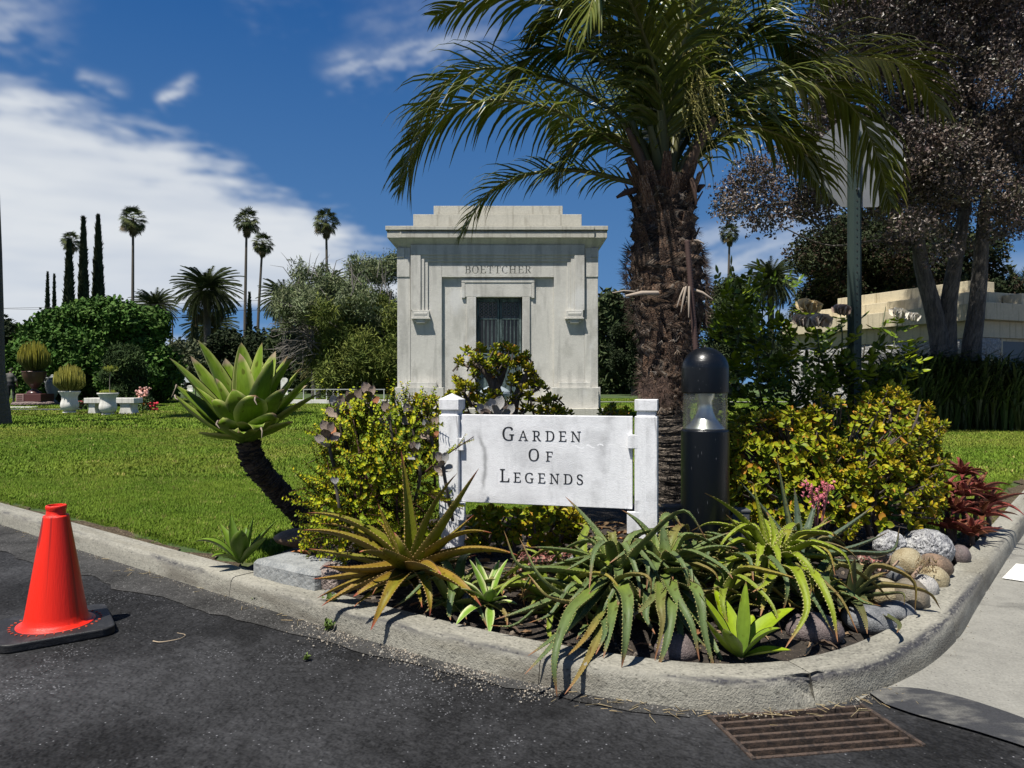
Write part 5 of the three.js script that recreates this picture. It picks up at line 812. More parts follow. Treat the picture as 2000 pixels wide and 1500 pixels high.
// --- slim palm trunks in the shade and a power pole
[[612, 47], [622, 48], [645, 52], [657, 50]].forEach(([px, d], i) => { const t = thing('young_palm', ['first slim palm trunk from the agave, under the weeping tree', 'second slim palm trunk from the agave, under the weeping tree', 'third slim palm trunk from the agave, under the weeping tree', 'fourth slim palm trunk from the agave, nearest the weeping trunk'][i], 'palm tree', onLawn(px, d), 'slim palms in the shade'); part(t, 'trunk', tube([new THREE.Vector3(0, -0.1, 0), new THREE.Vector3(0.02, 0.9, 0), new THREE.Vector3(0, 1.9, 0)], [0.17, 0.14, 0.13], 8, undefined, 0.2), barkPale); const rd = rng(600 + i), l = []; for (let k = 0; k < 16; k++) { const a = k * 2.4, el = 1.2 - 1.5 * k / 16; l.push(pinnate(1.3, 14, 0.9, 0.35, 0.04, rd, [0.09, 0.085, 0.03]).applyMatrix4(M4(new THREE.Vector3(0, 1.9, 0), lookQuat(new THREE.Vector3(Math.cos(a) * Math.cos(el), Math.sin(el), Math.sin(a) * Math.cos(el))), 1))); } part(t, 'crown', merge(l), fanMat); });
{
  const d = 140, O = onLawn(337, d), k = d / FOCAL, t = thing('power_pole', 'wooden power pole with crossarm and wires beyond the dome-shaped tree', 'power pole', O), m = std({ color: col(0.07, 0.055, 0.045) }), H = (775 - 632) * k; part(t, 'pole', tube([new THREE.Vector3(0, 0, 0), new THREE.Vector3(0, H, 0)], [0.18, 0.13], 8), m); part(t, 'crossarm', box(2.2, 0.14, 0.14, 0.4, H - 0.4, 0), m);
  for (const y of [0, -2.4]) { const p = []; for (let i = 0; i <= 24; i++) { const u = i / 24; p.push(new THREE.Vector3(lerp(-48, 60, u), H - 0.3 + y + 2.2 * (u * (u - 1)) + (y ? 4.4 : 1.6) * (1 - u), lerp(0, 40, u))); } part(t, 'wire', tube(p, () => 0.03, 4), std({ color: col(0.02, 0.02, 0.02) })); }
}
{ // strap-leaved border under the copper tree
  R = rng(111); const t = thing('strap_leaved_plants', 'dense dark green strap-leaved border under the copper-leaved tree', 'ground cover', onLawn(1870, 14.6)); t.userData.kind = 'stuff';
  const arch = (() => { const l = []; for (let i = 0; i < 9; i++) { const a = rr(0, 6.28), h = rr(0.7, 1.15), o = rr(0.3, 0.95), w = 0.05, pts = [0, 0.35, 0.7, 1].map((u) => new THREE.Vector3(Math.cos(a) * o * u * u, h * (u * 1.5 - 0.62 * u * u * u), Math.sin(a) * o * u * u)), sd = new THREE.Vector3(-Math.sin(a), 0, Math.cos(a)), pos = []; for (let k = 0; k < 3; k++) { const w0 = w * (1 - k * 0.28), w1 = w * (1 - (k + 1) * 0.28), A = pts[k], B = pts[k + 1], v = (p, s) => p.clone().addScaledVector(sd, s).toArray(); pos.push(...v(A, -w0 / 2), ...v(A, w0 / 2), ...v(B, w1 / 2), ...v(A, -w0 / 2), ...v(B, w1 / 2), ...v(B, -w1 / 2)); } const g = new THREE.BufferGeometry(); g.setAttribute('position', new THREE.Float32BufferAttribute(pos, 3)); g.computeVertexNormals(); l.push(g); } return merge(l); })();
  const m = [], c = [], up = new THREE.Vector3(0, 1, 0); for (let i = 0; i < 2300; i++) { const px = rr(1690, 2120), d = rr(13.9 + 1.1 * fbm2(px * 0.02, 1, 3), 17.2), s = rr(0.6, 1.3) * (0.75 + 0.5 * fbm2(px * 0.015, d, 3)); m.push(M4(rel(onLawn(px, d), t.position), new THREE.Quaternion().setFromAxisAngle(up, rr(0, 6.3)), s * smooth(1660, 1760, px) + 0.25)); c.push(vary(R() < 0.15 ? [0.09, 0.12, 0.03] : [0.035, 0.062, 0.014], 0.45)); }
  instanced(t, 'strap_leaves', arch, std({ roughness: 0.45 }), m, c);
}

// ================================================================ THE FEATHER PALM IN THE BED
{
  R = rng(701);
  const D = 3.72, O = P(1318, 1030, D), t = thing('feather_palm', 'feather palm with shaggy brown trunk rising behind the sign and bollard', 'palm tree', O), L = (px, py, dz = 0) => rel(P(px, py, D + dz), O);
  const fibTex = texture(512, 512, (u, v) => { const n = fbm2(u * 70, v * 9, 4, 0, 3), p = fbm2(u * 9, v * 12, 5, 0, 7), g = smooth(0.55, 0.8, fbm2(u * 40, v * 6, 4, 0, 15)); let c = mix3([0.028, 0.017, 0.011], [0.15, 0.095, 0.06], smooth(0.3, 0.75, n * 0.6 + p * 0.4)); return mix3(c, [0.30, 0.26, 0.21], g * 0.45); });
  const fib = std({ map: fibTex, bumpMap: scaled(lumpy, 6, 3), bumpScale: 0.05, roughness: 1 });
  const prof = [[1300, 345, 66], [1297, 375, 68], [1296, 420, 68], [1298, 470, 72], [1298, 520, 82], [1302, 570, 83], [1304, 620, 78], [1306, 680, 66], [1305, 740, 60], [1300, 790, 50], [1302, 812, 41]];
  const rads = (py) => { for (let i = 0; i < prof.length - 1; i++) if (py <= prof[i + 1][1]) { const u = (py - prof[i][1]) / (prof[i + 1][1] - prof[i][1]); return [lerp(prof[i][0], prof[i + 1][0], u), lerp(prof[i][2], prof[i + 1][2], u)]; } return [1302, 41]; };
  const k = D / FOCAL, up = [], ur = []; for (let py = 812; py >= 345; py -= 8) { const [cx, hw] = rads(py); up.push(L(cx, py)); ur.push(hw * k * 0.82 * (0.93 + 0.14 * hash(py, 3))); }
  part(t, 'shaggy_trunk', tube(up, ur, 26, undefined, 0.5), fib);
  // ringed lower trunk
  const lo = [], lr = []; for (let py = 1050; py >= 800; py -= 2) { const f = (py - 800) / 250, cx = 1305 + 16 * Math.pow(f, 1.2) + 3 * Math.sin(f * 5), hw = lerp(42, 27, smooth(0.05, 1, f)); lo.push(L(cx, py)); lr.push(hw * k * (0.95 + 0.10 * (fbm2(py * 0.16, 1, 3) - 0.5) + 0.05 * hash(py, 4))); }
  const ringTex = texture(256, 512, (u, v) => { const n = fbm2(u * 8 + 2 * fbm2(u * 3, v * 9, 3), v * 110, 4, 0, 3), g = fbm2(u * 50, v * 50, 3, 0, 9); return mix3([0.028, 0.022, 0.018], [0.20, 0.165, 0.13], smooth(0.35, 0.7, n * 0.65 + g * 0.35)); });
  part(t, 'ringed_trunk', tube(lo, lr, 22, undefined, 0.16), std({ map: scaled(ringTex, 3, 1.2), bumpMap: scaled(lumpy, 6, 10), bumpScale: 0.02, roughness: 1 }));
  // old leaf bases, cut short, each a part
  const bootMats = [[1.2, 1.05, 0.95], [1.9, 1.75, 1.65], [0.8, 0.66, 0.58]].map((q) => std({ map: scaled(fibTex, 7, 3), color: col(...q), roughness: 0.95, bumpMap: scaled(lumpy, 16, 4), bumpScale: 0.012 }));
  for (let i = 0; i < 190; i++) {
    const py = lerp(360, 806, i / 190) + rr(-6, 6), [cx, hw] = rads(Math.min(py, 810)), a = i * 2.39996 + rr(-0.3, 0.3), r = hw * k * 0.84, ax = L(cx, py), out = new THREE.Vector3(Math.cos(a), 0, Math.sin(a)), top = py < 420, len = top ? rr(0.10, 0.2) : rr(0.06, 0.12), w = top ? rr(0.028, 0.042) : rr(0.026, 0.045);
    const b = ax.clone().addScaledVector(out, r * 0.82), tip = b.clone().addScaledVector(out, len * (top ? 0.55 : rr(0.12, 0.45))).add(new THREE.Vector3(rr(-0.02, 0.02), len * (top ? 0.75 : 0.8), 0));
    const g = blade([b.clone().add(new THREE.Vector3(0, -0.03, 0)), b.clone().lerp(tip, 0.5).addScaledVector(out, 0.01), tip], { w: w * 2, prof: (u) => 0.5 * (1 - 0.45 * u), th: 0.35, ch: -0.2, seg: 4, color: (u) => [1, 1, 1] });
    g.deleteAttribute('color'); part(t, 'leaf_base', g, bootMats[i % 3]);
  }
  // hairy fibre
  const hairs = [], hc = [], hg = (() => { const pos = []; for (let i = 0; i < 7; i++) { const a = rr(-1, 1) * 0.9, l = rr(0.5, 1), w = 0.018, x = Math.sin(a) * l, y = Math.cos(a) * l, z = rr(0.05, 0.5) * l, nx = Math.cos(a) * w, ny = -Math.sin(a) * w; pos.push(-nx, -ny, 0, nx, ny, 0, x, y, z); } const g = new THREE.BufferGeometry(); g.setAttribute('position', new THREE.Float32BufferAttribute(pos, 3)); g.computeVertexNormals(); return g; })();
  for (let i = 0; i < 2400; i++) { const py = rr(365, 815), [cx, hw] = rads(Math.min(py, 810)), a = rr(0, 6.283), r = hw * k * rr(0.8, 0.95), out = new THREE.Vector3(Math.cos(a), 0, Math.sin(a)), dir = out.clone().multiplyScalar(rr(0.0, 0.35)).add(new THREE.Vector3(rr(-0.5, 0.5), rr(-1, 0.9), rr(-0.5, 0.5))); hairs.push(M4(L(cx, py).addScaledVector(out, r), lookQuat(dir, out), rr(0.02, 0.06))); hc.push(vary(R() < 0.25 ? [0.26, 0.21, 0.165] : [0.075, 0.048, 0.032], 0.5, 0.1)); }
  for (let i = 0; i < 260; i++) { const py = rr(480, 640), [cx, hw] = rads(py), s = R() < 0.5 ? -1 : 1, out = new THREE.Vector3(s, 0, rr(-0.3, 0.6)).normalize(); hairs.push(M4(L(cx, py).addScaledVector(out, hw * k * 0.9), lookQuat(out.clone().add(new THREE.Vector3(0, rr(-0.8, 0.5), 0)), new THREE.Vector3(0, 0, 1)), rr(0.04, 0.1))); hc.push(vary([0.06, 0.04, 0.028], 0.5)); }
  for (let i = 0; i < 700; i++) { const py = rr(800, 1010), f = (py - 800) / 250, a = rr(0, 6.283), hw = lerp(42, 27, smooth(0.05, 1, f)), out = new THREE.Vector3(Math.cos(a), 0, Math.sin(a)); hairs.push(M4(L(1305 + 16 * f, py).addScaledVector(out, hw * k * 0.93), lookQuat(new THREE.Vector3(-Math.sin(a) * rr(-1, 1), rr(-0.4, 0.4), Math.cos(a) * rr(-1, 1)), out), rr(0.012, 0.03))); hc.push(vary([0.2, 0.165, 0.13], 0.4)); }
  for (let i = 0; i < 170; i++) { const a = L(rr(1245, 1312), rr(735, 785), rr(-0.42, -0.2)); hairs.push(M4(a, lookQuat(new THREE.Vector3(rr(-0.9, 0.8), rr(-1, 0.2), rr(-0.4, 0.5)), new THREE.Vector3(0, 0, 1)), rr(0.025, 0.085))); hc.push(vary([0.07, 0.042, 0.03], 0.5)); }
  instanced(t, 'trunk_fibre', hg, std({ roughness: 0.9 }), hairs, hc);
  // splintered pale stubs sticking out
  for (const [x0, y0, x1, y1, z, r] of [[1285, 573, 1222, 578, -0.2, 0.013], [1240, 570, 1196, 572, -0.12, 0.005], [1352, 565, 1392, 585, -0.18, 0.008], [1340, 560, 1330, 610, -0.24, 0.006], [1346, 560, 1345, 620, -0.24, 0.006], [1336, 562, 1322, 600, -0.24, 0.005], [1350, 470, 1375, 476, -0.1, 0.007], [1240, 372, 1204, 386, -0.05, 0.018], [1352, 350, 1360, 400, -0.15, 0.014], [1362, 372, 1376, 362, -0.05, 0.016]]) part(t, 'broken_stalk', tube([L(x0, y0, z), L((x0 + x1) / 2, (y0 + y1) / 2 - 3, z - 0.03), L(x1, y1, z - 0.02)], [r, r * 0.9, r * 0.4], 7), std({ color: y0 < 400 ? col(0.08, 0.045, 0.03) : col(0.34, 0.28, 0.22), roughness: 0.9 }));
  // fronds: rachis with long drooping leaflets
  const frondMat = phys({ vertexColors: true, roughness: 0.33, transmission: 0.28, thickness: 0, specularIntensity: 0.8 });
  const frond = (pts, o = {}) => {
    const { n: n0 = 62, ll = 0.5, w: w0 = 0.021, hang = 0.8, tone = 0, seed = 1, start = 0.16 } = o, n = Math.round(n0 * 1.12), w = w0 * 1.05, rd = rng(seed), c = new THREE.CatmullRomCurve3(pts, false, 'centripetal'), pos = [], cl = [], T = new THREE.Vector3(), p = new THREE.Vector3(), down = new THREE.Vector3(0, -1, 0);
    const green = (u) => mix3(mix3([0.065, 0.10, 0.012], [0.17, 0.20, 0.02], rd()), [0.16, 0.15, 0.025], clamp(tone + 0.25 * u * rd()));
    for (let i = 0; i < n; i++) {
      const u = start + (1 - start) * Math.pow((i + 0.5) / n, 0.92); c.getPointAt(Math.min(1, u), p); c.getTangentAt(Math.min(1, u), T);
      for (const s of [-1, 1]) {
        const side = new THREE.Vector3(0, 1, 0).cross(T); if (side.lengthSq() < 1e-4) side.set(0, 0, 1); side.normalize().multiplyScalar(s);
        const upv = T.clone().cross(side).normalize(); if (upv.y < 0) upv.negate();
        const len = ll * Math.pow(Math.sin(Math.PI * clamp(0.12 + 0.84 * u)), 0.6) * (0.8 + 0.35 * rd()) * (u > 0.93 ? 0.7 : 1), lift = (rd() - 0.35) * 0.9, fwd = 0.45 + 0.75 * u + 0.25 * rd(), colr = green(u);
        const dir = side.clone().addScaledVector(upv, lift).addScaledVector(T, fwd).normalize(), P_ = [p.clone()]; let q = p.clone(), dd = dir.clone(); const st = 5, hg2 = hang * (0.7 + 0.6 * rd()) * (0.6 + len);
        for (let k2 = 0; k2 < st; k2++) { q = q.clone().addScaledVector(dd, len / st); P_.push(q); dd = dd.clone().addScaledVector(down, hg2 * (0.10 + 0.16 * k2)).normalize(); }
        const wd = [0.55, 1, 0.95, 0.75, 0.45, 0.03].map((x) => x * w * (0.85 + 0.3 * rd()));
        const fr = P_.map((pt, k2) => { const tg = P_[Math.min(st, k2 + 1)].clone().sub(P_[Math.max(0, k2 - 1)]).normalize(); let sd = tg.clone().cross(upv); if (sd.lengthSq() < 0.02) sd = tg.clone().cross(T); sd.normalize(); const nn = sd.clone().cross(tg); return [pt, sd, nn]; });
        for (let k2 = 0; k2 < st; k2++) {
          const [a, sa, na] = fr[k2], [b, sb, nb] = fr[k2 + 1], v = (pt, sd, nn, ww, e) => pt.clone().addScaledVector(sd, ww * e).addScaledVector(nn, Math.abs(e) * ww * -0.35);
          for (const e of [-0.5, 0.5]) { const A0 = a, A1 = v(a, sa, na, wd[k2], e), B0 = b, B1 = v(b, sb, nb, wd[k2 + 1], e); pos.push(...A0.toArray(), ...A1.toArray(), ...B1.toArray(), ...A0.toArray(), ...B1.toArray(), ...B0.toArray()); for (let z = 0; z < 6; z++) cl.push(...(k2 === st - 1 && rd() < 0.3 ? [0.18, 0.14, 0.04] : colr)); }
        }
      }
    }
    const g = new THREE.BufferGeometry(); g.setAttribute('position', new THREE.Float32BufferAttribute(pos, 3)); g.setAttribute('color', new THREE.Float32BufferAttribute(cl, 3)); g.computeVertexNormals();
    const m = part(t, 'frond', g, frondMat); const rp = c.getPoints(26); part(m, 'stalk', tube(rp, (u) => lerp(0.021, 0.003, Math.pow(u, 0.7)), 6, (u) => mix3([0.085, 0.085, 0.03], [0.21, 0.20, 0.05], u)), std({ vertexColors: true, roughness: 0.5 }));
  };
  const heart = L(1300, 360, 0), f = (list, o) => frond([heart.clone().add(new THREE.Vector3(rr(-0.05, 0.05), rr(-0.08, 0.02), rr(-0.05, 0.05))), ...list.map(([x, y, z]) => L(x, y, z))], o);
  f([[1232, 356, 0.0], [1120, 332, 0.04], [1020, 344, 0.08], [956, 376, 0.1], [896, 465, 0.12]], { seed: 11, ll: 0.3, n: 54, w: 0.015, hang: 0.85 });
  f([[1250, 310, 0.0], [1180, 268, 0.0], [1080, 214, 0.05], [980, 196, 0.1], [900, 206, 0.14], [832, 250, 0.16], [778, 370, 0.18]], { seed: 12, ll: 0.5, n: 66, tone: 0.12, hang: 0.95 });
  f([[1240, 260, 0.2], [1150, 186, 0.3], [1060, 148, 0.4], [940, 134, 0.5], [870, 160, 0.55], [800, 260, 0.6]], { seed: 13, ll: 0.5, n: 62, hang: 0.9 });
  f([[1270, 230, 0.0], [1220, 110, 0.05], [1110, 20, 0.1], [960, -10, 0.15], [850, 30, 0.2]], { seed: 14, ll: 0.5, n: 60 });
  f([[1280, 200, 0.2], [1240, 60, 0.4], [1150, -60, 0.6], [1000, -110, 0.8], [900, -60, 0.9]], { seed: 15, ll: 0.55, n: 60 });
  f([[1295, 220, -0.1], [1262, 80, -0.2], [1215, -20, -0.3], [1170, -20, -0.38], [1140, 70, -0.42]], { seed: 16, ll: 0.42, n: 56, tone: 0.1, hang: 1.2 });
  f([[1310, 200, -0.1], [1345, 40, -0.2], [1385, -80, -0.25], [1440, -90, -0.3], [1490, -10, -0.32]], { seed: 17, ll: 0.46, n: 56, tone: 0.12, hang: 1.2 });
  f([[1310, 180, 0.1], [1330, 0, 0.2], [1350, -160, 0.3], [1370, -260, 0.5]], { seed: 18, ll: 0.5, n: 58 });
  f([[1340, 240, 0.1], [1420, 110, 0.25], [1500, 20, 0.4], [1580, -30, 0.5], [1640, -10, 0.55]], { seed: 19, ll: 0.5, n: 60 });
  f([[1350, 290, 0.0], [1422, 200, 0.1], [1510, 164, 0.18], [1600, 166, 0.24], [1670, 214, 0.28], [1712, 300, 0.3], [1740, 400, 0.32]], { seed: 20, ll: 0.46, n: 62, tone: 0.16, hang: 1.25, w: 0.026 });
  f([[1350, 260, 0.15], [1430, 170, 0.25], [1560, 122, 0.34], [1690, 112, 0.4], [1780, 136, 0.44], [1845, 225, 0.46]], { seed: 21, ll: 0.5, n: 64, tone: 0.36, hang: 1.0 });
  f([[1350, 320, 0.04], [1440, 248, 0.06], [1520, 262, 0.08], [1590, 312, 0.1], [1618, 385, 0.1]], { seed: 22, ll: 0.4, n: 50, tone: 0.2, hang: 1.1 });
  f([[1340, 310, 0.05], [1410, 232, 0.1], [1490, 230, 0.12], [1550, 270, 0.14], [1590, 350, 0.16]], { seed: 31, ll: 0.36, n: 50, hang: 1.2 });
  f([[1320, 300, 0.35], [1370, 200, 0.9], [1430, 150, 1.4], [1500, 190, 1.8], [1540, 280, 2.0]], { seed: 23, ll: 0.45, n: 52 });
  f([[1280, 290, 0.4], [1230, 190, 0.9], [1170, 160, 1.4], [1110, 200, 1.8], [1080, 280, 2.0]], { seed: 24, ll: 0.45, n: 52 });
  f([[1300, 230, 0.4], [1310, 60, 0.9], [1320, -40, 1.5], [1330, 0, 2.1]], { seed: 25, ll: 0.45, n: 50 });
  f([[1270, 320, -0.04], [1210, 268, -0.06], [1150, 262, -0.04], [1110, 300, -0.02], [1085, 360, 0.0]], { seed: 26, ll: 0.3, n: 44, w: 0.016 });
  f([[1320, 250, 0.05], [1370, 120, 0.12], [1440, 50, 0.18], [1520, 60, 0.22], [1580, 140, 0.26]], { seed: 27, ll: 0.46, n: 56, tone: 0.1, hang: 1.2 });
  f([[1285, 240, 0.0], [1240, 120, 0.02], [1180, 40, 0.04], [1100, 20, 0.06], [1030, 80, 0.08]], { seed: 32, ll: 0.46, n: 56, hang: 1.1 });
  f([[1330, 240, 0.0], [1400, 60, 0.05], [1500, -60, 0.1], [1620, -80, 0.15], [1700, -20, 0.2]], { seed: 28, ll: 0.5, n: 58 });
  f([[1270, 250, 0.05], [1200, 130, 0.1], [1120, 90, 0.15], [1040, 110, 0.2], [980, 190, 0.22]], { seed: 29, ll: 0.42, n: 56 });
  f([[1290, 200, 0.0], [1250, 20, 0.05], [1180, -90, 0.1], [1080, -130, 0.12], [980, -90, 0.15]], { seed: 30, ll: 0.5, n: 60 });
  // spear stalks in the heart of the crown
  for (let i = 0; i < 9; i++) { const a = rr(0, 6.28), q = rr(0.02, 0.12), b = heart.clone().add(new THREE.Vector3(Math.cos(a) * q, -0.06, Math.sin(a) * q)), e = b.clone().add(new THREE.Vector3(Math.cos(a) * rr(0.1, 0.3), rr(0.22, 0.42), Math.sin(a) * rr(0.1, 0.3))); part(t, 'leaf_stalk', tube([b, b.clone().lerp(e, 0.5).add(new THREE.Vector3(0, 0.03, 0)), e], [0.034, 0.024, 0.014], 7), std({ color: i % 3 ? col(0.075, 0.085, 0.03) : col(0.10, 0.06, 0.035), roughness: 0.7 })); }
  // flower sprays: yellow beads on thin strands
  const sm = [], sc2 = [], strands = []; for (const [x, y, z, n] of [[1395, 190, -0.22, 30], [1365, 130, -0.1, 22], [1420, 120, 0.1, 20], [1375, 240, -0.2, 18], [1340, 90, 0.1, 14]]) for (let i = 0; i < n; i++) { const a = L(x - 30 + rr(-12, 12), y - 60 + rr(-10, 10), z), b = L(x + rr(-40, 30), y + rr(10, 75), z + rr(-0.12, 0.1)), m = a.clone().lerp(b, 0.5).add(new THREE.Vector3(rr(-0.04, 0.04), 0.03, 0)); strands.push(tube([a, m, b], [0.0022, 0.002, 0.0012], 3)); for (let j = 0; j < 8; j++) { const u = rr(0.25, 1), q = u < 0.5 ? a.clone().lerp(m, u * 2) : m.clone().lerp(b, u * 2 - 1); sm.push(M4(q.add(new THREE.Vector3(rr(-0.006, 0.006), rr(-0.006, 0.006), rr(-0.006, 0.006))), randQuat(), rr(0.0035, 0.006))); sc2.push(vary([0.24, 0.21, 0.035], 0.35)); } }
  part(t, 'flower_strands', merge(strands), std({ color: col(0.17, 0.16, 0.04) }), 'stuff'); instanced(t, 'flower_beads', new THREE.IcosahedronGeometry(1, 0), std({ roughness: 0.6 }), sm, sc2);
}
{ // rusty reinforcing bar beside the trunk
  const a = P(1362, 720, 3.5), b = P(1342, 470, 3.5), ext = a.clone().add(a.clone().sub(b).multiplyScalar(0.93)), t = thing('steel_stake', 'rusty ribbed steel bar leaning against the palm trunk above the bollard', 'stake', ext.clone()), m = std({ color: col(0.085, 0.05, 0.042), roughness: 0.75, metalness: 0.3 });
  const p0 = new THREE.Vector3(), p1 = rel(b, ext), n = 90, pts = [], rd = []; for (let i = 0; i <= n * 2; i++) { pts.push(p0.clone().lerp(p1, i / (n * 2))); rd.push(i % 2 ? 0.0155 : 0.0125); }
  part(t, 'bar', tube(pts, rd, 10), m);
}

// ================================================================ SUCCULENTS IN THE BED
const leafSkin = texture(512, 512, (u, v) => { const st = fbm2(u * 60, v * 8, 4, [60, 8], 3), sp = fbm2(u * 30, v * 30, 4, 30, 7), dust = smooth(0.5, 0.75, fbm2(u * 7, v * 7, 5, 7, 11)), scar = smooth(0.70, 0.76, fbm2(u * 22, v * 14, 4, [22, 14], 17)); let c = [0.97, 0.97, 0.95].map((x) => x * (0.92 + 0.26 * (st - 0.5) + 0.26 * (sp - 0.5))); c = mix3(c, [1, 0.97, 0.9], 0.35 * dust); return mix3(c, [0.42, 0.3, 0.2], 0.75 * scar); });
const succ = phys({ vertexColors: true, map: scaled(leafSkin, 5, 2.4), roughness: 0.48, specularIntensity: 0.4, bumpMap: scaled(grain, 6), bumpScale: 0.001 });
const waxy = phys({ vertexColors: true, map: scaled(leafSkin, 3, 1.3), roughness: 0.45, specularIntensity: 0.4, transmission: 0.12, thickness: 0 });
// leaves listed as [tip x, tip y, tip dz, bend x, bend y, bend dz, width in metres, optional second bend]; sight coordinates in the photograph's frame, each at its own distance
function rosette(name, label, cat, base, D, leaves, o) {
  const O = P(base[0], base[1], D), t = thing(name, label, cat, O); R = rng(o.seed ?? 1);
  leaves.forEach((l, i) => {
    const [tx, ty, tz, bx, by, bz, w, mood = 0, extra] = l, tip = rel(P(tx, ty, D + tz), O), bend = rel(P(bx, by, D + bz), O);
    const d = new THREE.Vector3(bend.x, 0, bend.z); d.normalize(); const start = d.clone().multiplyScalar((o.core ?? 0.02) * (0.6 + 0.4 * hash(i, 3))).setY((o.rise ?? 0) * hash(i, 4));
    const pts = extra ? [start, start.clone().lerp(bend, 0.55), bend, rel(P(extra[0], extra[1], D + extra[2]), O), tip] : [start, bend, tip];
    const g = blade(pts, { w, seed: i, seg: extra ? 20 : o.seg ?? 16, ...o.shape, color: (u, s, under) => o.color(u, s, under, mood, i) });
    part(t, 'leaf', g, o.mat ?? succ);
  });
  for (let j = 0; j < (o.wild ?? 0); j++) {
    const a = j * 2.39996 + 0.7, toCam = Math.sin(a) > -0.2, len = rr(0.24, 0.42), el = rr(0.1, 1.0), h = new THREE.Vector3(Math.cos(a), 0, Math.sin(a)), b = h.clone().multiplyScalar(0.018).setY(rr(-0.03, 0.03)), q1 = b.clone().addScaledVector(h, len * 0.4 * Math.cos(el)).add(new THREE.Vector3(0, len * 0.42 * Math.sin(el) + 0.02, 0)), q2 = q1.clone().addScaledVector(h, len * 0.36).add(new THREE.Vector3(rr(-0.03, 0.03), len * rr(-0.3, 0.1), rr(-0.03, 0.03))), tw = new THREE.Vector3(rr(-1, 1), 0, rr(-1, 1)), q3 = q2.clone().addScaledVector(h, len * 0.14).addScaledVector(tw, len * 0.12).add(new THREE.Vector3(0, len * rr(-0.4, 0.05), 0));
    const gy = (p) => { const w = p.clone().add(O), kd = nearKerb(w.x, w.z)[1], s = Math.max(soilY(w.x, -w.z), kd > 0 && kd < 0.18 ? KERB : 0) + 0.015; if (w.y < s) p.y += s - w.y; return p; };
    part(t, 'leaf', blade([b, b.clone().lerp(q1, 0.5).add(new THREE.Vector3(0, 0.01, 0)), gy(q1), gy(q2), gy(q3)], { w: rr(0.042, 0.062), seed: j + 90, seg: 18, ...o.shape, color: (u, s, under) => o.color(u, s, under, j % 5 === 0 ? 0.85 : 0.15, j + 90) }), o.mat ?? succ);
  }
  // shorter inner and lower leaves that fill the plant
  for (let i = 0; i < (o.fill ?? 0); i++) {
    const a = i * 2.39996, el = i % 3 ? rr(-0.35, 0.45) : rr(0.6, 1.2), len = rr(0.14, 0.26) * (o.fillLen ?? 1), dir = new THREE.Vector3(Math.cos(a) * Math.cos(el), Math.sin(el), Math.sin(a) * Math.cos(el)), y0 = -rr(0, 0.05), b = new THREE.Vector3(dir.x * 0.015, y0, dir.z * 0.015), mid = b.clone().addScaledVector(dir, len * 0.6).add(new THREE.Vector3(0, 0.035, 0)), tip = b.clone().addScaledVector(dir, len).add(new THREE.Vector3(0, -len * rr(0.0, 0.55), 0));
    const gy = (p) => { const w = p.clone().add(O), s = Math.max(soilY(w.x, -w.z), KERB * (nearKerb(w.x, w.z)[1] < 0.17 ? 1 : 0)) + 0.012; if (w.y < s) p.y += s - w.y; return p; };
    part(t, 'leaf', blade([b, gy(mid), gy(tip)], { w: rr(0.03, 0.05), seed: i + 50, seg: 12, ...o.shape, color: (u, s, under) => o.color(u, s, under, rr(0, 1) < 0.02 ? 1 : (i % 4 === 0 ? 0.8 : 0.1), i + 50) }), o.mat ?? succ);
  }
  return t;
}
const spot = (u, s, i, k = 0.12) => 1 + k * (noise2(u * 26 + i * 7, s * 9 + i * 3, 0, 3) - 0.5) * 2;
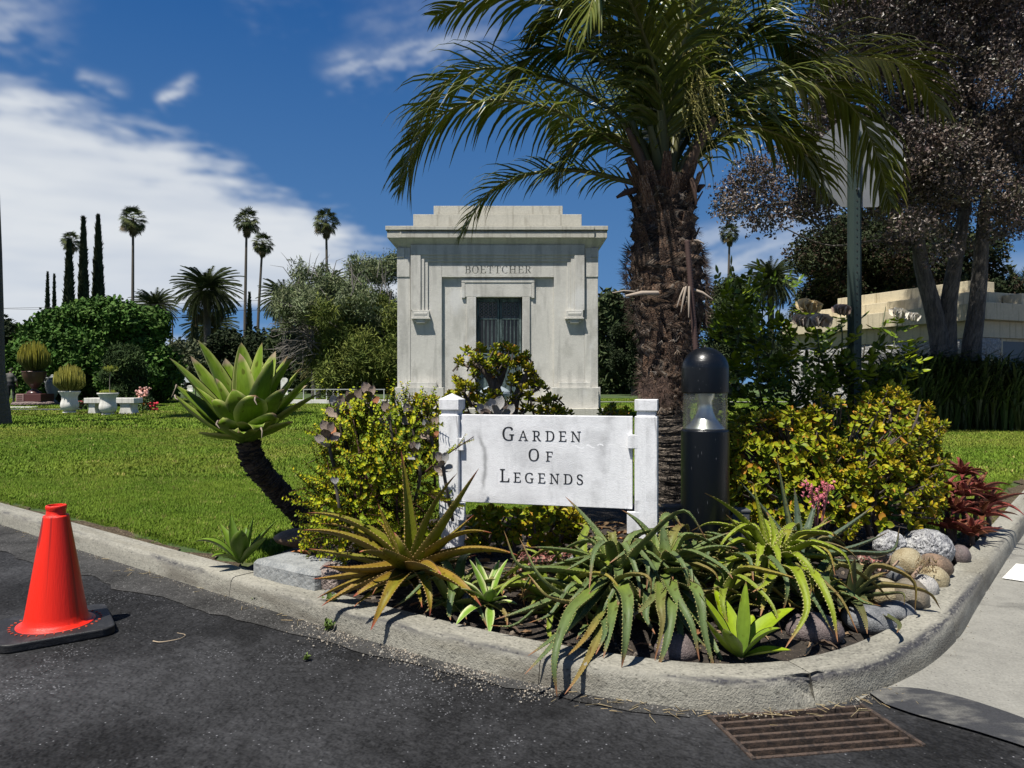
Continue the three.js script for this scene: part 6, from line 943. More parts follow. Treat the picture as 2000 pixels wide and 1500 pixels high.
// --- fox-tail agave on its bent trunk
{
  const D = 3.95, green = (u, s, under, mood, i) => { let c = mix3([0.095, 0.18, 0.013], [0.165, 0.26, 0.018], smooth(0.1, 0.9, u) + mood); if (s > 0.8) c = mix3(c, [0.5, 0.52, 0.17], s > 0.95 ? 1 : 0.45); if (u > 0.9 + 0.08 * hash(i, 9)) c = mix3([0.22, 0.12, 0.06], [0.34, 0.27, 0.17], hash(i, 8)); return shadeOf(c, spot(u, s, i, 0.14) * (0.85 + 0.3 * hash(i, 5))); };
  const W = 0.185, lv = [
    [386, 664, 0.10, 440, 750, 0.10, W], [331, 699, 0.0, 400, 770, 0.02, W], [372, 695, 0.2, 420, 770, 0.15, W * 0.9], [471, 669, 0.16, 482, 760, 0.10, W], [468, 690, -0.06, 474, 770, -0.12, W * 1.1], [512, 669, 0.05, 500, 760, 0.0, W], [576, 693, 0.0, 530, 760, -0.02, W], [538, 686, 0.22, 515, 760, 0.15, W], [562, 695, 0.15, 525, 770, 0.1, W * 0.9], [589, 718, 0.12, 545, 780, 0.08, W], [617, 725, 0.04, 560, 790, 0.0, W * 0.95], [624, 769, 0.03, 560, 805, -0.02, W * 0.9], [600, 752, 0.25, 550, 795, 0.2, W], [573, 823, -0.2, 530, 845, -0.2, W * 0.9],
    [500, 772, -0.30, 492, 790, -0.33, W * 1.05], [508, 838, -0.36, 500, 815, -0.42, W], [421, 739, -0.12, 440, 790, -0.16, W], [413, 783, -0.24, 436, 805, -0.27, W * 1.05], [424, 823, -0.30, 440, 832, -0.34, W], [388, 846, -0.12, 425, 855, -0.18, W * 0.95], [341, 770, -0.08, 375, 820, -0.12, W * 0.95], [343, 752, 0.05, 390, 800, 0.02, W], [374, 752, -0.02, 415, 790, -0.06, W], [533, 702, -0.10, 515, 770, -0.16, W], [556, 760, -0.16, 530, 800, -0.22, W], [440, 700, 0.25, 455, 770, 0.18, W], [505, 690, 0.3, 498, 770, 0.2, W], [455, 760, -0.28, 465, 800, -0.32, W], [540, 810, -0.28, 520, 825, -0.32, W], [400, 725, 0.3, 430, 790, 0.2, W], [585, 790, 0.28, 540, 815, 0.2, W], [470, 845, -0.34, 475, 840, -0.38, W * 0.9]];
  const t = rosette('tree_agave', 'big green agave rosette on a curved bare trunk over the lawn', 'agave', [482, 868], D, lv, { seed: 2, core: 0.03, rise: 0.03, mat: waxy, shape: { prof: agaveProf, ch: 0.3, th: 0.13 }, color: green });
  const O = t.position, L = (px, py, dz = 0) => rel(P(px, py, D + dz), O), trunkTex = texture(256, 512, (u, v) => { const n = fbm2(u * 10 + 3 * fbm2(u * 4, v * 20, 3), v * 90, 4, 0, 3); return mix3([0.016, 0.012, 0.010], [0.11, 0.082, 0.06], smooth(0.35, 0.8, n * 0.6 + 0.4 * fbm2(u * 40, v * 60, 3, 0, 5))); });
  const pts = curve([L(486, 862, -0.01), L(492, 893, 0.0), L(516, 928, 0.06), L(552, 968, 0.14), L(590, 1012, 0.2), L(604, 1045, 0.22)], 110);
  part(t, 'trunk', tube(pts, (u) => (0.061 + 0.010 * (fbm2(u * 55, 2, 3) - 0.4)) * (u < 0.05 ? 0.8 + 4 * u : 1), 20, undefined, 0.42), std({ map: scaled(trunkTex, 3, 2), bumpMap: scaled(lumpy, 5, 16), bumpScale: 0.012, roughness: 1 }));
  { // papery remains of shed leaves round the trunk
    const sc = blade([new THREE.Vector3(0, 0, 0), new THREE.Vector3(0, 0.012, 0.006), new THREE.Vector3(0, 0.022, 0.014)], { w: 0.05, rad: new THREE.Vector3(0, 0, -1), seg: 3, th: 0.03, ch: -0.25, prof: (q) => 0.5 * (1 - 0.5 * q), color: () => [1, 1, 1] }), m = [], cc = [];
    for (let i = 0; i < 210; i++) { const k = rr(2, 106), a = Math.floor(k), p = pts[a], T = pts[a].clone().sub(pts[a + 2] ?? pts[a + 1]).normalize(), an = rr(0, 6.283), s1 = T.clone().cross(new THREE.Vector3(0, 0, 1)).normalize(), s2 = T.clone().cross(s1), out = s1.multiplyScalar(Math.cos(an)).addScaledVector(s2, Math.sin(an)); m.push(M4(p.clone().addScaledVector(out, 0.056), lookQuat(T.clone().addScaledVector(out, 0.12), out), rr(0.6, 1.3))); cc.push(vary([0.07, 0.052, 0.038], 0.6)); }
    instanced(t, 'leaf_scars', sc, std({ vertexColors: true, roughness: 1 }), m, cc);
  }
  // dry curled leaf tips
  for (const [x, y, z] of [[426, 822, -0.32], [510, 836, -0.38], [499, 776, -0.32], [342, 772, -0.08], [345, 752, 0.05]]) part(t, 'dry_tip', tube([L(x, y, z), L(x + rr(-5, 5), y + 6, z - 0.02), L(x + rr(-12, 10), y + rr(10, 24), z - 0.03)], [0.006, 0.004, 0.0015], 5), std({ color: col(0.3, 0.24, 0.18) }));
}
// --- small agave by the kerb
{
  const c = (u, s, under, mood, i) => { let q = mix3([0.07, 0.14, 0.018], [0.16, 0.26, 0.025], u * 0.6 + mood); if (s > 0.93) q = [0.2, 0.26, 0.07]; return shadeOf(q, spot(u, s, i, 0.06)); };
  rosette('small_agave', 'small dark green agave at the kerb left of the flat stone', 'agave', [470, 1098], 3.62, [[381, 1058, -0.05, 420, 1045, -0.06, 0.085, 0.5], [451, 1006, 0.1, 456, 1060, 0.05, 0.07], [495, 1010, 0.02, 488, 1060, -0.02, 0.10], [541, 1016, 0.06, 500, 1060, 0.0, 0.08], [430, 1023, 0.12, 450, 1060, 0.08, 0.07, 0.5], [413, 1088, -0.12, 435, 1078, -0.1, 0.07, 0.6], [470, 1035, -0.14, 466, 1060, -0.14, 0.10, 0.1], [520, 1050, -0.1, 500, 1070, -0.1, 0.08], [480, 1030, 0.15, 480, 1060, 0.1, 0.08]], { seed: 3, core: 0.015, mat: waxy, shape: { prof: agaveProf, ch: 0.45, th: 0.14 }, color: c });
}
// --- aloes
const aloeShape = { prof: aloeProf, ch: 0.55, th: 0.5, teeth: 0.017, tooth: 0.0075 };
{
  const c = (u, s, under, mood, i) => { let q = mix3([0.115, 0.145, 0.010], [0.165, 0.175, 0.012], u); q = mix3(q, [0.30, 0.13, 0.025], clamp(mood * (0.28 + 0.5 * s) + 0.2 * smooth(0.5, 1, u))); if (u > 0.86) q = mix3(q, [0.33, 0.075, 0.06], smooth(0.86, 0.97, u)); if (s > 0.9) q = mix3(q, [0.36, 0.25, 0.10], 0.5); return shadeOf(q, spot(u, s, i, 0.16)); };
  rosette('red_tipped_aloe', 'large olive aloe with red-tipped toothed leaves left of the sign', 'aloe', [800, 1118], 3.12, [
    [783, 880, 0.06, 800, 1010, 0.05, 0.085, 0.1], [893, 924, 0.0, 822, 1000, 0.0, 0.075, 0.05], [935, 915, -0.12, 862, 1030, -0.12, 0.088, 0.0], [925, 1006, 0.05, 862, 1068, -0.02, 0.07, 0.35], [960, 1041, -0.12, 880, 1020, -0.14, 0.065, 0.4], [1012, 1085, -0.15, 910, 1050, -0.2, 0.085, 0.75], [930, 1084, 0.12, 870, 1105, 0.08, 0.075, 0.1], [940, 1184, -0.35, 880, 1105, -0.32, 0.085, 0.8], [839, 1203, -0.32, 845, 1130, -0.34, 0.06, 0.5], [724, 1231, -0.36, 775, 1120, -0.36, 0.085, 0.6], [628, 1184, -0.18, 700, 1135, -0.22, 0.075, 0.85], [620, 1168, -0.05, 690, 1130, -0.12, 0.07, 0.6], [610, 1131, -0.1, 690, 1128, -0.15, 0.08, 0.7], [630, 1105, -0.14, 700, 1122, -0.22, 0.085, 0.85], [590, 1036, 0.02, 690, 1030, 0.0, 0.085, 0.45], [600, 1002, 0.1, 700, 1000, 0.08, 0.08, 0.15], [624, 1023, 0.18, 700, 1020, 0.15, 0.06, 0.5], [603, 1072, 0.1, 690, 1085, 0.08, 0.07, 0.2], [702, 1078, -0.30, 740, 1070, -0.34, 0.075, 0.4], [738, 983, 0.02, 760, 1050, 0.02, 0.06, 0.3], [862, 1122, -0.42, 825, 1090, -0.40, 0.085, 0.85], [770, 1040, -0.12, 785, 1075, -0.16, 0.07, 0.0], [740, 1070, -0.28, 768, 1085, -0.28, 0.075, 0.2], [690, 1165, -0.3, 740, 1135, -0.34, 0.075, 0.8]], { seed: 5, fill: 16, fillLen: 1.2, core: 0.02, rise: 0.05, shape: { ...aloeShape, toothColor: [0.5, 0.33, 0.14] }, color: c });
}
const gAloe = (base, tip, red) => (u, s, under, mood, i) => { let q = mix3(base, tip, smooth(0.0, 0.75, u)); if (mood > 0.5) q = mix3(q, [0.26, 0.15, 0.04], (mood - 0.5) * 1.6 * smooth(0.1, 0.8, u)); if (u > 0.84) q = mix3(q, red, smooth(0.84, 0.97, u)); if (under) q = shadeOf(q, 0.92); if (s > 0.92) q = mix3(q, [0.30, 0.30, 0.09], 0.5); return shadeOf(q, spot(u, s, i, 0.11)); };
{
  const c = gAloe([0.16, 0.215, 0.032], [0.095, 0.135, 0.052], [0.26, 0.12, 0.07]);
  rosette('green_aloe', 'sprawling grey-green aloe under the sign with leaves hanging over the kerb', 'aloe', [1202, 1130], 2.86, [
    [1104, 970, 0.25, 1185, 1050, 0.15, 0.06], [1158, 1022, 0.2, 1172, 1075, 0.15, 0.065], [1116, 1060, 0.1, 1150, 1095, 0.06, 0.06], [984, 1036, -0.05, 1080, 1112, -0.12, 0.062, 0, [1015, 1105, -0.1]], [1014, 1050, -0.1, 1120, 1168, -0.2, 0.06, 0, [1058, 1130, -0.2]], [1030, 1120, -0.2, 1130, 1178, -0.3, 0.05, 0.8, [1070, 1165, -0.3]], [967, 1210, -0.25, 1080, 1180, -0.25, 0.06], [982, 1203, -0.1, 1070, 1190, -0.15, 0.055, 0.4], [1088, 1360, -0.55, 1110, 1205, -0.42, 0.058, 0.2, [1084, 1290, -0.54]], [1103, 1356, -0.58, 1180, 1265, -0.45, 0.05, 0.9], [1214, 1304, -0.52, 1226, 1180, -0.45, 0.062, 0.0, [1222, 1250, -0.52]], [1031, 1281, -0.48, 1120, 1230, -0.4, 0.05, 0.4], [1025, 1317, -0.55, 1110, 1235, -0.46, 0.045, 0.2], [1178, 1285, -0.45, 1200, 1215, -0.4, 0.05, 0.1], [1381, 1056, -0.22, 1258, 1060, -0.2, 0.055, 0.1, [1335, 998, -0.24]], [1240, 1070, -0.15, 1225, 1095, -0.15, 0.06], [1180, 1085, 0.1, 1190, 1105, 0.06, 0.045], [1212, 1082, 0.0, 1208, 1105, 0.0, 0.04], [1100, 1285, -0.5, 1165, 1250, -0.42, 0.04, 1.0], [1120, 1225, -0.36, 1160, 1180, -0.3, 0.055, 0], [1240, 1210, -0.35, 1230, 1165, -0.32, 0.05, 0], [1150, 1160, -0.3, 1175, 1140, -0.25, 0.05]], { seed: 6, wild: 24, fill: 22, core: 0.02, rise: 0.04, shape: { ...aloeShape, tooth: 0.005 }, color: c });
  rosette('green_aloe', 'upright grey-green aloe in front of the sign post and bollard', 'aloe', [1296, 1122], 2.9, [
    [1214, 996, 0.12, 1275, 1030, 0.1, 0.062], [1291, 1014, 0.08, 1300, 1065, 0.04, 0.066], [1332, 1030, 0.18, 1300, 1010, 0.18, 0.055, 0, [1312, 1005, 0.2]], [1434, 1038, 0.05, 1365, 1060, 0.05, 0.06], [1442, 1072, -0.1, 1372, 1055, -0.1, 0.066], [1445, 1145, 0.1, 1370, 1115, 0.08, 0.06], [1374, 1158, -0.25, 1345, 1105, -0.22, 0.045, 0.2], [1399, 1320, -0.5, 1362, 1160, -0.38, 0.062, 0.1, [1376, 1240, -0.46]], [1366, 1290, -0.48, 1318, 1165, -0.36, 0.058, 0.1, [1350, 1220, -0.45]], [1283, 1308, -0.52, 1312, 1190, -0.42, 0.062, 0.0, [1302, 1255, -0.5]], [1278, 1294, -0.5, 1290, 1185, -0.45, 0.045, 0.75, [1294, 1215, -0.48]], [1423, 1322, -0.48, 1385, 1230, -0.4, 0.05, 0.1], [1232, 1206, -0.45, 1300, 1165, -0.4, 0.05, 0.6], [1232, 1082, -0.1, 1265, 1085, -0.12, 0.05, 0.1], [1340, 1110, -0.3, 1320, 1110, -0.26, 0.05], [1240, 1160, -0.2, 1270, 1140, -0.2, 0.06], [1300, 1160, -0.3, 1302, 1140, -0.28, 0.05], [1255, 1060, 0.2, 1280, 1080, 0.15, 0.05], [1370, 1190, -0.3, 1335, 1150, -0.3, 0.055], [1330, 1290, -0.45, 1335, 1200, -0.38, 0.05]], { seed: 7, wild: 20, fill: 20, core: 0.02, rise: 0.04, shape: { ...aloeShape, tooth: 0.005 }, color: c });
}
{
  rosette('blue_green_aloe', 'blue-grey aloe with long curling leaves behind the lime aloe', 'aloe', [1560, 1088], 3.25, [[1517, 890, 0.05, 1535, 1000, 0.05, 0.06], [1551, 950, 0.12, 1560, 1020, 0.1, 0.05], [1436, 932, 0.15, 1500, 1000, 0.12, 0.055], [1707, 988, 0.0, 1620, 1060, -0.02, 0.062], [1757, 1030, -0.1, 1660, 1080, -0.1, 0.062, 0, [1745, 1075, -0.12]], [1737, 1038, -0.05, 1640, 1090, -0.05, 0.058], [1730, 1085, -0.18, 1630, 1115, -0.15, 0.062], [1600, 960, 0.2, 1580, 1030, 0.15, 0.05]], { seed: 8, wild: 8, fill: 10, core: 0.02, rise: 0.03, shape: { ...aloeShape, tooth: 0.004 }, color: gAloe([0.085, 0.125, 0.062], [0.068, 0.098, 0.068], [0.14, 0.09, 0.06]) });
  const c = gAloe([0.21, 0.27, 0.015], [0.20, 0.25, 0.022], [0.32, 0.15, 0.08]);
  rosette('lime_aloe', 'bright lime-green aloe with arching leaves right of the bollard', 'aloe', [1510, 1100], 2.98, [
    [1376, 963, -0.02, 1462, 1000, 0.0, 0.06], [1418, 1005, 0.05, 1462, 1050, 0.05, 0.055, 0.7], [1470, 942, 0.05, 1488, 1020, 0.05, 0.058, 0.1], [1497, 1000, 0.1, 1520, 1035, 0.08, 0.05], [1533, 1030, 0.02, 1525, 1060, 0.02, 0.03], [1625, 1016, 0.05, 1560, 1050, 0.02, 0.062], [1666, 1140, -0.25, 1590, 1060, -0.22, 0.055, 0.3, [1648, 1085, -0.25]], [1662, 1153, -0.1, 1600, 1105, -0.12, 0.058, 0.7], [1580, 1173, -0.35, 1555, 1085, -0.28, 0.05, 0.1, [1584, 1115, -0.34]], [1636, 1254, -0.5, 1590, 1125, -0.36, 0.06, 0.3, [1622, 1185, -0.46]], [1533, 1267, -0.55, 1560, 1125, -0.4, 0.056, 0.2, [1576, 1190, -0.5]], [1485, 1204, -0.4, 1505, 1130, -0.35, 0.055, 0.75], [1470, 1156, -0.38, 1530, 1130, -0.38, 0.05, 0.2], [1420, 1106, -0.12, 1465, 1095, -0.1, 0.04, 0.7], [1642, 1182, -0.3, 1600, 1140, -0.25, 0.05, 1.0], [1399, 1150, -0.2, 1450, 1150, -0.18, 0.05, 1.0], [1440, 1075, 0.12, 1475, 1090, 0.1, 0.055, 0.5], [1560, 1140, -0.3, 1540, 1120, -0.28, 0.05], [1480, 1060, 0.12, 1495, 1080, 0.08, 0.05, 0.2], [1590, 1200, -0.3, 1565, 1160, -0.28, 0.05, 0.9], [1450, 1130, 0.0, 1480, 1110, 0, 0.055, 0.6]], { seed: 9, wild: 20, fill: 24, core: 0.02, rise: 0.04, shape: aloeShape, color: c });
  rosette('trailing_aloe', 'olive aloe leaves trailing over the grey stones to the kerb', 'aloe', [1660, 1165], 2.95, [[1752, 1236, -0.42, 1725, 1200, -0.2, 0.04, 0.2, [1757, 1222, -0.38]], [1694, 1238, -0.4, 1680, 1190, -0.26, 0.042, 0.6, [1690, 1215, -0.36]], [1766, 1182, -0.12, 1730, 1160, -0.06, 0.035, 0.3, [1764, 1160, -0.1]], [1640, 1195, -0.3, 1640, 1170, -0.2, 0.05, 0.2], [1720, 1130, 0.1, 1690, 1140, 0.06, 0.045, 0.6], [1620, 1140, 0.1, 1640, 1150, 0.05, 0.05, 0.1]], { seed: 10, wild: 6, fill: 10, core: 0.01, shape: { ...aloeShape, tooth: 0.004 }, color: gAloe([0.085, 0.115, 0.045], [0.09, 0.10, 0.045], [0.2, 0.1, 0.05]) });
}
// --- fleshy light-green agave on the kerb edge and the cream-edged one
{
  const c = (u, s, under, mood, i) => { let q = mix3([0.16, 0.25, 0.03], [0.29, 0.39, 0.008], u * 0.6 + mood); if (s > 0.95) q = [0.3, 0.36, 0.12]; if (u > 0.97) q = [0.2, 0.1, 0.05]; return shadeOf(q, spot(u, s, i, 0.05)); };
  rosette('pale_agave', 'smooth bright green agave with broad leaves at the kerb above the drain', 'agave', [1446, 1282], 2.46, [[1365, 1158, 0.05, 1400, 1215, 0.03, 0.105, 0.4], [1394, 1150, 0.15, 1425, 1210, 0.1, 0.09, 0.45], [1457, 1136, 0.03, 1452, 1220, 0.0, 0.055, -0.2], [1552, 1188, 0.1, 1495, 1210, 0.05, 0.095, 0.35], [1525, 1227, -0.06, 1485, 1235, -0.06, 0.08, -0.1], [1546, 1270, -0.06, 1490, 1270, -0.06, 0.075, 0.3], [1378, 1210, -0.05, 1405, 1262, -0.04, 0.07, 0.2], [1414, 1228, -0.12, 1425, 1255, -0.12, 0.07, -0.15], [1470, 1200, 0.16, 1460, 1230, 0.12, 0.08, 0.3]], { seed: 12, core: 0.012, mat: waxy, shape: { prof: agaveProf, ch: 0.4, th: 0.12 }, color: c });
  const v = (u, s, under, mood, i) => { let q = s < 0.5 ? [0.20, 0.34, 0.045] : s < 0.82 ? mix3([0.20, 0.34, 0.045], [0.62, 0.66, 0.30], smooth(0.6, 0.82, s)) : [0.66, 0.68, 0.36]; if (mood) q = mix3(q, [0.13, 0.24, 0.03], mood); return shadeOf(q, spot(u, s, i, 0.05)); };
  rosette('variegated_agave', 'small cream-edged yellow-green agave between the two big aloes', 'agave', [956, 1180], 2.88, [[917, 1093, 0.05, 938, 1135, 0.03, 0.055], [929, 1088, 0.1, 945, 1135, 0.08, 0.055], [992, 1092, 0.05, 968, 1130, 0.03, 0.05], [1022, 1124, 0.02, 985, 1140, 0.0, 0.045], [885, 1135, -0.03, 925, 1138, -0.04, 0.06], [891, 1220, -0.15, 920, 1180, -0.14, 0.055], [956, 1238, -0.2, 958, 1200, -0.16, 0.045, 0.3], [962, 1150, -0.13, 958, 1165, -0.13, 0.06, 0.7], [990, 1166, -0.1, 975, 1165, -0.1, 0.045], [975, 1095, 0.12, 962, 1130, 0.08, 0.05], [900, 1150, -0.1, 930, 1155, -0.1, 0.05], [1010, 1180, -0.1, 985, 1172, -0.1, 0.045]], { seed: 13, core: 0.012, mat: waxy, shape: { prof: agaveProf, ch: 0.4, th: 0.12 }, color: v });
}
const woodless = std({ color: col(0.09, 0.06, 0.045), roughness: 0.9 });
// --- offsets crowding between the big plants
[[1078, 1222, 2.86, 'young aloe offset at the foot of the sprawling aloe, nearest the variegated agave', 0.8], [1170, 1228, 2.72, 'young aloe offset half under the hanging leaves of the sprawling aloe', 0.8], [1258, 1215, 2.74, 'young aloe offset between the sprawling and the upright aloe', 0.9], [1398, 1205, 2.78, 'young aloe offset behind the pale agave', 0.9], [1590, 1172, 2.92, 'young aloe offset between lime aloe and trailing aloe', 1.0], [1480, 1170, 2.9, 'young aloe offset below the heart of the lime aloe', 0.9], [1130, 1180, 2.98, 'young aloe offset behind the sprawling aloe by the speckled rock', 0.8], [890, 1185, 2.96, 'young aloe offset right of the red-tipped aloe', 0.8], [1360, 1120, 3.08, 'young aloe offset in front of the bollard foot', 0.9]].forEach(([x, y, D, label, k], i) => {
  R = rng(760 + i); const q = P(x, y, D), O2 = [x, 750 + (EYE - Math.max(q.y, soilY(q.x, D) + 0.05)) * FOCAL / D];
  rosette('young_aloe', label, 'aloe', O2, D, [], { seed: 770 + i, wild: 11, fill: 12, fillLen: k, core: 0.015, shape: { ...aloeShape, tooth: 0.0055 }, color: gAloe(i % 3 ? [0.14, 0.195, 0.03] : [0.18, 0.24, 0.018], i % 3 ? [0.085, 0.125, 0.05] : [0.17, 0.215, 0.025], [0.28, 0.12, 0.06]) });
});
// --- red aloe clump at the right end
{
  R = rng(880); const D = 4.35, O = P(1882, 1050, D), t = thing('red_aloe', 'clump of dark red spiny aloes beside the kerb on the right', 'aloe', O), cs = [[0.15, 0.026, 0.028], [0.20, 0.035, 0.035], [0.105, 0.025, 0.022], [0.16, 0.055, 0.025]];
  let n = 0;
  for (const [x, y, z, k] of [[1846, 958, 0.1, 15], [1880, 928, 0.2, 15], [1908, 962, 0.1, 16], [1870, 1000, -0.05, 15], [1916, 1008, 0.0, 15], [1898, 1046, -0.2, 16], [1852, 1032, -0.1, 14], [1930, 984, 0.15, 13], [1835, 995, 0.05, 12], [1882, 968, 0.0, 14]]) {
    const c = rel(P(x, y, D + z), O), tilt = new THREE.Vector3(rr(-0.25, 0.45), 1, rr(-0.1, 0.5)).normalize();
    for (let i = 0; i < k; i++, n++) {
      const a = i * 2.39996 + rr(-0.2, 0.2), el = 1.25 - 1.35 * i / k, len = rr(0.13, 0.25) * (0.75 + 0.35 * i / k), dir = new THREE.Vector3(Math.cos(a) * Math.cos(el), Math.sin(el), Math.sin(a) * Math.cos(el)).addScaledVector(tilt, 0.25).normalize(), out = new THREE.Vector3(dir.x, 0, dir.z), b = c.clone().addScaledVector(dir, 0.012), mid = b.clone().addScaledVector(dir, len * 0.6), tip = b.clone().addScaledVector(dir, len * 0.8).addScaledVector(out, len * 0.22).add(new THREE.Vector3(0, -len * rr(0.05, 0.45), 0)), base = cs[n % 4];
      const g = blade([b, mid, tip], { w: rr(0.034, 0.048), prof: aloeProf, ch: 0.55, th: 0.5, teeth: 0.017, tooth: 0.0065, toothColor: [0.34, 0.12, 0.07], seg: 9, seed: n, color: (u, s) => shadeOf(mix3(base, [0.22, 0.10, 0.05], 0.35 * (1 - u)), spot(u, s, n, 0.14)) });
      part(t, 'leaf', g, succ);
    }
    part(t, 'stem', tube([c, c.clone().add(new THREE.Vector3(rr(-0.04, 0.04), -Math.max(0.05, c.y + O.y - 0.09), 0.02))], [0.014, 0.016], 6), woodless);
  }
}

// ================================================================ BUSHES
const woody = std({ map: scaled(barkTex, 6, 3), color: col(1.1, 0.95, 0.9), roughness: 0.9, bumpMap: scaled(lumpy, 8, 4), bumpScale: 0.004 });
const FACE = new THREE.Vector3(0, 0, -1);
function fleshyLeaf(len, wid, body, rim, cup = 0.3, seg = 5, th = 0.3) {   // one spoon-shaped leaf, base at the origin, along +y, upper face to +z
  return blade([new THREE.Vector3(0, 0, 0), new THREE.Vector3(0, len * 0.5, -len * 0.12), new THREE.Vector3(0, len, len * 0.10)], { w: wid, rad: FACE, seg, th, ch: cup, prof: (t) => 0.5 * (0.3 + 0.7 * smooth(0, 0.62, t)) * Math.pow(clamp(1 - Math.pow(t, 4)), 0.55), color: (t, s) => mix3(body, rim, clamp(0.8 * smooth(0.7, 1, s) * smooth(0.25, 0.7, t) + 0.8 * smooth(0.9, 1, t))) });
}
const jadeKinds = [[[0.21, 0.25, 0.008], [0.34, 0.22, 0.02]], [[0.30, 0.305, 0.010], [0.42, 0.27, 0.03]], [[0.125, 0.175, 0.009], [0.26, 0.21, 0.02]], [[0.33, 0.28, 0.012], [0.44, 0.24, 0.03]], [[0.38, 0.20, 0.025], [0.44, 0.14, 0.03]]].map(([a, b]) => fleshyLeaf(0.05, 0.036, a, b));
const jadeMat = phys({ vertexColors: true, roughness: 0.5, specularIntensity: 0.35 });
const headLeaves = (rd, n) => { const out = []; for (let i = 0; i < n; i++) { const lay = Math.floor(i / 2), a = (i % 2) * Math.PI + lay * 1.45 + rd() * 0.3, open = 0.45 + 0.28 * lay + 0.2 * rd(), dir = new THREE.Vector3(Math.cos(a) * Math.sin(open), Math.cos(open), Math.sin(a) * Math.sin(open)); out.push([new THREE.Vector3(0, -0.009 * lay, 0), lookQuat(dir, new THREE.Vector3(0, 1, 0)), (0.72 + 0.13 * Math.min(lay, 3)) * (0.85 + 0.3 * rd())]); } return out; };   // positions of the leaves at a shoot's end
const jadeHeads = [0, 1, 2, 3].map((k) => { const rd = rng(900 + k), l = headLeaves(rd, 10).map(([p, q, s]) => jadeKinds[rd() < 0.75 ? k % 4 : Math.floor(rd() * 5)].clone().applyMatrix4(M4(p, q, s))); return merge(l); });
function jade(name, label, O, tips, o) {   // tips: [position in the thing, direction, size, kind]
  const t = thing(name, label, o.cat ?? 'jade plant', O); R = rng(o.seed);
  if (o.wood) for (const w of o.wood) part(t, w[3] ?? 'branch', tube(curve(w[0], 10), (u) => lerp(w[1], w[2], u), 8, undefined, 0.25), woody);
  const eye = new THREE.Vector3(0, EYE, 0).sub(O), order = [...tips].sort((a, b) => a[0].distanceTo(eye) - b[0].distanceTo(eye)), nPart = o.parts ?? 26;
  const near = order.slice(0, nPart), rest = order.slice(nPart), rd = rng(o.seed + 1), lm = [[], [], [], []];
  for (const [p, d, s, kind] of near) { const q = lookQuat(d, new THREE.Vector3(rr(-1, 1), 0.3, rr(-1, 1))), base = M4(p, q, s); for (const [lp, lq, ls] of headLeaves(rd, 9)) { const m = part(t, 'leaf', jadeKinds[rd() < 0.7 ? kind : Math.floor(rd() * (o.kinds ?? 4))], jadeMat); m.applyMatrix4(base.clone().multiply(M4(lp, lq, ls))); } }
  for (const [p, d, s, kind] of rest) lm[kind % 4].push(M4(p, lookQuat(d, new THREE.Vector3(rr(-1, 1), 0.3, rr(-1, 1))), s));
  lm.forEach((m, k) => { if (m.length) instanced(t, 'foliage', jadeHeads[k], jadeMat, m); });
  const twig = []; for (const [p, d, s] of tips) { const b = p.clone().addScaledVector(d, -0.10 * s).lerp(o.heart ?? p, o.heart ? 0.12 : 0); twig.push(tube([p, b], [0.004, 0.006], 4)); } part(t, 'twigs', merge(twig), woody, 'stuff');
  return t;
}
{ // the big jade hedge right of the bollard
  R = rng(911); const D = 4.05, O = P(1620, 1060, D), L = (px, py, dz = 0) => rel(P(px, py, D + dz), O), tips = [];
  const blobs = [[1530, 900, 0.0, 0.36, 0.30], [1640, 880, 0.05, 0.42, 0.36], [1740, 870, 0.15, 0.30, 0.33], [1700, 960, -0.05, 0.36, 0.3], [1560, 980, -0.1, 0.36, 0.26], [1470, 930, 0.1, 0.24, 0.36], [1770, 960, 0.1, 0.22, 0.3]];
  for (const [x, y, z, r, ry] of blobs) { const c = L(x, y, z); for (let i = 0; i < 150; i++) { const a = rr(0, 6.283), e = Math.asin(rr(-0.55, 1)), d = new THREE.Vector3(Math.cos(a) * Math.cos(e), Math.sin(e), Math.sin(a) * Math.cos(e)), q = rr(0.78, 1.05); if (d.z < -0.45) continue; tips.push([new THREE.Vector3(c.x + d.x * r * q, c.y + d.y * ry * q, c.z + d.z * r * q * 0.9), d.clone().add(new THREE.Vector3(0, 0.55, 0.15)).normalize(), rr(0.55, 1.02), x > 1690 ? [0, 1, 3, 2, 2][Math.floor(R() * 5)] : [0, 2, 1, 2, 0][Math.floor(R() * 5)]]); } }
  for (const [x, y] of [[1790, 790], [1810, 810], [1800, 830], [1765, 775], [1775, 800], [1735, 760], [1815, 790]]) tips.push([L(x, y, 0.1), new THREE.Vector3(0.3, 1, 0.2).normalize(), 0.8, 3]);
  const wood = []; for (let i = 0; i < 9; i++) { const b = L(rr(1500, 1740), 1070, rr(-0.1, 0.2)), e = L(rr(1450, 1790), rr(840, 950), rr(0.0, 0.25)); wood.push([[b, b.clone().lerp(e, 0.5).add(new THREE.Vector3(rr(-0.1, 0.1), 0.02, 0.05)), e], 0.022, 0.008]); }
  wood.push([[L(1775, 850, -0.1), L(1790, 820, -0.1), L(1797, 790, -0.1)], 0.008, 0.005]);
  jade('jade_hedge', 'wide yellow-green jade plant with red leaf rims right of the bollard', O, tips, { seed: 912, wood, parts: 32, kinds: 5, heart: L(1630, 980) });
}
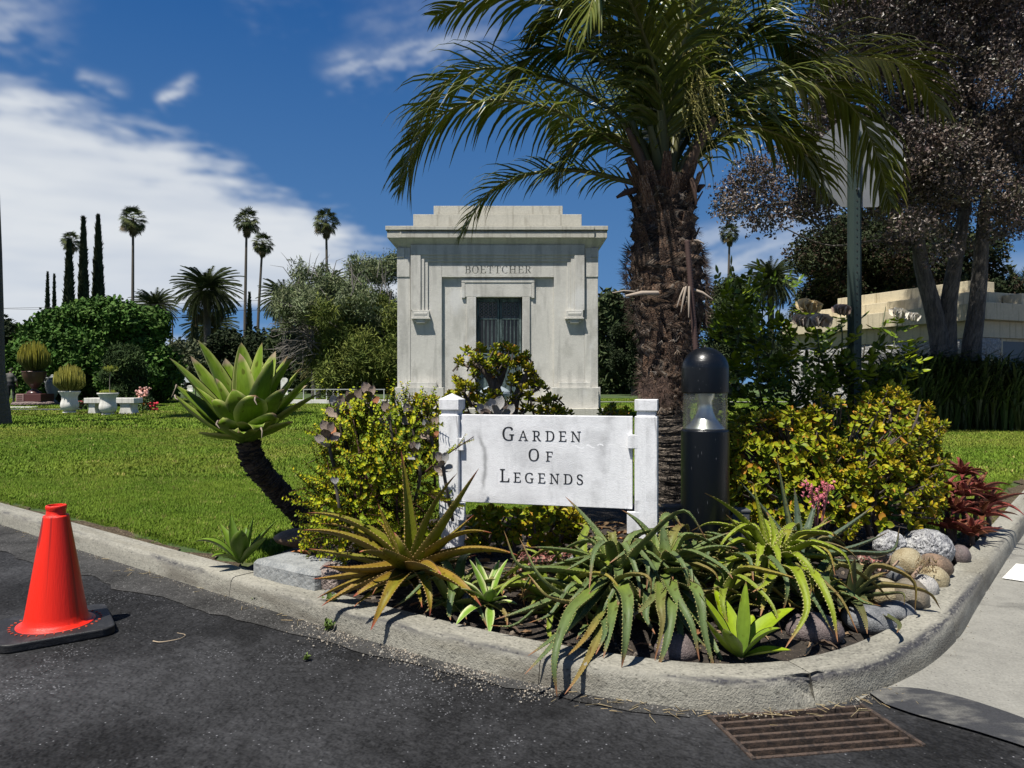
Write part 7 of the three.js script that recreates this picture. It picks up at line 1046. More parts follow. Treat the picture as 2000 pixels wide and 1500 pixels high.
{ // jade below the sign panel
  R = rng(921); const D = 3.62, O = P(1050, 1090, D), L = (px, py, dz = 0) => rel(P(px, py, D + dz), O), tips = []; for (let i = 0; i < 88; i++) { const x = rr(920, 1140), y = rr(990, 1058) + Math.abs(x - 1010) * 0.05; tips.push([L(x, y, rr(-0.12, 0.2)), new THREE.Vector3(rr(-0.5, 0.5), rr(0.3, 1), rr(0.1, 0.8)).normalize(), rr(0.7, 0.95), [0, 1, 2, 3, 0][i % 5]]); }
  for (const [x, y] of [[1140, 1040], [1175, 1050], [1120, 1000], [1095, 990]]) tips.push([L(x, y, -0.05), new THREE.Vector3(0.3, 0.7, 0.5).normalize(), 0.75, 3]);
  jade('jade_plant', 'low jade plant growing under the marble panel between the posts', O, tips, { seed: 922, parts: 20, wood: [[[L(1000, 1095), L(1005, 1060), L(990, 1020)], 0.014, 0.007], [[L(1060, 1095), L(1070, 1060), L(1080, 1020)], 0.014, 0.007]] });
}
{ // bonsai-like jade behind the sign
  R = rng(931); const D = 4.75, O = P(990, 870, D), L = (px, py, dz = 0) => rel(P(px, py, D + dz), O), tips = [];
  for (const [x, y, n] of [[915, 688, 2], [930, 702, 4], [945, 682, 3], [952, 712, 3], [965, 695, 4], [978, 678, 2], [985, 700, 4], [1000, 682, 3], [1002, 706, 4], [1020, 690, 3], [1028, 708, 3], [940, 722, 3], [918, 722, 2], [900, 700, 1], [1010, 728, 3], [1035, 728, 3], [1050, 742, 4], [1060, 748, 2], [1030, 748, 3], [1000, 742, 2], [970, 722, 2], [895, 742, 2], [912, 748, 3], [930, 755, 3], [950, 768, 4], [968, 760, 3], [900, 765, 2], [880, 768, 3], [925, 778, 3], [1040, 765, 2], [1062, 775, 4], [1078, 778, 2], [1010, 772, 3], [1085, 800, 4], [1060, 802, 4], [1030, 800, 4], [900, 792, 4], [872, 782, 3], [940, 795, 4], [980, 785, 3], [1105, 805, 3], [1180, 806, 3], [1200, 798, 3], [1216, 806, 3]]) for (let i = 0; i < n + 1; i++) tips.push([L(x + rr(-10, 10), y + rr(-8, 8), rr(-0.18, 0.18)), new THREE.Vector3(rr(-0.6, 0.6), rr(0.4, 1), rr(-0.2, 0.7)).normalize(), rr(0.62, 0.95), R() < 0.5 ? 2 : R() < 0.5 ? 0 : 1]);
  const wd = (l, a, b) => [l.map(([x, y, z = 0]) => L(x, y, z)), a, b], wood = [wd([[992, 870], [975, 790], [962, 745], [940, 718], [915, 705]], 0.055, 0.012), wd([[968, 760], [985, 720], [990, 690]], 0.03, 0.01), wd([[1000, 870], [1002, 800], [1015, 760], [1030, 730], [1040, 705]], 0.04, 0.01), wd([[1010, 775], [1050, 760], [1060, 748]], 0.015, 0.006), wd([[1030, 778], [1048, 782], [1062, 776], [1076, 770]], 0.012, 0.006), wd([[915, 718], [905, 710], [897, 698]], 0.008, 0.005), wd([[950, 800], [920, 788], [905, 765], [893, 748]], 0.016, 0.006), wd([[930, 720], [925, 705], [918, 690]], 0.01, 0.006), wd([[985, 860], [940, 820], [890, 800]], 0.02, 0.008)];
  jade('tree_jade', 'tree-shaped jade plant standing behind the sign before the doors', O, tips, { seed: 932, parts: 28, wood });
  R = rng(941); const t2 = []; for (let i = 0; i < 17; i++) t2.push([rel(P(rr(806, 858), rr(772, 830), 4.0 + rr(-0.1, 0.1)), P(835, 850, 4.0)), new THREE.Vector3(rr(-0.5, 0.5), 1, rr(0, 0.6)).normalize(), rr(0.6, 0.85), [3, 1, 3, 0][i % 4]]);
  jade('orange_jade', 'orange-rimmed jade shoots left of the sign post cap', P(835, 850, 4.0), t2, { seed: 942, parts: 16, kinds: 5 });
}
{ // elephant bush
  R = rng(951); const D = 3.55, O = P(735, 1090, D), L = (px, py, dz = 0) => rel(P(px, py, D + dz), O), t = thing('elephant_bush', 'tall bush of tiny round yellow-green leaves on dark red stems left of the sign', 'shrub', O);
  const disc = (c, rim) => { const g = new THREE.CircleGeometry(0.0088, 9).translate(0, 0.0088, 0), p = g.attributes.position; for (let i = 0; i < p.count; i++) { const x = p.getX(i), y = p.getY(i) - 0.0088; p.setZ(i, -0.0028 + 26 * (x * x + y * y) * 1.2); } g.computeVertexNormals(); return tint(g, c); };
  const twigs = [0, 1, 2, 3, 4].map((k) => { const rd = rng(960 + k), l = [], L2 = 0.16; l.push(tint(tube([new THREE.Vector3(0, -0.05, 0), new THREE.Vector3(0.008, 0.06, 0), new THREE.Vector3(0, L2, 0.01)], [0.0032, 0.0025, 0.0012], 4), [0.07, 0.03, 0.022])); for (let i = 0; i < 11; i++) for (const s of [0, Math.PI]) { const a = s + i * 1.57 + rd() * 0.5, op = 1.0 + 0.4 * rd(), c = [[0.23, 0.285, 0.008], [0.33, 0.345, 0.010], [0.14, 0.20, 0.010], [0.37, 0.31, 0.010], [0.18, 0.235, 0.010]][(k + (rd() < 0.3 ? 1 : 0)) % 5]; l.push(disc(shadeOf(c, 0.8 + 0.4 * rd())).applyMatrix4(M4(new THREE.Vector3(0, 0.008 + i * 0.0145, 0), lookQuat(new THREE.Vector3(Math.cos(a) * Math.sin(op), Math.cos(op), Math.sin(a) * Math.sin(op))), 0.75 + 0.55 * rd() * (1 - i / 16)))); } return merge(l); });
  const mat = phys({ vertexColors: true, roughness: 0.55, specularIntensity: 0.3 }), list = [];
  const blobs = [[735, 890, 0.0, 0.26, 0.25], [690, 960, -0.05, 0.22, 0.24], [775, 950, -0.02, 0.22, 0.26], [720, 1030, -0.1, 0.24, 0.2], [800, 1040, 0.0, 0.17, 0.2], [650, 1010, 0.0, 0.12, 0.18], [800, 860, 0.05, 0.16, 0.2], [700, 850, 0.05, 0.15, 0.14]];
  for (const [x, y, z, r, ry] of blobs) { const c = L(x, y, z); for (let i = 0; i < 120; i++) { const a = rr(0, 6.283), e = Math.asin(rr(-0.7, 1)), d = new THREE.Vector3(Math.cos(a) * Math.cos(e), Math.sin(e), Math.sin(a) * Math.cos(e)), q = rr(0.5, 0.95); if (d.z < -0.6) continue; list.push([new THREE.Vector3(c.x + d.x * r * q, c.y + d.y * ry * q, c.z + d.z * r * q), d.clone().add(new THREE.Vector3(rr(-1, 1), rr(-0.5, 1), rr(-0.6, 0.9))).normalize(), rr(0.6, 1.0)]); } }
  for (const [x, y, z] of [[650, 790, 0.1], [760, 780, 0], [770, 800, 0], [795, 785, 0.05], [700, 800, 0.05], [615, 960, 0], [610, 1000, -0.05], [630, 900, 0.05], [640, 870, 0.1], [605, 1050, 0], [620, 1080, 0], [860, 840, 0.05]]) for (let i = 0; i < 2; i++) list.push([L(x + rr(-8, 8), y + rr(-4, 10), z), new THREE.Vector3(rr(-0.4, 0.4) + (x < 650 ? -0.5 : 0), 1, rr(0, 0.4)).normalize(), rr(0.7, 0.95)]);
  // long shoots that reach across the post
  const shoot = (pts) => { const c = new THREE.CatmullRomCurve3(pts.map(([x, y, z]) => L(x, y, z))); part(t, 'shoot', tube(c.getPoints(10), (u) => lerp(0.0055, 0.002, u), 5), std({ color: col(0.065, 0.03, 0.022) })); for (let i = 0; i < 8; i++) { const u = 0.25 + 0.75 * i / 8, d = c.getTangent(u); list.push([c.getPoint(u).addScaledVector(d, -0.03), d.clone().add(new THREE.Vector3(rr(-0.3, 0.3), rr(-0.1, 0.4), rr(-0.2, 0.4))).normalize(), rr(0.5, 0.7) * (1.1 - 0.4 * u)]); } };
  shoot([[820, 930, -0.1], [870, 890, -0.2], [925, 853, -0.26]]); shoot([[820, 960, -0.1], [860, 975, -0.2], [905, 995, -0.26]]); shoot([[790, 900, 0], [795, 830, 0], [800, 770, 0]]); shoot([[705, 1000, -0.2], [703, 900, -0.22], [690, 820, -0.1]]); shoot([[775, 1040, -0.15], [775, 920, -0.18], [772, 800, -0.05]]);
  const eye = new THREE.Vector3(0, EYE, 0).sub(O); list.sort((a, b) => a[0].distanceTo(eye) - b[0].distanceTo(eye));
  const m = [[], [], [], [], []]; list.forEach(([p, d, s], i) => { const k = Math.floor(hash(i, 7) * 5), mm = M4(p, lookQuat(d, new THREE.Vector3(rr(-1, 1), 0.2, rr(-1, 1))), s); if (i < 290) part(t, 'twig', twigs[k], mat).applyMatrix4(mm); else m[k].push(mm); }); m.forEach((q, k) => instanced(t, 'inner_foliage', twigs[k], mat, q));
  for (let i = 0; i < 12; i++) { const b = L(rr(690, 790), 1095, rr(-0.05, 0.15)), e = L(rr(640, 830), rr(830, 960), rr(-0.12, 0.15)); part(t, 'stem', tube(curve([b, b.clone().lerp(e, 0.5).add(new THREE.Vector3(rr(-0.06, 0.06), 0, 0.05)), e], 8), (u) => lerp(0.014, 0.005, u), 6, undefined, 0.2), std({ color: col(0.06, 0.028, 0.022), roughness: 0.8 })); }
}
{ // felt-leaved kalanchoe: large velvety leaves
  const felt = [[0.31, 0.265, 0.22], [0.36, 0.28, 0.22], [0.36, 0.35, 0.33], [0.20, 0.155, 0.125], [0.36, 0.15, 0.07]].map((c) => fleshyLeaf(0.078, 0.056, c, shadeOf(c, 1.2), 0.28, 7, 0.12)), fm = std({ vertexColors: true, roughness: 1, bumpMap: scaled(grain, 12), bumpScale: 0.002 });
  const plant = (label, O, D, spots, seed, ks = [0, 1, 2, 3]) => { R = rng(seed); const t = thing('felt_bush', label, 'kalanchoe', O); for (const [x, y, z, n, s] of spots) { const c = rel(P(x, y, D + z), O); part(t, 'stem', tube(curve([c.clone().add(new THREE.Vector3(rr(-0.03, 0.1), -0.28, rr(-0.1, 0))), c.clone().add(new THREE.Vector3(0.02, -0.12, 0)), c], 6), () => 0.008, 6), std({ color: col(0.09, 0.075, 0.06), roughness: 0.9 })); for (let i = 0; i < n; i++) { const a = (i % 2) * Math.PI + Math.floor(i / 2) * 1.5 + rr(-0.3, 0.3), op = 0.35 + 0.3 * Math.floor(i / 2) + rr(0, 0.25), m = part(t, 'leaf', felt[R() < 0.12 ? (ks[0] ? 3 : 4) : ks[Math.floor(R() * 4)]], fm); m.applyMatrix4(M4(c.clone().add(new THREE.Vector3(0, -0.02 * Math.floor(i / 2), 0)), lookQuat(new THREE.Vector3(Math.cos(a) * Math.sin(op), Math.cos(op), Math.sin(a) * Math.sin(op)), new THREE.Vector3(0, 0.6, 1)), s * rr(0.8, 1.15))); } } };
  plant('grey-brown velvety kalanchoe leaves at the top left of the elephant bush', P(680, 860, 3.62), 3.62, [[690, 785, -0.08, 8, 1], [722, 775, -0.06, 7, 0.95], [660, 798, -0.1, 7, 0.9], [640, 848, -0.2, 8, 1.0], [760, 810, -0.12, 5, 0.85]], 971);
  plant('pinkish velvety kalanchoe leaves tangled in the elephant bush by the post', P(850, 930, 3.5), 3.5, [[864, 905, -0.2, 7, 0.8], [840, 840, 0.0, 7, 0.85], [812, 880, -0.1, 5, 0.7], [802, 812, 0.02, 6, 0.8], [655, 945, -0.26, 3, 0.5]], 972);
  plant('dark velvety kalanchoe with big leaves just above the marble panel', P(965, 850, 3.75), 3.75, [[968, 806, 0, 6, 1.2], [948, 812, 0.03, 4, 1.05], [990, 812, 0.03, 4, 1.0]], 973, [2, 3, 3, 2]);
}
{ // rose bush
  R = rng(981); const D = 5.15, O = P(1570, 900, D), L = (px, py, dz = 0) => rel(P(px, py, D + dz), O), t = thing('rose_bush', 'tall glossy green rose bush with cream blooms around the sign post', 'rose bush', O);
  const leaf = (c) => { const pos = [], cl = [], n = 5; const g = blade([new THREE.Vector3(0, 0, 0), new THREE.Vector3(0, 0.028, -0.004), new THREE.Vector3(0, 0.056, 0.008)], { w: 0.034, rad: FACE, seg: 5, th: 0.01, ch: 0.35, prof: (u) => 0.5 * Math.pow(Math.sin(Math.PI * clamp(0.04 + 0.95 * u)), 0.7), color: (u, s) => mix3(c, shadeOf(c, 1.35), s < 0.1 ? 1 : 0) }); return g; };
  const sprays = [[0.075, 0.125, 0.008], [0.11, 0.17, 0.010], [0.055, 0.09, 0.008], [0.23, 0.29, 0.012]].map((c, k) => { const rd = rng(990 + k), l = [tint(tube([new THREE.Vector3(0, -0.03, 0), new THREE.Vector3(0, 0.07, 0)], [0.0014, 0.001], 3), shadeOf(c, 0.9))]; for (const [y, a, s] of [[0.065, 0, 1.1], [0.035, 1.1, 1], [0.035, -1.1, 1], [0.005, 1.25, 0.85], [0.005, -1.25, 0.85]]) l.push(leaf(shadeOf(c, 0.8 + 0.4 * rd())).applyMatrix4(M4(new THREE.Vector3(0, y, 0), new THREE.Quaternion().setFromEuler(new THREE.Euler(-0.3 + 0.5 * rd(), 0, a)), s))); return merge(l); });
  const rm = phys({ vertexColors: true, roughness: 0.4, transmission: 0.2, thickness: 0, specularIntensity: 0.5 }), list = [];
  const blobs = [[1470, 700, 0, 0.36, 0.46, 120], [1560, 690, 0.1, 0.40, 0.42, 130], [1430, 790, 0, 0.3, 0.36, 90], [1625, 770, 0, 0.30, 0.26, 90], [1530, 810, -0.2, 0.4, 0.36, 130], [1650, 790, -0.1, 0.36, 0.28, 90], [1715, 800, -0.1, 0.24, 0.16, 40], [1420, 640, 0.3, 0.24, 0.4, 70], [1690, 740, -0.1, 0.12, 0.2, 16], [1520, 600, 0.1, 0.2, 0.3, 30]];
  for (const [x, y, z, r, ry, n] of blobs) { const c = L(x, y, z); for (let i = 0; i < n; i++) { const a = rr(0, 6.283), e = Math.asin(rr(-0.9, 1)), d = new THREE.Vector3(Math.cos(a) * Math.cos(e), Math.sin(e), Math.sin(a) * Math.cos(e)), q = Math.pow(R(), 0.4); if (d.z < -0.5) continue; list.push([new THREE.Vector3(c.x + d.x * r * q, c.y + d.y * ry * q, c.z + d.z * r * q), d.clone().add(new THREE.Vector3(rr(-0.5, 0.5), rr(-0.3, 0.7), rr(0, 0.6))).normalize(), rr(0.75, 1.35), R() < 0.14 ? 3 : Math.floor(R() * 3)]); } }
  for (const pts of [[[1500, 720], [1520, 620], [1535, 545]], [[1480, 700], [1490, 600], [1485, 560]], [[1600, 720], [1595, 650], [1580, 612]], [[1640, 740], [1645, 660], [1642, 615]], [[1690, 760], [1740, 690], [1755, 620]], [[1690, 740], [1720, 650], [1730, 600]], [[1700, 760], [1760, 700], [1780, 660]], [[1620, 740], [1600, 680], [1596, 645]], [[1440, 700], [1445, 600], [1450, 570]], [[1740, 800], [1770, 740], [1785, 690]]]) { const c = new THREE.CatmullRomCurve3(pts.map(([x, y]) => L(x, y, rr(-0.2, 0.1)))); part(t, 'cane', tube(c.getPoints(10), (u) => lerp(0.0075, 0.003, u), 6), std({ color: col(0.06, 0.075, 0.025), roughness: 0.6 })); for (let i = 0; i < 9; i++) { const u = i / 9, d = new THREE.Vector3(rr(-1, 1), rr(0, 0.5), rr(-0.2, 1)).normalize(); list.push([c.getPoint(0.2 + 0.8 * u), d, rr(0.8, 1.3), R() < 0.45 ? 3 : 1]); } }
  const heads = [[1578, 606], [1602, 634], [1568, 634], [1643, 612], [1754, 618], [1780, 624]].map(([x, y]) => L(x, y, -0.2)), clear = list.filter(([p]) => !heads.some((h) => Math.hypot(p.x - h.x, p.y - h.y) < 0.17 && p.z > h.z - 0.1 || (p.y > h.y && Math.hypot(p.x - h.x, p.z - h.z) < 0.3)));
  const eye = new THREE.Vector3(0, EYE, 0).sub(O); clear.sort((a, b) => a[0].distanceTo(eye) - b[0].distanceTo(eye)); const m = [[], [], [], []]; clear.forEach(([p, d, s, k], i) => { const mm = M4(p, lookQuat(d, new THREE.Vector3(rr(-0.4, 0.4), 1, rr(0, 0.7))), s); if (i < 200) part(t, 'leaf_spray', sprays[k], rm).applyMatrix4(mm); else m[k].push(mm); }); m.forEach((q, k) => instanced(t, 'inner_foliage', sprays[k], rm, q));
  for (let i = 0; i < 14; i++) { const b = L(rr(1460, 1680), 900, rr(-0.1, 0.3)), e = L(rr(1420, 1720), rr(640, 760), rr(-0.1, 0.2)); part(t, 'cane', tube(curve([b, b.clone().lerp(e, 0.5).add(new THREE.Vector3(rr(-0.1, 0.1), 0, 0)), e], 8), (u) => lerp(0.013, 0.005, u), 6), std({ color: col(0.055, 0.05, 0.03), roughness: 0.8 })); }
  const bloom = (x, y, z, s, c, c2) => { const g = [], O2 = L(x, y, z); for (let i = 0; i < 44; i++) { const f = i / 44, a = i * 2.4, op = 0.15 + 1.05 * f, pt = fleshyLeaf(0.045 * (0.6 + 0.6 * f), 0.05 * (0.6 + 0.5 * f), mix3(c, c2, R() * 0.7), c, 0.5, 4, 0.02); g.push(pt.applyMatrix4(M4(new THREE.Vector3(rr(-0.006, 0.006), 0, rr(-0.006, 0.006)), lookQuat(new THREE.Vector3(Math.cos(a) * Math.sin(op), Math.cos(op), Math.sin(a) * Math.sin(op)).add(new THREE.Vector3(0, 0, 0.45)), new THREE.Vector3(0, 0.3, 1)), rr(0.8, 1.1)))); } const mm = part(t, 'rose_bloom', merge(g), std({ vertexColors: true, roughness: 0.8 })); mm.position.copy(O2); mm.scale.setScalar(s); };
  bloom(1578, 606, -0.2, 2.1, [0.74, 0.64, 0.42], [0.42, 0.25, 0.09]); bloom(1602, 634, -0.22, 2.0, [0.62, 0.56, 0.5], [0.45, 0.3, 0.2]); bloom(1568, 634, -0.18, 1.9, [0.66, 0.6, 0.55], [0.5, 0.36, 0.25]); bloom(1643, 612, -0.15, 1.6, [0.45, 0.36, 0.32], [0.28, 0.17, 0.12]); bloom(1754, 618, -0.1, 1.5, [0.7, 0.68, 0.6], [0.6, 0.5, 0.36]); bloom(1780, 624, -0.1, 1.4, [0.7, 0.68, 0.62], [0.6, 0.52, 0.4]); bloom(1376, 622, 0.1, 0.9, [0.45, 0.38, 0.33], [0.3, 0.2, 0.15]);
}

// ================================================================ STONES, SMALL PLANTS, LITTER
function speck(a, b, c, k, s) { return texture(256, 256, (u, v) => { const n = fbm2(u * 8, v * 8, 4, 8, s), f = fbm2(u * 70, v * 70, 3, 70, s + 3); return mix3(mix3(a, b, smooth(0.3, 0.7, n)), c, k * smooth(0.52, 0.66, f)); }); }
const stoneLooks = { granite: std({ map: scaled(speck([0.45, 0.45, 0.44], [0.24, 0.24, 0.25], [0.05, 0.05, 0.055], 0.85, 3), 4), bumpMap: scaled(lumpy, 5), bumpScale: 0.02, roughness: 0.9 }), tan: std({ map: scaled(speck([0.30, 0.25, 0.15], [0.22, 0.17, 0.09], [0.42, 0.38, 0.26], 0.5, 5), 5), bumpMap: scaled(grain, 5), bumpScale: 0.004, roughness: 0.85 }), brown: std({ map: scaled(speck([0.20, 0.13, 0.085], [0.12, 0.085, 0.06], [0.28, 0.2, 0.13], 0.5, 7), 4), bumpMap: scaled(grain, 5), bumpScale: 0.003, roughness: 0.75 }), olive: std({ map: scaled(speck([0.17, 0.14, 0.10], [0.11, 0.10, 0.075], [0.23, 0.2, 0.15], 0.5, 9), 4), bumpMap: scaled(grain, 5), bumpScale: 0.003, roughness: 0.6 }), grey: std({ map: scaled(speck([0.15, 0.155, 0.16], [0.09, 0.095, 0.10], [0.22, 0.22, 0.22], 0.5, 11), 4), bumpMap: scaled(grain, 5), bumpScale: 0.003, roughness: 0.75 }), mauve: std({ map: scaled(speck([0.13, 0.10, 0.095], [0.085, 0.068, 0.065], [0.19, 0.155, 0.145], 0.5, 13), 4), bumpMap: scaled(grain, 5), bumpScale: 0.003, roughness: 0.7 }), pink: std({ map: scaled(speck([0.34, 0.27, 0.23], [0.24, 0.19, 0.17], [0.12, 0.1, 0.09], 0.6, 15), 5), bumpMap: scaled(lumpy, 8), bumpScale: 0.02, roughness: 0.9 }), pale: std({ map: scaled(speck([0.40, 0.38, 0.35], [0.30, 0.29, 0.27], [0.16, 0.16, 0.16], 0.5, 17), 4), bumpMap: scaled(grain, 5), bumpScale: 0.004, roughness: 0.85 }) };
[
  [1812, 1072, 54, 46, 3.72, 'granite', 'large black-and-white speckled boulder below the red aloe', 0.12], [1876, 1086, 20, 24, 3.75, 'mauve', 'small purple-grey stone squeezed between boulder and kerb', 0.1], [1772, 1100, 33, 32, 3.42, 'tan', 'rough yellowish round stone left of the reddish one', 0.08], [1828, 1104, 36, 25, 3.46, 'brown', 'smooth reddish-brown cobble under the speckled boulder', 0.06], [1824, 1132, 30, 29, 3.32, 'tan', 'round ochre cobble touching the kerb', 0.06], [1804, 1149, 29, 31, 3.2, 'pale', 'pale grey-white cobble between two brown ones at the kerb', 0.06], [1778, 1166, 37, 41, 3.02, 'olive', 'big smooth brown-grey cobble standing on the kerb edge', 0.06], [1724, 1158, 40, 33, 3.08, 'tan', 'coarse beige stone behind the blue-grey cobbles', 0.1], [1700, 1212, 60, 33, 2.78, 'grey', 'long flat grey cobble under the trailing aloe', 0.06], [1752, 1196, 42, 26, 2.92, 'grey', 'dark blue-grey cobble behind the big brown-grey one', 0.06], [1592, 1230, 60, 37, 2.66, 'mauve', 'long purple-brown cobble beside the pale agave', 0.06], [1322, 1268, 48, 37, 2.52, 'mauve', 'rounded brown cobble on the kerb between hanging aloe leaves', 0.06], [1098, 1108, 32, 32, 3.12, 'granite', 'white speckled rock behind the pink ruffled plant', 0.14], [926, 1172, 30, 25, 2.96, 'granite', 'dark speckled rock left of the variegated agave', 0.14], [1130, 1150, 34, 26, 3.0, 'granite', 'grey speckled rock under the sprawling aloe', 0.14], [652, 1130, 34, 36, 3.28, 'pink', 'rough pinkish rock against the flat slab', 0.14], [642, 1163, 13, 13, 3.16, 'grey', 'small dark pebble with white vein on the kerb', 0.06], [1738, 1068, 34, 36, 3.6, 'granite', 'dark speckled rock in the shade under the jade plant', 0.16], [1745, 1120, 24, 18, 3.25, 'grey', 'small dark grey stone in the middle of the cobbles', 0.08], [588, 1050, 54, 22, 3.95, 'brown', 'dark brown rock in shade behind the flat slab', 0.12], [870, 1100, 36, 30, 3.3, 'brown', 'brown rock in shade behind the variegated agave', 0.12],
].forEach(([x, y, hw, hh, D, look, label, rough], i) => { const k = D / FOCAL, c = P(x, y, D); const m = new THREE.Mesh(rock(i + 2, hw * k * 0.9, hh * k * 0.9, (hw + hh) / 2 * k * 0.9, rough * 1.6, 4), stoneLooks[look]); m.name = numbered('garden_stone'); m.position.copy(c); m.rotation.set(0, 0, [0, 0, 0, -0.3, 0.3, 0.2, 0.1, 0, -0.12, -0.1, 0, 0, 0, 0, 0, 0, 0, 0, 0, 0, 0][i]); m.castShadow = m.receiveShadow = true; tag(m, label, 'stone', 'stones edging the bed'); scene.add(m); });
{ // flat cast slab by the kerb
  const c = P(588, 1118, 3.42), t = thing('stone_slab', 'flat grey stone slab lying along the kerb beside the small agave', 'stone slab', V(c.x, 0.055, 3.42)); t.rotation.y = -0.62;
  const g = new THREE.BoxGeometry(0.47, 0.125, 0.22, 24, 6, 12), p = g.attributes.position; for (let i = 0; i < p.count; i++) { let x = p.getX(i), y = p.getY(i), z = p.getZ(i); const q = 0.02 * (fbm3(x * 7, y * 7, z * 7, 3) - 0.5); const ex = smooth(0.2, 0.235, Math.abs(x)), ez = smooth(0.09, 0.11, Math.abs(z)); y -= y > 0.05 ? 0.02 * Math.max(ex * ex, ez * ez) : 0; p.setXYZ(i, x * (1 - 0.03 * ez) + q, y + q * 0.7 + 0.012 * x, z * (1 - 0.06 * ex) + q); } g.computeVertexNormals();
  part(t, 'slab', uvBox(g).translate(0, 0.0625, 0), std({ map: scaled(speck([0.25, 0.26, 0.255], [0.17, 0.18, 0.18], [0.33, 0.33, 0.31], 0.6, 21), 3), bumpMap: scaled(lumpy, 6), bumpScale: 0.005, roughness: 0.9 }));
}
{ // ruffled pink succulents
  const frill = (body, rim, len, wid) => { const g = blade([new THREE.Vector3(0, 0, 0), new THREE.Vector3(0, len * 0.5, -len * 0.08), new THREE.Vector3(0, len, len * 0.16)], { w: wid, rad: FACE, seg: 9, th: 0.12, ch: 0.4, wave: 0.5, prof: (t) => 0.5 * (0.35 + 0.65 * smooth(0, 0.7, t)) * Math.pow(clamp(1 - Math.pow(t, 7)), 0.6), color: (t, s) => mix3(body, rim, clamp(smooth(0.55, 0.95, s) * smooth(0.3, 0.7, t) + smooth(0.8, 0.95, t))) }); return g; };
  const kinds = [frill([0.20, 0.22, 0.13], [0.42, 0.13, 0.12], 0.04, 0.034), frill([0.27, 0.25, 0.18], [0.48, 0.2, 0.18], 0.035, 0.03), frill([0.2, 0.19, 0.08], [0.36, 0.17, 0.06], 0.085, 0.07)], fm = phys({ vertexColors: true, roughness: 0.5 });
  const clump = (name, label, O, D, heads, n, seed, kset) => { R = rng(seed); const t = thing(name, label, 'succulent', O); for (const [x, y, z, s] of heads) { const c = rel(P(x, y, D + z), O), nrm = new THREE.Vector3(rr(-0.3, 0.3), 1, rr(0, 0.5)).normalize(), q0 = lookQuat(nrm, new THREE.Vector3(1, 0, 0)); for (let i = 0; i < n; i++) { const a = i * 2.4, op = 0.3 + 1.0 * i / n, m = part(t, 'leaf', kinds[kset[Math.floor(R() * kset.length)]], fm); m.applyMatrix4(M4(c, q0, s).multiply(M4(new THREE.Vector3(), lookQuat(new THREE.Vector3(Math.cos(a) * Math.sin(op), Math.cos(op), Math.sin(a) * Math.sin(op))), rr(0.8, 1.15)))); } } };
  const heads = []; R = rng(1001); for (let i = 0; i < 24; i++) heads.push([rr(1012, 1112), rr(1084, 1122), rr(-0.1, 0.12), rr(0.75, 1.05)]);
  clump('ruffled_echeveria', 'mat of small pink-edged ruffled rosettes under the sign', P(1062, 1130, 3.02), 3.02, heads, 8, 1002, [0, 1]);
  clump('ruffled_echeveria', 'large olive and tan ruffled leaves in front of the pink rosettes', P(1040, 1190, 2.95), 2.95, [[1040, 1175, 0, 1], [1060, 1190, -0.04, 0.8], [1012, 1150, 0.05, 0.8]], 9, 1003, [2]);
  const h2 = []; R = rng(1005); for (let i = 0; i < 12; i++) h2.push([rr(1660, 1722), rr(1090, 1150), rr(-0.08, 0.1), rr(0.7, 1.0)]); clump('ruffled_echeveria', 'coral-edged ruffled rosettes among the cobbles right of the lime aloe', P(1690, 1150, 3.1), 3.1, h2, 7, 1006, [0, 1]);
  // pink flower stalks
  const O = P(1596, 1030, 3.45), t = thing('pink_flower_spike', 'pink succulent flower stalks before the jade plant', 'flowers', O), pm = std({ color: col(0.58, 0.16, 0.2), roughness: 0.6 }), sm = std({ color: col(0.33, 0.12, 0.11), roughness: 0.6 }); R = rng(1008);
  const bud = (() => { const l = []; for (let i = 0; i < 5; i++) { const a = i * 1.257, g = new THREE.ConeGeometry(0.0035, 0.016, 4).translate(0, 0.008, 0).rotateX(0.6).rotateY(a); l.push(g); } return merge(l); })();
  for (const [x, y] of [[1584, 950], [1618, 948], [1600, 970]]) { const e = rel(P(x, y, 3.42), O), b = new THREE.Vector3(rr(-0.01, 0.01), -0.08, 0); part(t, 'stalk', tube(curve([b, b.clone().lerp(e, 0.6), e], 6), () => 0.0065, 6), sm); for (let i = 0; i < 22; i++) { const m = part(t, 'blossom', bud, pm); m.position.copy(e).add(new THREE.Vector3(rr(-0.035, 0.035), rr(-0.055, 0.02), rr(-0.03, 0.03))); m.quaternion.copy(randQuat()); m.scale.setScalar(rr(0.7, 1.3)); } }
}
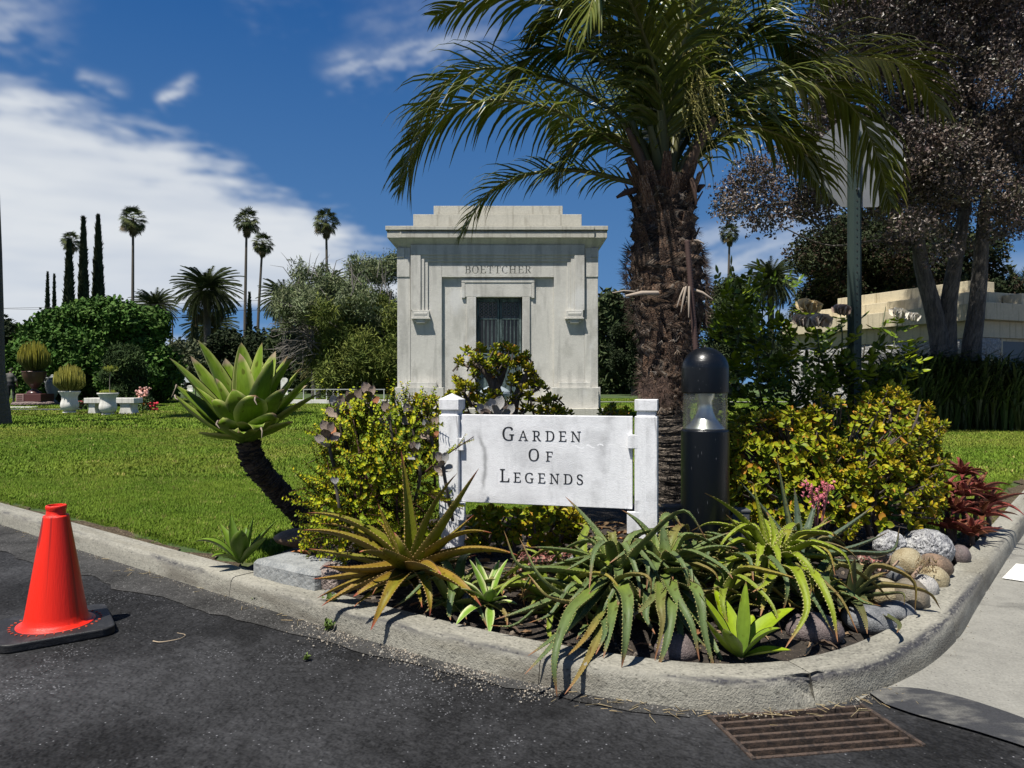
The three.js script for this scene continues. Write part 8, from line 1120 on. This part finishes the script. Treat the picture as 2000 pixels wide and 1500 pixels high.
{ // dry woody stems among the cobbles
  R = rng(1010); const O = P(1740, 1150, 3.2), L = (x, y, z = 0) => rel(P(x, y, 3.2 + z), O), t = thing('withered_succulent', 'bare tan woody stems and withered tufts lying among the cobbles', 'dead plant', O), m = std({ color: col(0.30, 0.21, 0.15), roughness: 0.9, bumpMap: scaled(lumpy, 8), bumpScale: 0.004 });
  for (const [x0, y0, x1, y1, r] of [[1718, 1150, 1728, 1100, 0.014], [1722, 1125, 1755, 1095, 0.009], [1728, 1105, 1740, 1085, 0.006], [1775, 1140, 1800, 1105, 0.012], [1700, 1160, 1690, 1120, 0.008]]) part(t, 'stem', tube(curve([L(x0, y0), L((x0 + x1) / 2 + rr(-4, 4), (y0 + y1) / 2, -0.02), L(x1, y1, -0.02)], 6), (u) => r * (1 - 0.4 * u), 7, undefined, 0.3), m);
  const g = []; for (let i = 0; i < 90; i++) { const c = L(rr(1785, 1830), rr(1095, 1120), rr(-0.05, 0.05)), e = c.clone().add(new THREE.Vector3(rr(-0.02, 0.02), rr(-0.01, 0.03), rr(-0.02, 0.02))); g.push(tube([c, e], [0.003, 0.001], 3)); } part(t, 'withered_tuft', merge(g), std({ color: col(0.24, 0.17, 0.09), roughness: 1 }), 'stuff');
}
const kerbOn = (f, off, y) => { const a = Math.floor(f), k = f - a; return kerbPts[a].clone().lerp(kerbPts[a + 1], k).addScaledVector(kerbIn[a], off).setY(y); };
{ // litter: gravel and grit in the gutter, straw, mulch
  R = rng(1020); const m = [], c = [], pebble = new THREE.IcosahedronGeometry(1, 0); const along = (n, i0, i1, off0, off1, y, s0, s1) => { for (let i = 0; i < n; i++) { const k = rr(i0, i1), p = kerbOn(k, rr(off0, off1) * R(), y), s = rr(s0, s1) * (R() < 0.8 ? 0.6 : 1); if (fbm2(k * 0.5, 2, 3) < rr(0.25, 0.62)) continue; m.push(M4(p.add(new THREE.Vector3(rr(-0.02, 0.02), s * 0.3, rr(-0.02, 0.02))), randQuat(), new THREE.Vector3(s, s * 0.65, s * rr(0.6, 1)))); c.push(vary([0.24, 0.215, 0.175], 0.55)); } };
  const iA = kerbPts.findIndex((p) => p.x > -3.9), iB = kerbPts.findIndex((p) => p.x > -0.75), iC = kerbPts.findIndex((p) => p.x > 0.1), iD = kerbPts.findIndex((p) => p.x > 1.2);
  along(900, iA, iB, -0.005, -0.06, 0.004, 0.0015, 0.005); along(2600, iB - 4, iC, -0.005, -0.17, 0.004, 0.0015, 0.0065); along(400, iC, iD, -0.005, -0.05, 0.002, 0.0015, 0.005); along(260, iD, iD + 60, -0.004, -0.05, 0.006, 0.0012, 0.004);
  tag(instanced(scene, numbered('gutter_grit'), pebble, std({ roughness: 0.95 }), m, c), 'loose pale grit and gravel lying along the foot of the kerb', 'gravel');
  const sm = [], sc = [], straw = new THREE.CylinderGeometry(0.0008, 0.0012, 1, 4); for (let i = 0; i < 120; i++) { const b = R(), k = b < 0.45 ? iC + 5 + 2.6 * (rr(-1, 1) + rr(-1, 1) + rr(-1, 1)) : b < 0.7 ? rr(iA, iB) : iD - 1 + 1.2 * (rr(-1, 1) + rr(-1, 1)), p = kerbOn(k, rr(-0.14, 0) * R(), 0.008); sm.push(M4(p, new THREE.Quaternion().setFromEuler(new THREE.Euler(Math.PI / 2 + rr(-0.25, 0.25), 0, rr(0, 6.3))), new THREE.Vector3(1, rr(0.015, 0.06), 1))); sc.push(vary([0.28, 0.22, 0.12], 0.5)); }
  for (let i = 0; i < 420; i++) { const x = rr(-1.1, 2.4), d = rr(2.5, 4.6); if (bedInside(x, d) < 0.01) continue; sm.push(M4(V(x, soilY(x, d) + 0.006, d), new THREE.Quaternion().setFromEuler(new THREE.Euler(Math.PI / 2 + rr(-0.3, 0.3), 0, rr(0, 6.3))), new THREE.Vector3(2.2, rr(0.02, 0.09), 2.2))); sc.push(vary([0.22, 0.155, 0.09], 0.5)); }
  tag(instanced(scene, numbered('straw_litter'), straw, std({ roughness: 0.9 }), sm, sc), 'dry straw and plant litter scattered along kerb and bed', 'litter');
  const pm = [], pc = []; for (let i = 0; i < 900; i++) { const x = rr(-1.2, 2.6), d = rr(2.45, 4.4); if (bedInside(x, d) < 0.005) continue; const s = rr(0.003, 0.014); pm.push(M4(V(x, soilY(x, d) + s * 0.2, d), randQuat(), new THREE.Vector3(s, s * 0.6, s))); pc.push(vary([0.12, 0.095, 0.07], 0.7)); } tag(instanced(scene, numbered('bed_gravel'), pebble, std({ roughness: 0.95 }), pm, pc), 'small stones and bark crumbs on the soil of the bed', 'gravel');
}
{ // withered leaves lying on the soil
  R = rng(1031); const dead = blade([new THREE.Vector3(0, 0, 0), new THREE.Vector3(0, 0.05, 0.018), new THREE.Vector3(0.012, 0.1, -0.004)], { w: 0.024, rad: FACE, seg: 7, th: 0.12, ch: 0.8, wave: 0.3, prof: aloeProf, color: () => [1, 1, 1] }), m = [], c = [];
  for (let i = 0; i < 520; i++) { const x = rr(-1.1, 2.5), d = rr(2.45, 4.5); if (bedInside(x, d) < 0.03) continue; m.push(M4(V(x, soilY(x, d) + rr(0.004, 0.02), d), new THREE.Quaternion().setFromEuler(new THREE.Euler(-Math.PI / 2 + rr(-0.5, 0.5), rr(-0.8, 0.8), rr(0, 6.3), 'YXZ')).premultiply(new THREE.Quaternion().setFromAxisAngle(new THREE.Vector3(0, 1, 0), rr(0, 6.3))), rr(0.4, 1.5))); c.push(vary([[0.17, 0.10, 0.05], [0.26, 0.17, 0.09], [0.09, 0.06, 0.04], [0.3, 0.13, 0.05]][i % 4], 0.4)); }
  tag(instanced(scene, numbered('withered_leaves'), dead, std({ vertexColors: true, roughness: 0.95 }), m, c), 'curled brown dead leaves strewn over the soil of the bed', 'leaf litter');
}
// --- weeds at the kerb foot, a dry twig on the road
[[650, 1212, 0.11, 'small upright weed growing from the gutter below the slab'], [640, 1232, 0.05, 'low weed with yellowish leaves at the kerb foot below the red-tipped aloe'], [410, 1112, 0.05, 'tiny weed at the kerb foot near the left joint'], [282, 1100, 0.045, 'green weed at the kerb foot right of the traffic cone'], [500, 1180, 0.035, 'flat weed in the gutter below the kerb joint'], [600, 1290, 0.02, 'tiny sprig sprouting from the bare asphalt']].forEach(([x, y, h, label], i) => {
  R = rng(1040 + i); const p = G(x, y, 0.003), t = thing('weed', label, 'weed', p, 'weeds along the kerb'), l = []; for (let k = 0; k < 3; k++) { const e = new THREE.Vector3(rr(-0.4, 0.4) * h, h * rr(0.5, 1), rr(-0.4, 0.4) * h); part(t, 'stem', tube([new THREE.Vector3(), e.clone().multiplyScalar(0.5).add(new THREE.Vector3(rr(-0.1, 0.1) * h, 0, 0)), e], [0.0014, 0.0012, 0.0007], 4), std({ color: col(0.16, 0.09, 0.06) })); for (let j = 0; j < 16; j++) { const q = e.clone().multiplyScalar(rr(0.02, 1)), s = h * rr(0.10, 0.2) + 0.006; l.push(fleshyLeaf(s * 1.6, s, [0.10, 0.16, 0.03], [0.15, 0.2, 0.04], 0.2, 3, 0.05).applyMatrix4(M4(q.add(new THREE.Vector3(rr(-0.3, 0.3) * h * 0.6, 0, rr(-0.3, 0.3) * h * 0.6)), lookQuat(new THREE.Vector3(rr(-1, 1), rr(0.1, 1), rr(-1, 1))), 1))); } } part(t, 'leaves', merge(l), std({ vertexColors: true, roughness: 0.6 }), 'stuff');
});
{ const pts = [[299, 1252], [312, 1254], [335, 1251], [352, 1247], [362, 1240], [346, 1236]].map(([x, y]) => G(x, y, 0.006)), o = pts[0].clone(), m = new THREE.Mesh(tube(curve(pts.map((p) => rel(p, o)), 20), (u) => lerp(0.0024, 0.001, u), 5), std({ color: col(0.42, 0.33, 0.22), roughness: 0.9 })); m.name = 'dry_twig'; m.position.copy(o); tag(m, 'curled dry twig lying on the asphalt right of the cone', 'twig'); m.castShadow = true; scene.add(m); }

renderer.render(scene, camera);
